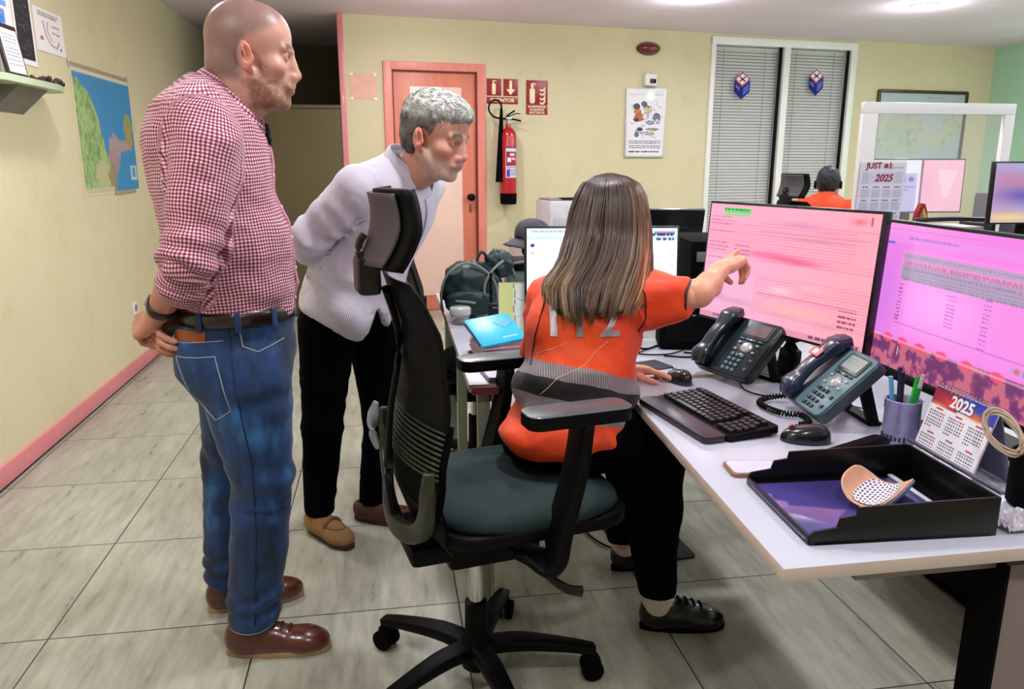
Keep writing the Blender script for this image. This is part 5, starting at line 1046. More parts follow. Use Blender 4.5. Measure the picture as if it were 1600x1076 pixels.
def head_paint(V, skin, hairc, beardc, hairfn, beard_k, seed=0, lipc=(176, 96, 92), browc=(60, 42, 36), noisy=.05):
    x, y, z = V[:, 0], V[:, 1], V[:, 2]; ay = np.abs(y); P = np.tile(np.array(skin, float), (len(V), 1)); n = vn3(V*45, seed); nf = vn3(V*260, seed+3)
    def bl(m, c, k=1.): 
        nonlocal P; m = np.clip(m, 0, 1)[:, None]*k; P = P*(1-m)+np.array(c, float)*m
    def g(cx, cy, cz, rx, ry, rz): return np.exp(-(((x-cx)/rx)**2+((ay-cy)/ry)**2+((z-cz)/rz)**2))
    bl(g(.075, .045, -.03, .03, .025, .025), (200, 120, 108), .25); bl(g(.112, 0, -.035, .015, .014, .014), (208, 122, 112), .5); bl(g(-.005, .09, -.0, .035, .02, .045), (212, 120, 104), .6)
    b_ = np.clip((-.046-z+.22*np.clip(x-.05, 0, 1)*0)/.016+n*.5, 0, 1)*np.clip((x+.01)/.02, 0, 1); b_ = np.maximum(b_, np.clip((-.005-z)/.02+n*.3, 0, 1)*np.clip((.052-x)/.02, 0, 1)*np.clip((x-.005)/.02, 0, 1)); b_ *= np.clip((z+.125)/.012, 0, 1)
    b_ = np.where((x > .09) & (z > -.052), 0, b_)
    bl(np.clip(b_*(.85+nf*.8+vn3(V*140, 5)*.35), 0, 1), beardc, beard_k)
    hm = hairfn(x, ay, z)+n*.12; bl(np.clip(hm*(1+nf*.15), 0, 1), hairc, .92)
    lip = g(.102, .0, -.061, .014, .018, .0042)+g(.100, 0, -.0735, .013, .017, .0055); bl(np.clip(lip*1.2, 0, 1), lipc, .85); bl(g(.102, 0, -.067, .02, .022, .0014), (84, 36, 36), .9)
    bl(np.clip(1.6*np.exp(-(((z-.026-.004*np.sin(ay*60))/.0048)**2))*((ay > .014) & (ay < .050) & (x > .06))*(1+nf*.4), 0, 1), browc, .85)
    bl(g(.094, .033, .0035, .02, .0145, .0042), (90, 52, 46), .7)
    P *= (1+n*noisy)[:, None]; return P
def skinmat(name):
    g = NT(name); a = g.n('ShaderNodeAttribute', attribute_name='paint'); g.l(a.outputs[0], g.b.inputs['Base Color']); g.b.inputs['Roughness'].default_value = .45; g.b.inputs['Subsurface Weight'].default_value = .12; g.b.inputs['Subsurface Scale'].default_value = .01
    g.b.inputs['Subsurface Radius'].default_value = (1, .35, .2); g.bump(g.noise(g.coord(), 420, 3), .15, .0006); return g.m
M_SKIN = skinmat('skin')
def eyeball(parent, M, s, loc, iris=(70, 46, 30), sc_=1.):
    n, k = 18, 12; V = []; C_ = []
    for j in range(k+1):
        for i in range(n):
            t = pi*j/k; a = 2*pi*i/n; d = np.array([cos(t), sin(t)*cos(a), sin(t)*sin(a)]); V.append(d*.0118+np.array([.0775, s*.033, .0038])); ang = math.degrees(t); C_.append((16, 12, 12) if ang < 12 else iris if ang < 29 else (226, 214, 208))
    F = np.array([[j*n+i, j*n+(i+1) % n, (j+1)*n+(i+1) % n, (j+1)*n+i] for j in range(k) for i in range(n)])
    return npmesh('eye', xf(M, np.array(V)), F, paintmat('eye_surface', .08, coat=.5), parent, paint=np.array(C_, float), loc=loc)
def hand_ops(S, M, curls, side=1, s=1., spread=.0, thumb=None, k=.006):
    """x to the fingers, y*side to the thumb, z out of the back of the hand; M maps to where the hand is"""
    T = lambda p: (M @ Vector((p[0]*s, p[1]*s*side, p[2]*s)))[:]
    ys = (.030, .0105, -.0095, -.028); x0 = (.088, .091, .087, .079); rr = (.0092, .0095, .009, .0078); Ls = ((.041, .025, .020), (.045, .028, .021), (.042, .026, .020), (.033, .019, .018))
    zz = M.to_3x3() @ Vector((0, 0, 1))
    S.cone(T((-.02, 0, 0)), T((.012, 0, 0)), .027*s, .027*s, .015, flat=(zz, 1.35))
    for y, x in zip(ys, x0): S.cone(T((.008, y*.62, -.001)), T((x-.006, y, 0)), .0135*s, .0118*s, .014)
    S.cone(T((.02, .022, -.008)), T((.045, .026, -.012)), .016*s, .013*s, .012); S.cone(T((.02, -.02, -.008)), T((.055, -.026, -.008)), .013*s, .011*s, .012)
    for f in range(4):
        p = np.array([x0[f]-.002, ys[f], 0.]); a = 0.; sp = (1.2-f*.8)*spread
        for j in range(3):
            a += R(curls[f][j]); d = np.array([cos(a)*cos(sp), cos(a)*sin(sp), -sin(a)]); q = p+d*Ls[f][j]; r0 = rr[f]*(1-.07*j); S.cone(T(p), T(q), r0*s, r0*.92*s, .003 if j else k); p = q
    th = thumb or [(.022, .026, -.010), (.052, .048, -.018), (.080, .056, -.026), (.102, .056, -.032)]
    for j in range(3): S.cone(T(th[j]), T(th[j+1]), (.0145-.0022*j)*s, (.0125-.002*j)*s, .008 if j == 0 else .003)
def merge(parts):
    Vs, Fs, Ps, o = [], [], [], 0
    for V, F, P in parts: Vs.append(V); Fs.append(F+o); Ps.append(P); o += len(V)
    return np.vstack(Vs), np.vstack(Fs), np.vstack(Ps)
def skinpaint(V, skin, seed=0):
    n = vn3(V*30, seed); return np.clip(np.array(skin, float)[None, :]*(1+n*.06)[:, None], 0, 255)
def cl_mat(name, build, rough=.8, bumpk=.25):
    g = NT(name); a = g.n('ShaderNodeAttribute', attribute_name='cl'); sp = g.n('ShaderNodeSeparateXYZ'); g.l(a.outputs['Vector'], sp.inputs[0]); build(g, sp.outputs[0], sp.outputs[1]); g.b.inputs['Roughness'].default_value = rough
    g.b.inputs['Sheen Weight'].default_value = .1; return g
def stripe(g, c, p, duty): return g.math('LESS_THAN', g.math('FRACT', g.math('ADD', g.math('DIVIDE', c, p), 100)), duty)
def ring_loft(b, rings, closed=True):
    V = [[b.b.verts.new(p) for p in r] for r in rings]; n = len(V[0])
    for i in range(len(V)-1):
        for k in range(n if closed else n-1): b.b.faces.new((V[i][k], V[i][(k+1) % n], V[i+1][(k+1) % n], V[i+1][k])).material_index = b.mi
def drape(V, F, pts, d, off=.002):
    """drop points along direction d on to a surface"""
    t = BVHTree.FromPolygons([tuple(v) for v in V], [tuple(f) for f in F]); out = []; d = Vector(d).normalized()
    for p in pts:
        h = t.ray_cast(Vector(p), d)
        if h[0] is None: n_ = t.find_nearest(Vector(p)); out.append(n_[0]-d*off)
        else: out.append(h[0]-d*off)
    return out
def shoe(parent, loc, heel, toe, upm, solem, kind, w=1., lace=None, raise_=0.):
    heel, toe = Vector(heel), Vector(toe); L = (toe-heel).length; M = frame_M(heel, toe-heel, (0, 0, 1)); S = SDF()
    S.ell((.048, 0, .048), (.048, .036*w, .046), .02); S.cone((.06, 0, .040), (L-.075, 0, .034), .040*w, .040*w, .02, flat=((0, 0, 1), 1.15)); S.ell((L-.062, 0, .030), (.062, .045*w, .034), .02)
    S.ell((.115, 0, .058), (.062, .034*w, .036), .025)
    if kind == 'loafer': S.ell((.07, 0, .105), (.062, .026, .055), .01, 'd')
    else: S.ell((.055, 0, .075), (.045, .034*w, .042), .02); S.ell((.052, 0, .12), (.040, .026, .035), .008, 'd')
    S.clip(lambda X, Y, Z: .016-Z)
    V, F = S.mesh(.005, None); n = normals(V, F)
    o = npmesh('shoe', xf(M, V), F, upm, parent, loc=loc)
    pts = []
    for i in range(40):
        a = 2*pi*i/40; x = L/2+L/2*cos(a)*1.0; wd = (.037+.010*np.clip(cos(a-.2), -1, 1))*w; pts.append((x+.002, wd*math.copysign(abs(sin(a))**.8, sin(a))))
    s_ = MB(); s_.prism(pts, .019, Matrix.Translation(Vector((0, 0, 0))), bev=.003); s_ = s_.build('sole', solem, o, M=Matrix.Translation(-Vector(loc)) @ M)
    if lace:
        for k in range(4 if kind == 'lace' else 1):
            x = .115+.022*k; z = .098-.014*k
            pp = drape(V, F, [(x+.004*(j % 2), y, .2) for j, y in enumerate(np.linspace(-.02, .02, 7))], (0, 0, -1), .002) if kind == 'lace' else drape(V, F, [(.155, y, .2) for y in np.linspace(-.036, .036, 9)], (0, 0, -1), .003)
            MB().tube(pp, .0028 if kind == 'lace' else .007, 6).build('lace' if kind == 'lace' else 'strap', lace, o, True, M=Matrix.Translation(-Vector(loc)) @ M)
    if kind == 'loafer':
        pp = drape(V, F, [(L-.10+.055*cos(a), .03*sin(a), .2) for a in np.linspace(-2.0, 2.0, 17)], (0, 0, -1), .0); MB().tube(pp, .003, 6).build('seam', lace, o, True, M=Matrix.Translation(-Vector(loc)) @ M)
    return o
def collar(parent, loc, c, nrm, fwd_, rx, ry, h, m, opening=.5, flare=1.25, drop=.05, name='collar', cl_scale=1.):
    """folded shirt collar around the neck, open towards fwd_"""
    M = frame_M(c, fwd_, nrm); b = MB(); rings = []; N = 40; U = np.linspace(opening*.5, 2*pi-opening*.5, N); prof = [(0.98, 0), (.96, h*.6), (.97, h), (1.03, h*1.02), (1.12, h*.6), (flare, -drop*.35)]
    for pr_, z in prof:
        ring = []
        for a in U:
            f = (cos(a)+1)/2; zz = z-(h*.75)*f**2*(1 if z > 0 else 1.0)-(drop*f**3 if z < 0 else 0); q = pr_+(.12*f**4 if z < 0 else 0); ring.append(tuple(M @ Vector((rx*q*cos(a)+.012*f, ry*q*sin(a), zz))))
        rings.append(ring)
    ring_loft(b, rings, closed=False); fs = list(b.b.faces); bmesh.ops.recalc_face_normals(b.b, faces=fs); bmesh.ops.solidify(b.b, geom=fs, thickness=.0025)
    o = b.build(name, m, parent, True, M=Matrix.Translation(-Vector(loc))); me = o.data
    co = np.zeros(len(me.vertices)*3); me.vertices.foreach_get('co', co); co = co.reshape(-1, 3)+np.array(loc); Mi = to_np(M.inverted()); q = xf(Mi, co); cl = np.stack([np.arctan2(q[:, 1], -q[:, 0])*.075, q[:, 2]+.4*(np.hypot(q[:, 0], q[:, 1])), np.zeros(len(q))], 1)
    at = me.attributes.new('cl', 'FLOAT_VECTOR', 'POINT'); at.data.foreach_set('vector', cl.astype(np.float32).ravel()); return o

# ------------------------------------------------------------------ man in the checked shirt
def person(name, loc, label): return empty(name, loc, label=label, cat='person')
L1 = (-.41, 2.13, 0); man1 = person('person', L1, 'standing man with shaved head, pink gingham shirt and blue jeans, hands clasped behind back')
def gingham(g, u, v):
    p_ = .0082; a = stripe(g, u, p_, .5); b_ = stripe(g, v, p_, .5); s = g.math('ADD', a, b_); n = g.noise(g.coord(), 300, 2)
    g.l(g.ramp(g.math('MULTIPLY', s, .5), [(0, rgba((228, 206, 214))), (.3, rgba((172, 94, 118))), (.8, rgba((82, 20, 44)))]), g.b.inputs['Base Color'])
    g.b.inputs['Base Color'].links[0].from_node.color_ramp.interpolation = 'CONSTANT'; g.bump(n, .1, .001)
M_GING = cl_mat('gingham_cotton', gingham).m
S = SDF(); K = .05
S.ell((-.447, 2.12, 1.42), (.132, .185, .125), K); S.ell((-.432, 2.12, 1.32), (.148, .195, .19), K); S.ell((-.408, 2.12, 1.14), (.160, .18, .17), K); S.ell((-.402, 2.12, 1.02), (.158, .174, .13), .03)
for s in (-1, 1): S.cone((-.425, 2.12, 1.50), (-.42, 2.12+s*.15, 1.445), .062, .066, .04)
S.cone((-.405, 1.95, 1.40), (-.455, 1.893, 1.14), .074, .060, .022); S.cone((-.455, 1.893, 1.14), (-.485, 1.918, 1.068), .060, .052, .02)
S.cone((-.41, 2.29, 1.40), (-.48, 2.35, 1.14), .072, .060, .022); S.cone((-.48, 2.35, 1.14), (-.52, 2.31, 1.07), .060, .05, .02)
S.clip(lambda X, Y, Z: .975+.012*np.sin(Y*60)*np.ones_like(X)-Z); S.ell((-.375, 2.12, 1.60), (.080, .066, .12), .015, 'd')
ref = (0.1, -1, 0); segs = [((-.41, 2.12, .95), (-.435, 2.12, 1.5), .15, ref, .984), ((-.405, 1.95, 1.40), (-.455, 1.893, 1.14), .065, ref, .3936), ((-.455, 1.893, 1.14), (-.49, 1.925, 1.05), .055, ref, .3936), ((-.41, 2.29, 1.40), (-.48, 2.35, 1.14), .065, (0, 1, 0), .3936), ((-.48, 2.35, 1.14), (-.52, 2.31, 1.07), .05, (0, 1, 0), .3936)]
def ex1(V, cl):
    sl = (cl[:, 2] > 0); w = np.clip((1.12-V[:, 2])/.12, 0, 1)*(cl[:, 2] == 0); el = np.exp(-((V[:, 2]-1.13)/.07)**2)*sl
    return .006*w*np.sin(cl[:, 1]*70+3*vn3(V*12, 3))*.8+.006*el*np.sin(cl[:, 1]*120+5*vn3(V*10, 4))
shirt1, V1, F1 = cloth('shirt', S, .0055, M_GING, man1, L1, segs, .0075, (8, 18), 3, ex1)
# rolled cuffs
def cuff(parent, loc, c, ax, r, w, m, nm='rolled_cuff', ref=(0, -1, 0)):
    M = frame_M(c, ref, ax); b = MB(); rings = []
    for rr, z in ((.9, -w/2), (1.02, -w/2-.002), (1.08, -w/4), (1.1, w/4), (1.04, w/2), (.9, w/2)): rings.append([tuple(M @ Vector((r*rr*cos(a)*(1+.04*sin(3*a)), r*rr*sin(a), z+.004*sin(2*a+1)))) for a in np.linspace(0, 2*pi, 36, endpoint=False)])
    ring_loft(b, rings); o = b.build(nm, m, parent, True, M=Matrix.Translation(-Vector(loc))); me = o.data; co = np.zeros(len(me.vertices)*3); me.vertices.foreach_get('co', co); q = xf(to_np(M.inverted()), co.reshape(-1, 3)+np.array(loc))
    at = me.attributes.new('cl', 'FLOAT_VECTOR', 'POINT'); at.data.foreach_set('vector', np.stack([np.arctan2(q[:, 1], q[:, 0])*.0624, q[:, 2], 0*q[:, 0]], 1).astype(np.float32).ravel()); return o
cuff(man1, L1, (-.489, 1.923, 1.062), (-.035, .03, -.075), .053, .03, M_GING); cuff(man1, L1, (-.523, 2.307, 1.066), (-.04, -.05, -.06), .05, .03, M_GING)
collar(man1, L1, (-.383, 2.12, 1.488), (.60, 0, .80), (.8, 0, -.6), .092, .078, .050, M_GING, opening=.6, flare=1.16, drop=.03)
b = MB(); pp = drape(V1, F1, [(-.1, 2.12-.005, z) for z in np.linspace(1.44, 1.0, 12)], (-1, .0, 0), .0)
b.tube(pp, 1, 10, flat=(.030, .004), up=(1, 0, .2)); o = b.build('button_placket', mat('placket_pink', (190, 120, 142), .7, var=.3, vscale=200), shirt1, True, M=Matrix.Translation(-Vector(L1)))
for p_ in pp[1::2]: MB().sph(p_+Vector((.003, 0, 0)), .005, 10, (.4, 1, 1)).build('button', M_WHITE, shirt1, True, M=Matrix.Translation(-Vector(L1)))
sg1 = empty('glasses', (-.292, 2.10, 1.42), label='black glasses hanging from the open collar of the gingham shirt', cat='glasses')
MB().tube([(0, 0, .03), (.004, 0, .0), (.002, -.002, -.035)], [.8, 1, .7], 8, flat=(.012, .006)).build('temple_arm', M_BLACK, sg1, True); MB().tube([(.002, .012, .028), (.006, .014, .0), (.004, .012, -.035)], [.8, 1, .7], 8, flat=(.012, .006)).build('temple_arm', M_BLACK, sg1, True)
MB().tube([(-.004, -.02, -.035), (.004, 0, -.038), (-.002, .03, -.036)], .004, 8).build('front_frame', M_BLACK, sg1, True)
# jeans
def denim(g, u, v):
    n = g.noise(g.coord(), 5, 3); n2 = g.noise(g.coord('Object', (1, 1, .3)), 26, 4); f = g.noise(g.coord('Object', (1, 1, 1)), 500, 2)
    c = g.ramp(g.math('ADD', g.math('MULTIPLY', n, .6), g.math('MULTIPLY', n2, .4)), [(.38, rgba((6, 26, 56))), (.53, rgba((12, 54, 104))), (.68, rgba((50, 112, 168)))]); g.l(c, g.b.inputs['Base Color']); g.bump(f, .3, .001)
M_DENIM = cl_mat('blue_denim', denim).m; M_THREAD = mat('pale_thread', (150, 160, 160), .7)
S = SDF(); S.ell((-.405, 2.12, .955), (.15, .17, .07), .03); S.ell((-.405, 2.12, .87), (.150, .172, .12), .04)
for s, x in ((-1, -.452), (1, -.47)): S.ell((x, 2.12+s*.075, .85), (.10, .095, .11), .04)
S.cone((-.385, 2.045, .80), (-.357, 2.032, .53), .122, .081, .03); S.cone((-.357, 2.032, .53), (-.380, 2.032, .32), .081, .074, .02); S.cone((-.380, 2.032, .32), (-.408, 2.03, .115), .074, .070, .02)
S.cone((-.42, 2.20, .80), (-.475, 2.235, .53), .118, .078, .03); S.cone((-.475, 2.235, .53), (-.525, 2.255, .12), .078, .062, .02)
S.clip(lambda X, Y, Z: Z-.988); S.clip(lambda X, Y, Z: .075-Z)
sj = [((-.405, 2.12, .99), (-.40, 2.12, .82), .14, ref, .9), ((-.385, 2.045, .80), (-.357, 2.032, .53), .1, ref, .5), ((-.357, 2.032, .53), (-.408, 2.03, .115), .07, ref, .5), ((-.42, 2.2, .8), (-.475, 2.235, .53), .1, (0, 1, 0), .5), ((-.475, 2.235, .53), (-.525, 2.255, .12), .07, (0, 1, 0), .5)]
def exj(V, cl): kn = np.exp(-((V[:, 2]-.50)/.08)**2)+np.exp(-((V[:, 2]-.16)/.07)**2)*1.3+np.exp(-((V[:, 2]-.76)/.06)**2)*.7; return .0045*kn*np.sin(cl[:, 1]*75+4*vn3(V*9, 7))
jeans, VJ, FJ = cloth('jeans', S, .0065, M_DENIM, man1, L1, sj, .003, (6, 14), 11, exj)
def stitch(parent, loc, V, F, xz, y0, nm, m, r=.0012, d=(0, 1, 0)):
    P = []
    for a, c in zip(xz[:-1], xz[1:]):
        for k in range(8): t = k/8; P.append((a[0]+(c[0]-a[0])*t, y0, a[1]+(c[1]-a[1])*t))
    P.append((xz[-1][0], y0, xz[-1][1])); return MB().tube(drape(V, F, P, d, .0006), r, 5).build(nm, m, parent, True, M=Matrix.Translation(-Vector(loc)))
stitch(jeans, L1, VJ, FJ, [(-.535, .878), (-.43, .885), (-.402, .745), (-.445, .715), (-.50, .765), (-.535, .878)], 1.6, 'back_pocket_seam', M_THREAD, .0014); stitch(jeans, L1, VJ, FJ, [(-.37, .945), (-.365, .905), (-.33, .888), (-.275, .905)], 1.6, 'front_pocket_seam', M_THREAD, .0014)
stitch(jeans, L1, VJ, FJ, [(-.395, .95), (-.385, .8), (-.365, .6), (-.37, .4), (-.395, .12)], 1.6, 'side_seam', mat('dark_thread', (12, 34, 62), .7), .002); stitch(jeans, L1, VJ, FJ, [(-.54, .912), (-.50, .916), (-.45, .92), (-.41, .922)], 1.6, 'yoke_seam', M_THREAD, .0012); stitch(jeans, L1, VJ, FJ, [(-.478, .096), (-.44, .09), (-.40, .09), (-.35, .096)], 1.6, 'hem_seam', M_THREAD, .0012)
b = MB(); rings = []
for rr, z in ((1.0, .952), (1.035, .953), (1.04, .975), (1.035, .99), (1.0, .991)): rings.append([(-.405+.150*rr*cos(a), 2.12+.170*rr*sin(a), z) for a in np.linspace(0, 2*pi, 48, endpoint=False)])
ring_loft(b, rings); b.build('belt', mat('dark_leather_belt', (34, 18, 20), .3, coat=.3), man1, True, M=Matrix.Translation(-Vector(L1)))
for a in (-1.95, -1.35, -.75, 2.2, .9): b = MB(); b.box((-.405+.158*cos(a), 2.12+.178*sin(a), .968), (.014, .006, .05), rot=(0, 0, a+pi/2), bev=.002); b.build('belt_loop', M_DENIM, jeans, M=Matrix.Translation(-Vector(L1)))
pp = drape(VJ, FJ, [(x, 1.6, .930) for x in np.linspace(-.530, -.452, 9)], (0, 1, 0), .0); MB().tube(pp, 1, 8, flat=(.006, .034)).build('leather_patch', mat('orange_leather', (146, 70, 28), .5), jeans, True, M=Matrix.Translation(-Vector(L1)))
M_BSHOE = mat('brown_shoe_leather', (76, 30, 20), .28, var=.25, vscale=10, coat=.4); M_TSOLE = mat('tan_sole', (160, 130, 96), .6); M_LACE = mat('brown_lace', (50, 24, 18), .7)
shoe(man1, L1, (-.492, 2.02, 0), (-.200, 2.005, 0), M_BSHOE, M_TSOLE, 'lace', 1.05, M_LACE); shoe(man1, L1, (-.59, 2.245, 0), (-.305, 2.31, 0), M_BSHOE, M_TSOLE, 'lace', 1.0, M_LACE)
# head, arms and hands
sk1 = (190, 142, 124)
M1 = Matrix.Translation((-.314, 2.115, 1.606)) @ Matrix.Rotation(R(3), 4, 'Z') @ Matrix.Rotation(R(3), 4, 'Y') @ Matrix.Diagonal((.975, 1.0, 1.04, 1))
S = SDF(); nk = M1.inverted() @ Vector((-.405, 2.12, 1.44)); head_ops(S, jaw=1.05, neck_to=nk[:], neck_r=.058); S.ell((-.07, 0, -.02), (.045, .055, .05), .03)
V, F = S.mesh(.0026)
hf = lambda x, ay, z: np.clip((z-(.035+.55*np.clip(x-.01, 0, 1)-.9*np.clip(.0-x, 0, .1)))/.022, 0, 1)*np.clip((.085-x)/.02, 0, 1)+np.clip((-.01-x)/.02, 0, 1)*np.clip((z+.065)/.02, 0, 1)
P = head_paint(V, sk1, (124, 98, 92), (112, 76, 58), hf, .66, 1, browc=(40, 26, 22)); parts = [(xf(M1, V), F, P)]
S = SDF(); S.cone((-.41, 2.12, 1.42), (-.41, 2.12, 1.0), .10, .10, .05); S.cone((-.41, 1.97, 1.40), (-.46, 1.9, 1.14), .045, .04, .03); S.cone((-.41, 2.27, 1.40), (-.48, 2.34, 1.14), .045, .04, .03); S.cone((-.41, 2.12, 1.42), (-.405, 2.12, 1.50), .055, .05, .03); S.cone((-.41, 1.97, 1.4), (-.41, 2.27, 1.4), .05, .05, .03)
S.cone((-.405, 2.12, .95), (-.39, 2.05, .8), .1, .08, .04); S.cone((-.39, 2.05, .8), (-.357, 2.032, .53), .08, .05, .03); S.cone((-.357, 2.032, .53), (-.41, 2.03, .09), .05, .035, .03); S.cone((-.42, 2.2, .8), (-.475, 2.235, .53), .08, .05, .03); S.cone((-.475, 2.235, .53), (-.53, 2.255, .09), .05, .035, .03)
V, F = S.mesh(.012); parts.append((V, F, skinpaint(V, sk1)))
S = SDF(); S.cone((-.46, 1.895, 1.13), (-.505, 1.945, 1.07), .046, .043, .02); S.cone((-.505, 1.945, 1.07), (-.570, 2.015, .990), .043, .029, .02)
H1 = frame_M((-.575, 2.02, .984), (-.62, .42, -.42), (-.35, -.55, .62)); hand_ops(S, H1, [(30, 45, 30), (42, 50, 30), (50, 55, 35), (55, 55, 35)], side=-1, s=1.06, thumb=[(.022, .026, -.012), (.045, .04, -.03), (.065, .036, -.048), (.08, .026, -.058)])
S.cone((-.48, 2.345, 1.13), (-.53, 2.27, 1.03), .045, .04, .02); S.cone((-.53, 2.27, 1.03), (-.585, 2.15, .935), .04, .029, .02)
H2 = frame_M((-.588, 2.143, .930), (-.05, -.9, -.16), (-.85, .05, .3)); hand_ops(S, H2, [(18, 40, 25), (25, 45, 30), (30, 50, 30), (35, 50, 30)], side=1, s=1.04, thumb=[(.022, .026, -.010), (.045, .042, -.0), (.07, .046, .004), (.09, .042, .004)])
V, F = S.mesh(.0030); parts.append((V, F, skinpaint(V, (186, 128, 108), 2)))
V, F, P = merge(parts); body1 = npmesh('body', V, F, M_SKIN, man1, paint=P, loc=L1)
for s in (-1, 1): eyeball(body1, M1, s, L1)
wm = frame_M((-.556, 2.000, 1.004), (.8, .5, 0), (-.065, .07, -.085)); b = MB(); rings = [[tuple(wm @ Vector((.0345*q*cos(a), .0325*q*sin(a), z))) for a in np.linspace(0, 2*pi, 32, endpoint=False)] for q, z in ((.98, -.011), (1.08, -.011), (1.1, 0), (1.08, .011), (.98, .011))]
ring_loft(b, rings); wt = b.build('watch_band', mat('watch_strap', (22, 14, 14), .4), man1, True, M=Matrix.Translation(-Vector(L1)))
MB().box((0, 0, 0), (.006, .022, .026), bev=.002, M=wm @ Matrix.Translation((-.028, -.026, .004)) @ Matrix.Rotation(R(40), 4, 'Z')).build('watch_case', M_CHROME, wt, M=Matrix.Translation(-Vector(L1)))

# ------------------------------------------------------------------ grey haired man bending forward
L2 = (-.18, 2.74, 0); man2 = person('person', L2, 'grey haired bearded man in white striped shirt bending forward to watch the screens')
def pinstripe(g, u, v):
    a = stripe(g, u, .0052, .30); n = g.noise(g.coord(), 260, 2); g.l(g.mix(g.math('MULTIPLY', a, .75), rgba((222, 220, 234)), rgba((118, 112, 148))), g.b.inputs['Base Color']); g.bump(n, .08, .001)
M_PIN = cl_mat('striped_cotton', pinstripe).m
A2 = Vector((.375, -.25, .893)).normalized(); Fw = Vector((.82, -.57, 0)); Fp = (Fw-A2*Fw.dot(A2)).normalized(); Rt = A2.cross(Fp)
Rm2 = np.array([[Fp[i], Rt[i], A2[i]] for i in range(3)])
S = SDF(); S.ell((.045, 2.645, 1.245), (.105, .175, .115), .05, rot=Rm2); S.ell((.005, 2.665, 1.16), (.130, .178, .19), .05, rot=Rm2); S.ell((-.10, 2.725, .985), (.155, .180, .17), .05, rot=Rm2); S.ell((-.145, 2.745, .87), (.160, .185, .15), .04)
S.cone((.05, 2.63, 1.32), (-.075, 2.51, 1.275), .06, .066, .04); S.cone((.05, 2.63, 1.32), (.135, 2.77, 1.275), .06, .066, .04)
S.cone((-.085, 2.505, 1.27), (-.243, 2.57, 1.115), .070, .060, .02); S.cone((-.243, 2.57, 1.115), (-.258, 2.66, 1.065), .060, .048, .02)
S.cone((.14, 2.79, 1.27), (.03, 2.98, 1.12), .068, .06, .02); S.cone((.03, 2.98, 1.12), (-.04, 2.96, 1.06), .058, .048, .02)
S.ell((.105, 2.575, 1.41), (.075, .066, .10), .015, 'd')
hx = [-.34, -.234, -.15, -.093, -.06, -.038, -.015, .01, .06, .1]; hz = [.90, .827, .775, .755, .80, .875, .80, .728, .76, .85]
S.clip(lambda X, Y, Z: np.interp(X.ravel(), hx, hz).reshape(X.shape)-Z)
tx = ((-.145, 2.75, .82), (.07, 2.62, 1.33)); r2 = (-.1, -1, .1)
segs = [(*tx, .15, r2, .9984), ((-.085, 2.505, 1.27), (-.243, 2.57, 1.115), .065, r2, .4056), ((-.243, 2.57, 1.115), (-.255, 2.70, 1.05), .052, (-1, -.3, 0), .4056), ((.14, 2.79, 1.27), (.03, 2.98, 1.12), .065, (0, 1, 0), .4056)]
def ex2(V, cl): w = np.clip((1.05-V[:, 2])/.2, 0, 1); return .007*w*np.sin(cl[:, 0]*26+cl[:, 1]*30+3*vn3(V*7, 6))+.005*np.exp(-((V[:, 2]-1.13)/.08)**2)*(cl[:, 2] > 0)*np.sin(cl[:, 1]*100+4*vn3(V*10, 2))
shirt2, V2, F2 = cloth('shirt', S, .0060, M_PIN, man2, L2, segs, .006, (7, 12), 21, ex2)
cuff(man2, L2, (-.257, 2.672, 1.062), (-.05, .9, -.35), .050, .035, M_PIN)
collar(man2, L2, (.078, 2.592, 1.335), (.36, -.32, .88), (.75, -.55, -.45), .078, .072, .045, M_PIN, opening=1.3, flare=1.22, drop=.075)
b = MB(); b.tube(drape(V2, F2, [(.16-.0*k+.35, y-.35*.62, z) for k, (y, z) in enumerate([(2.565, 1.24), (2.59, 1.18), (2.62, 1.1), (2.64, 1.0), (2.65, .92), (2.66, .86)])], (-.85, .5, 0), .001), 1, 8, flat=(.03, .004), up=(.8, -.5, 0)); b.build('button_placket', mat('placket_lilac', (206, 202, 224), .7), shirt2, True, M=Matrix.Translation(-Vector(L2)))
M_TROU = mat('black_trousers', (4, 4, 7), .9, var=.15, vscale=9, spec=.05); M_TROU2 = M_TROU
S = SDF(); S.ell((-.14, 2.77, .86), (.145, .16, .14), .04); S.cone((-.215, 2.705, .80), (-.252, 2.70, .43), .102, .070, .03); S.cone((-.252, 2.70, .43), (-.284, 2.735, .10), .070, .056, .02)
S.cone((-.065, 2.82, .80), (-.042, 2.80, .43), .098, .068, .03); S.cone((-.042, 2.80, .43), (-.085, 2.81, .085), .068, .055, .02); S.clip(lambda X, Y, Z: .075-Z)
cloth('trousers', S, .008, M_TROU, man2, L2, [((-.2, 2.7, .9), (-.28, 2.73, .1), .07, r2, .5), ((-.06, 2.82, .9), (-.08, 2.81, .1), .07, r2, .5)], .004, (7, 14), 31)
M_TAN = mat('tan_suede', (142, 108, 66), .7, var=.12, vscale=14); shoe(man2, L2, (-.335, 2.775, 0), (-.165, 2.575, 0), M_TAN, mat('brown_rubber', (60, 40, 26), .7), 'loafer', 1.02, mat('tan_strap', (112, 82, 48), .6))
shoe(man2, L2, (-.165, 2.83, 0), (.085, 2.72, 0), mat('dark_brown_suede', (74, 40, 26), .65, var=.12), MATS['brown_rubber'], 'loafer', 1.0, MATS['tan_strap'])
sk2 = (186, 136, 116)
M2 = Matrix.Translation((.165, 2.505, 1.425)) @ Matrix.Rotation(R(-36), 4, 'Z') @ Matrix.Rotation(R(14), 4, 'Y') @ Matrix.Scale(1.01, 4)
S = SDF(); nk = M2.inverted() @ Vector((.06, 2.63, 1.26)); head_ops(S, jaw=1.0, neck_to=nk[:], neck_r=.054)
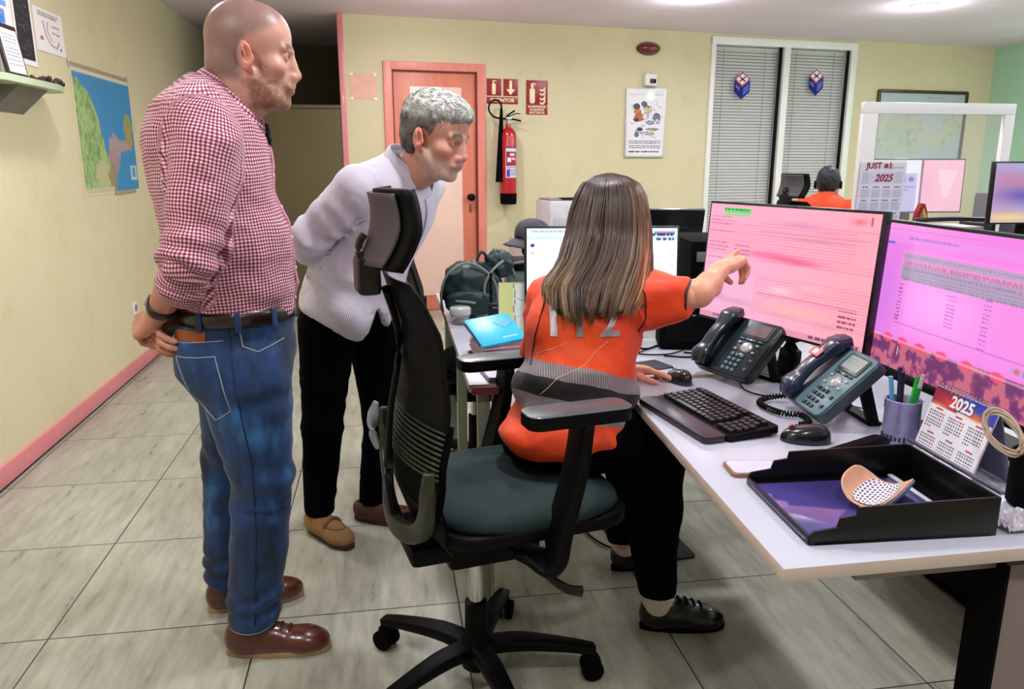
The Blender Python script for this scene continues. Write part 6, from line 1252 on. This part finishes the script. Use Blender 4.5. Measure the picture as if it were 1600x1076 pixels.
V, F = S.mesh(.0027); P = head_paint(V, sk2, (110, 108, 104), (176, 164, 152), lambda x, ay, z: np.clip((z-.03-.5*np.clip(x, 0, 1))/.02, 0, 1)*np.clip((.06-x)/.02, 0, 1), .8, 4, browc=(44, 36, 34)); parts = [(xf(M2, V), F, P)]
S = SDF(); S.cone((.04, 2.64, 1.22), (-.12, 2.75, .9), .09, .09, .05); S.cone((.05, 2.63, 1.25), (.085, 2.59, 1.34), .055, .052, .04); S.cone((-.07, 2.53, 1.27), (-.24, 2.575, 1.115), .04, .036, .03); S.cone((.14, 2.79, 1.27), (.03, 2.97, 1.12), .04, .036, .03); S.cone((-.07, 2.53, 1.26), (.14, 2.79, 1.26), .05, .05, .03)
S.cone((-.20, 2.72, .82), (-.25, 2.70, .43), .07, .045, .02); S.cone((-.25, 2.70, .43), (-.284, 2.735, .09), .045, .035, .03); S.cone((-.075, 2.82, .82), (-.042, 2.8, .43), .07, .045, .02); S.cone((-.042, 2.8, .43), (-.085, 2.81, .08), .045, .035, .03)
V, F = S.mesh(.012); parts.append((V, F, skinpaint(V, sk2)))
S = SDF(); S.cone((-.247, 2.60, 1.10), (-.262, 2.68, 1.058), .044, .042, .02); S.cone((-.262, 2.68, 1.058), (-.205, 2.86, .995), .042, .028, .02); hand_ops(S, frame_M((-.200, 2.865, .992), (.65, .35, -.2), (-.8, .5, .1)), [(20, 30, 20), (25, 35, 20), (30, 35, 20), (35, 40, 20)], side=-1, s=1.0)
S.cone((.02, 2.975, 1.11), (-.04, 2.965, 1.06), .044, .042, .02); S.cone((-.04, 2.965, 1.06), (-.10, 2.96, .985), .042, .028, .02); hand_ops(S, frame_M((-.103, 2.96, .982), (-.7, -.02, -.45), (.1, .9, .1)), [(30, 40, 20), (35, 45, 20), (40, 45, 20), (45, 45, 20)], side=1, s=1.0)
V, F = S.mesh(.004); parts.append((V, F, skinpaint(V, sk2, 2))); V, F, P = merge(parts); body2 = npmesh('body', V, F, M_SKIN, man2, paint=P, loc=L2)
for s in (-1, 1): eyeball(body2, M2, s, L2)
def tuft_hair(parent, loc, M, ells, cuts, tufts, m, cols, seed):
    """short hair: a close cap plus many small locks lying along it"""
    S = SDF()
    for c, r in ells: S.ell(c, r, .02)
    for c, r in cuts: S.ell(c, r, .006, 'd')
    V, F = S.mesh(.004); n = normals(V, F); t = vn3(V*np.array([60, 90, 60]), seed); V = V+n*(t*.003)[:, None]
    rs = np.random.default_rng(seed); idx = rs.choice(len(V), tufts); VV = [V]; FF = [F]; o = len(V); base = np.array(cols[0], float)
    hgt = np.clip((V[:, 2]-.02)/.09, 0, 1)[:, None]; PP = [(base*(1-hgt)+np.array(cols[1], float)*hgt)*(1+.18*t)[:, None]]
    for i in idx:
        p, nn = V[i], n[i]; d = np.array([-.5*np.sign(1e-3+0)*0+ (.55 if p[2] > .07 else -.35), .15*np.sign(p[1]), -.9 if p[2] < .07 else -.05])+rs.normal(0, .28, 3); d -= nn*(d@nn); d /= np.linalg.norm(d)+1e-9; L = rs.uniform(.014, .028); lift = rs.uniform(.1, .42) if p[2] > .05 else rs.uniform(.03, .2); w = np.cross(nn, d)*rs.uniform(.0012, .0026)
        pts = []
        for k in range(5):
            s_ = k/4; q = p-nn*.002+d*L*s_+nn*(L*lift*s_*(1.3-s_)); ww = w*(1-s_*.85); pts += [q-ww, q+ww, q+nn*.0016*(1-s_)]
        VV.append(np.array(pts)); f = []
        for k in range(4):
            a = o+k*3; f += [[a, a+3, a+5, a+2], [a+2, a+5, a+4, a+1], [a+1, a+4, a+3, a]]
        FF.append(np.array(f)); o += 15; hh = float(np.clip((p[2]-.02)/.09, 0, 1)); c = (base*(1-hh)+np.array(cols[1], float)*hh)*rs.uniform(.72, 1.12); PP.append(np.tile(c, (15, 1)))
    return npmesh('hair', xf(M, np.vstack(VV)), np.vstack(FF), m, parent, paint=np.clip(np.vstack(PP), 0, 255), loc=loc)
M_HAIRP = paintmat('hair_fibre', .5)
tuft_hair(man2, L2, M2, [((-.020, 0, .055), (.107, .087, .092)), ((.028, 0, .080), (.080, .068, .058)), ((-.045, 0, .0), (.074, .079, .075))],
          [((.115, 0, -.01), (.075, .10, .088)), ((.05, .07, -.06), (.085, .06, .082)), ((.05, -.07, -.06), (.085, .06, .082)), ((.0, .09, -.006), (.028, .03, .040)), ((.0, -.09, -.006), (.028, .03, .040)), ((-.03, 0, -.13), (.10, .10, .075))], 2600, M_HAIRP, [(84, 82, 80), (186, 190, 184)], 5)

# ------------------------------------------------------------------ seated woman in the orange shirt
L3 = (.45, 1.87, 0); wom = person('person', L3, 'seated woman with long brown hair in orange shirt pointing at the pink screen')
def orange(g, u, v):
    n = g.noise(g.coord(), 4, 3); base = g.ramp(n, [(.3, rgba((222, 58, 6))), (.7, rgba((242, 80, 12)))])
    def band(a, b_): return g.math('MULTIPLY', g.math('GREATER_THAN', v, a), g.math('LESS_THAN', v, b_))
    g1 = g.math('ADD', band(.205, .242), band(.118, .160)); g2 = band(.160, .205); d = stripe(g, g.math('ADD', u, g.math('MULTIPLY', v, .35)), .0062, .42)
    refl = g.mix(g.math('MULTIPLY', d, .8), rgba((150, 140, 142)), rgba((70, 64, 70))); c = g.mix(g1, base, refl); c = g.mix(g2, c, rgba((12, 12, 16))); g.l(c, g.b.inputs['Base Color']); g.bump(g.noise(g.coord(), 400, 2), .15, .001)
M_ORANGE = cl_mat('orange_uniform', orange, .6).m; M_PIPE = mat('dark_piping', (36, 22, 30), .6)
S = SDF(); S.ell((.435, 1.85, .675), (.160, .142, .085), .04); S.ell((.472, 1.865, .79), (.158, .132, .12), .05); S.ell((.498, 1.905, .92), (.150, .122, .14), .05); S.ell((.525, 1.935, 1.0), (.13, .105, .09), .04)
S.cone((.425, 2.005, 1.005), (.62, 1.88, 1.03), .055, .058, .04); S.cone((.625, 1.875, 1.03), (.728, 1.803, 1.030), .060, .047, .02); S.cone((.655, 1.855, .995), (.71, 1.815, 1.012), .056, .045, .03)
S.cone((.425, 2.015, .995), (.408, 2.045, .845), .053, .050, .02); S.clip(lambda X, Y, Z: (X-.715)*.80+(Y-1.81)*-.55+(Z-1.03)*.1-.03); S.clip(lambda X, Y, Z: .625-Z+.02*np.sin(X*25)); S.ell((.57, 1.96, 1.14), (.062, .062, .07), .01, 'd')
r3 = (-.2, -1, 0); AX3 = ((.43, 1.85, .60), (.545, 1.93, 1.07)); segs = [(*AX3, .13, r3, .868), ((.60, 1.89, 1.03), (.745, 1.79, 1.025), .05, r3, .38), ((.405, 2.03, .96), (.365, 2.04, .80), .045, (-1, 0, 0), .38)]
def ex3(V, cl):
    t = (cl[:, 2] == 0); w = np.exp(-((V[:, 2]-.80)/.10)**2)*t
    return .0055*w*np.sin(cl[:, 0]*22-cl[:, 1]*45+2.5*vn3(V*7, 8))+.004*t*np.sin(cl[:, 0]*30+cl[:, 1]*38+3.5*vn3(V*6, 18))+.007*np.clip((.74-V[:, 2])/.08, 0, 1)*np.sin(cl[:, 1]*60+4*vn3(V*8, 9))+.004*(~t)*np.sin(cl[:, 0]*50+cl[:, 1]*30)
shirt3, V3, F3 = cloth('shirt', S, .0055, M_ORANGE, wom, L3, segs, .0055, (6, 11), 41, ex3)
# the sleeve must not carry the waist bands
at = shirt3.data.attributes['cl']; a_ = np.zeros(len(V3)*3); at.data.foreach_get('vector', a_); a_ = a_.reshape(-1, 3); m_ = a_[:, 2] > 0; a_[m_, 1] = .5; at.data.foreach_set('vector', a_.astype(np.float32).ravel())
sx = Vector((.80, -.55, .1)).normalized(); b = MB(); rs_ = []
for p_ in np.linspace(0, 2*pi, 40, endpoint=False):
    Mx = frame_M((.7385, 1.7935, 1.0245), (0, 0, 1), sx); rs_.append(Mx @ Vector((.0435*cos(p_), .0415*sin(p_), .0)))
b.tube(rs_, .0035, 6, closed=True); b.build('sleeve_piping', M_PIPE, wom, True, M=Matrix.Translation(-Vector(L3)))
def piping(pts, nm, m, r, d=(.2, 1, 0)):
    P = []
    for a, c in zip(pts[:-1], pts[1:]):
        for k in range(8): P.append(tuple(np.array(a)+(np.array(c)-np.array(a))*k/8))
    P.append(pts[-1]); return MB().tube(drape(V3, F3, P, d, .0008), r, 6).build(nm, m, shirt3, True, M=Matrix.Translation(-Vector(L3)))
piping([(.595, 1.5, 1.085), (.625, 1.5, 1.04), (.632, 1.5, .98), (.625, 1.5, .935)], 'shoulder_piping', M_PIPE, .0022, (0, 1, 0)); piping([(.30, 1.5, 1.03), (.285, 1.5, .98), (.272, 1.5, .93), (.262, 1.5, .86)], 'shoulder_piping', M_PIPE, .0022, (.25, 1, 0))
piping([(.50, 1.5, .925), (.44, 1.5, .875), (.37, 1.5, .845), (.33, 1.5, .80)], 'back_seam', mat('reflective_thread', (216, 176, 160), .4), .0009, (.1, 1, 0)); piping([(.40, 1.5, .925), (.36, 1.5, .905), (.33, 1.5, .89)], 'back_seam', MATS['reflective_thread'], .0009, (.1, 1, 0))
# number on the back, draped on the shirt
def draped_text(s, size, o, xd, d, parent, loc, V, F, m, sx=1, sy=1, nm='number_print', off=.0045):
    me = text_geo(s, size, 0, True); bm = bmesh.new(); bm.from_mesh(me); bmesh.ops.triangulate(bm, faces=bm.faces)
    for _ in range(3): bmesh.ops.subdivide_edges(bm, edges=[e for e in bm.edges if e.calc_length() > size*.06], cuts=1)
    xd = Vector(xd).normalized(); up = Vector((0, 0, 1)); t = BVHTree.FromPolygons([tuple(v) for v in V], [tuple(f) for f in F]); d = Vector(d).normalized()
    for v in bm.verts:
        p = Vector(o)+xd*v.co.x*sx+up*v.co.y*sy; h = t.ray_cast(p, d); v.co = (h[0]-d*off if h[0] is not None else p)-Vector(loc)
    bmesh.ops.recalc_face_normals(bm, faces=bm.faces); bm.to_mesh(me); bm.free(); return link(nm, me, m, parent)
M_SILV = mat('silver_print', (150, 140, 140), .35, metal=.35, var=.15, vscale=30)
for ch, x in (('1', .412), ('1', .475), ('2', .550)): draped_text(ch, .115, (x-.045, 1.5, .968), (1, -.05, 0), (.1, 1, 0), shirt3, L3, V3, F3, M_SILV, .95, .82)
S = SDF(); S.ell((.43, 1.86, .640), (.152, .135, .055), .03); S.cone((.47, 1.80, .655), (.712, 1.885, .625), .080, .074, .04); S.cone((.712, 1.885, .622), (.708, 1.91, .40), .076, .078, .03); S.cone((.708, 1.91, .40), (.747, 1.94, .135), .078, .055, .03)
S.cone((.47, 1.94, .650), (.70, 2.11, .61), .078, .072, .04); S.cone((.70, 2.11, .60), (.74, 2.27, .14), .072, .052, .03); S.clip(lambda X, Y, Z: .122-Z); S.clip(lambda X, Y, Z: Z-.700)
cloth('trousers', S, .008, M_TROU2, wom, L3, [((.47, 1.8, .62), (.71, 1.9, .6), .07, (0, 0, 1), .5), ((.71, 1.9, .6), (.75, 1.94, .13), .07, r3, .5), ((.7, 2.11, .6), (.74, 2.27, .14), .07, r3, .5)], .004, (7, 12), 51)
M_SHB = mat('black_shoe_leather', (8, 8, 10), .3, coat=.3, spec=.4); M_SOCK = mat('grey_white_sock', (196, 190, 180), .8, bump=.3, bscale=300)
shoe(wom, L3, (.700, 1.955, 0), (.955, 1.925, 0), M_SHB, M_MATTE, 'lace', 1.05, M_MATTE); shoe(wom, L3, (.712, 2.29, 0), (.955, 2.32, 0), M_SHB, M_MATTE, 'lace', 1.05, M_MATTE)
for x, y in ((.752, 1.947), (.760, 2.296)): MB().lathe([(.001, .035), (.034, .04), (.043, .07), (.045, .10), (.044, .17), (.001, .175)], (x, y, 0), n=24).build('sock', M_SOCK, wom, True, M=Matrix.Translation(-Vector(L3)))
sk3 = (214, 152, 122)
M3 = Matrix.Translation((.583, 1.965, 1.180)) @ Matrix.Rotation(R(44), 4, 'Z') @ Matrix.Rotation(R(8), 4, 'Y') @ Matrix.Scale(.92, 4)
S = SDF(); nk = M3.inverted() @ Vector((.545, 1.94, 1.03)); head_ops(S, True, jaw=.92, neck_to=nk[:], neck_r=.047)
V, F = S.mesh(.0032); P = head_paint(V, sk3, (90, 60, 44), sk3, lambda x, ay, z: np.clip((z-.05-.5*np.clip(x, 0, 1))/.02, 0, 1), 0, 7); parts = [(xf(M3, V), F, P)]
S = SDF(); S.cone((.54, 1.935, 1.0), (.44, 1.86, .65), .08, .09, .05); S.cone((.54, 1.935, 1.0), (.55, 1.945, 1.06), .05, .05, .04); S.cone((.42, 2.01, 1.0), (.62, 1.88, 1.03), .04, .04, .03); S.cone((.62, 1.88, 1.03), (.735, 1.795, 1.03), .04, .036, .03); S.cone((.43, 2.02, .99), (.42, 2.06, .87), .036, .034, .03)
S.cone((.47, 1.80, .63), (.71, 1.885, .61), .06, .05, .03); S.cone((.71, 1.885, .61), (.75, 1.94, .08), .05, .032, .03); S.cone((.47, 1.94, .62), (.70, 2.11, .60), .06, .05, .03); S.cone((.70, 2.11, .60), (.755, 2.29, .08), .05, .032, .03)
V, F = S.mesh(.012); parts.append((V, F, skinpaint(V, sk3)))
S = SDF(); S.cone((.705, 1.82, 1.032), (.762, 1.792, 1.036), .034, .032, .02); S.cone((.762, 1.792, 1.036), (.80, 1.822, 1.052), .032, .030, .02); S.cone((.80, 1.822, 1.052), (.856, 1.882, 1.083), .030, .0215, .02)
H3 = frame_M((.860, 1.887, 1.085), (.80, .58, .20), (-.28, .02, .95)); hand_ops(S, H3, [(-8, 6, 4), (48, 52, 34), (58, 55, 36), (62, 55, 36)], side=1, s=.90, spread=.10, thumb=[(.022, .024, -.010), (.040, .030, -.028), (.052, .026, -.048), (.060, .018, -.062)])
S.cone((.42, 2.06, .87), (.47, 2.14, .80), .036, .036, .02); S.cone((.47, 2.14, .80), (.655, 2.07, .772), .036, .022, .02); hand_ops(S, frame_M((.66, 2.068, .772), (.95, -.12, -.05), (0, .1, 1)), [(10, 14, 10), (14, 16, 12), (16, 18, 12), (20, 20, 12)], side=-1, s=.88, spread=.08)
V, F = S.mesh(.0030); P = skinpaint(V, sk3, 2); parts.append((V, F, P)); V, F, P = merge(parts); body3 = npmesh('body', V, F, M_SKIN, wom, paint=P, loc=L3)
for s in (-1, 1): eyeball(body3, M3, s, L3)
# long hair: an inner mass with many flowing locks over it
zs_ = [1.325, 1.318, 1.300, 1.27, 1.23, 1.18, 1.12, 1.06, 1.01, .985]; cx = [.572, .573, .575, .576, .574, .571, .553, .516, .502, .500]; cy = [1.955, 1.957, 1.958, 1.958, 1.957, 1.945, 1.905, 1.850, 1.808, 1.795]; rx = [.006, .040, .072, .089, .099, .106, .116, .132, .112, .100]; ry = [.006, .040, .074, .092, .102, .100, .088, .062, .036, .026]
def hpos(th, z, k):
    c_ = (np.interp(-z, [-q for q in zs_], cx), np.interp(-z, [-q for q in zs_], cy)); a, b_ = np.interp(-z, [-q for q in zs_], rx)*k, np.interp(-z, [-q for q in zs_], ry)*k
    return np.array([c_[0]+a*cos(th), c_[1]+b_*sin(th), z])
face = R(44); rs = np.random.default_rng(12); b = MB()
def hs(u, v):
    th = face+R(48)+u*(2*pi-R(96)); z = 1.322-v**1.5*(1.322-.995); return tuple(hpos(th, z, .93))
b.grid(hs, 70, 40, thick=.006); hair = b.build('hair', mat('brown_hair_mass', (50, 34, 26), .6, var=.2, vscale=40, vec=(1, 1, .08)), wom, True, M=Matrix.Translation(-Vector(L3)))
VV, FF, PP, o_ = [], [], [], 0
CL = [(face+R(46)+(i+.5)/64*(2*pi-R(92)), rs.uniform(0, 6.28), rs.uniform(.6, 1.35), rs.random(), rs.uniform(-.018, .018), rs.uniform(.97, 1.045)) for i in range(64)]
for i in range(1700):
    q_ = CL[int(rs.integers(64))]; thc = q_[0]; th0 = thc+rs.normal(0, .075); k = rs.uniform(.93, 1.0)+(q_[5]-1)*.6; side = abs(math.remainder(thc+pi/2, 2*pi)); end = .992+q_[4]+rs.uniform(-.012, .010)+.012*side**2; ph = q_[1]+rs.normal(0, .25); am = .007+.004*q_[3]; r0 = rs.uniform(.0016, .0040); NP = 24; pts = []
    tone = q_[2]*rs.uniform(.75, 1.25); blond = q_[3] < .42; warm = 1.0 if (math.remainder(thc-R(-20), 2*pi)**2 < .3) else .0
    for j in range(NP):
        t = j/(NP-1); z = 1.325-(1.325-end)*t**1.45; th = th0+(thc-th0)*.55*t**2+.06*sin(ph+t*4)*t; p = hpos(th, z, k+.03*t*t); w = am*t*t; p = p+np.array([w*sin(ph+t*8), w*cos(ph+t*6)*.6, 0])+(hpos(th, z, 1)-hpos(th, z, 0))*(.10*t**8*sin(ph)); pts.append(p)
    pts = np.array(pts); T_ = np.gradient(pts, axis=0); T_ /= np.linalg.norm(T_, axis=1)[:, None]; out = pts-np.array([[hpos(th, p[2], 0)[0], hpos(th, p[2], 0)[1], p[2]] for p in pts]); sd = np.cross(T_, out); sd /= np.linalg.norm(sd, axis=1)[:, None]+1e-9; nn = np.cross(sd, T_); th = th0
    for j in range(NP):
        t = j/(NP-1); r_ = r0*(1-.75*t**4)*(.6+.4*min(1, t*6)); VV += [pts[j]+sd[j]*r_, pts[j]+nn[j]*r_*.7, pts[j]-sd[j]*r_, pts[j]-nn[j]*r_*.7]
        c0 = np.array((46, 32, 26))*(1-t)+np.array((132, 106, 72) if blond else (70, 52, 38))*t; c0 = c0+warm*np.array((58, 22, 4))*min(1, t*1.6)*(1-.5*t); PP += [np.clip(c0*tone, 0, 255)]*4
    for j in range(NP-1):
        a = o_+j*4
        for q in range(4): FF.append([a+q, a+(q+1) % 4, a+4+(q+1) % 4, a+4+q])
    o_ += NP*4
g = NT('hair_locks_fibre'); a = g.n('ShaderNodeAttribute', attribute_name='paint'); g.l(a.outputs[0], g.b.inputs['Base Color']); g.b.inputs['Roughness'].default_value = .38; g.b.inputs['Specular IOR Level'].default_value = .6; g.b.inputs['Anisotropic'].default_value = .5
npmesh('hair_locks', np.array(VV), np.array(FF), g.m, hair, paint=np.array(PP), loc=L3)

# ------------------------------------------------------------------ colleague in the background
L4 = (3.28, 5.50, 0); p4 = person('person', L4, 'seated colleague in orange shirt with a headset, seen from behind by the far blinds')
M_OR2 = mat('orange_jersey', (236, 74, 24), .7, var=.08); S = SDF(); S.ell((3.30, 5.48, .98), (.19, .14, .15), .05); S.ell((3.28, 5.46, .78), (.16, .13, .18), .05); S.ell((3.26, 5.45, .62), (.17, .15, .09), .04)
S.cone((3.18, 5.58, 1.03), (3.16, 5.70, .84), .06, .05, .03); S.cone((3.45, 5.38, 1.02), (3.50, 5.52, .84), .06, .05, .03); S.clip(lambda X, Y, Z: .58-Z); V, F = S.mesh(.012); npmesh('shirt', V, F, M_OR2, p4, loc=L4)
S = SDF(); S.ell((3.28, 5.48, .58), (.17, .16, .07), .03); S.cone((3.22, 5.52, .57), (3.40, 5.86, .56), .08, .07, .03); S.cone((3.38, 5.42, .57), (3.58, 5.74, .56), .08, .07, .03); S.cone((3.40, 5.86, .56), (3.45, 5.88, .12), .065, .05, .03); S.cone((3.58, 5.74, .56), (3.62, 5.76, .12), .065, .05, .03); V, F = S.mesh(.014); npmesh('trousers', V, F, M_TROU, p4, loc=L4)
for x, y in ((3.42, 5.84), (3.60, 5.72)): shoe(p4, L4, (x, y, 0), (x+.12, y+.22, 0), M_SHB, M_MATTE, 'plain', 1.0)
M4 = Matrix.Translation((3.335, 5.52, 1.185)) @ Matrix.Rotation(R(55), 4, 'Z') @ Matrix.Rotation(R(10), 4, 'Y') @ Matrix.Scale(.92, 4); S = SDF(); nk = M4.inverted() @ Vector((3.31, 5.49, 1.03)); head_ops(S, neck_to=nk[:], neck_r=.052); V, F = S.mesh(.005); parts = [(xf(M4, V), F, head_paint(V, (190, 136, 112), (40, 34, 34), (150, 110, 90), lambda x, ay, z: np.clip((z-.03)/.02, 0, 1), .3, 9))]
S = SDF()
for sh_, el, wr in (((3.18, 5.58, 1.02), (3.16, 5.70, .84), (3.32, 5.88, .80)), ((3.45, 5.38, 1.02), (3.50, 5.53, .84), (3.60, 5.74, .80))):
    S.cone(sh_, el, .045, .04, .03); S.cone(el, wr, .038, .026, .02); hand_ops(S, frame_M(wr, (.5, .8, -.1), (0, 0, 1)), [(15, 20, 15)]*4, s=.95)
S.cone((3.31, 5.49, 1.04), (3.28, 5.47, .65), .08, .1, .04); S.cone((3.18, 5.58, 1.0), (3.45, 5.38, 1.0), .05, .05, .03); V, F = S.mesh(.007); parts.append((V, F, skinpaint(V, (190, 136, 112)))); V, F, P = merge(parts); bd4 = npmesh('body', V, F, M_SKIN, p4, paint=P, loc=L4)
for s in (-1, 1): eyeball(bd4, M4, s, L4)
tuft_hair(p4, L4, M4, [((-.020, 0, .050), (.110, .090, .098)), ((-.03, 0, .0), (.09, .084, .085)), ((.03, 0, .07), (.075, .075, .06))], [((.12, 0, -.02), (.075, .10, .09)), ((-.02, 0, -.14), (.12, .12, .06))], 500, M_HAIRP, [(24, 22, 30), (34, 32, 44)], 15)
hd = MB(); hd.tube([(-.01+0*a, .098*cos(a), .145*sin(a)) for a in np.linspace(-.05, pi+.05, 22)], .006, 8); hd = hd.build('headset_band', mat('headset_silver', (150, 150, 160), .3, metal=.5), p4, True, M=Matrix.Translation(-Vector(L4)) @ M4)
for s in (-1, 1): MB().lathe([(.001, 0), (.03, 0), (.034, .008), (.03, .02), (.001, .022)], (0, s*.088, -.005), n=24, axis=(0, s, 0)).build('ear_cushion', M_BLACK, hd, True, M=Matrix.Translation(-Vector(L4)) @ M4)
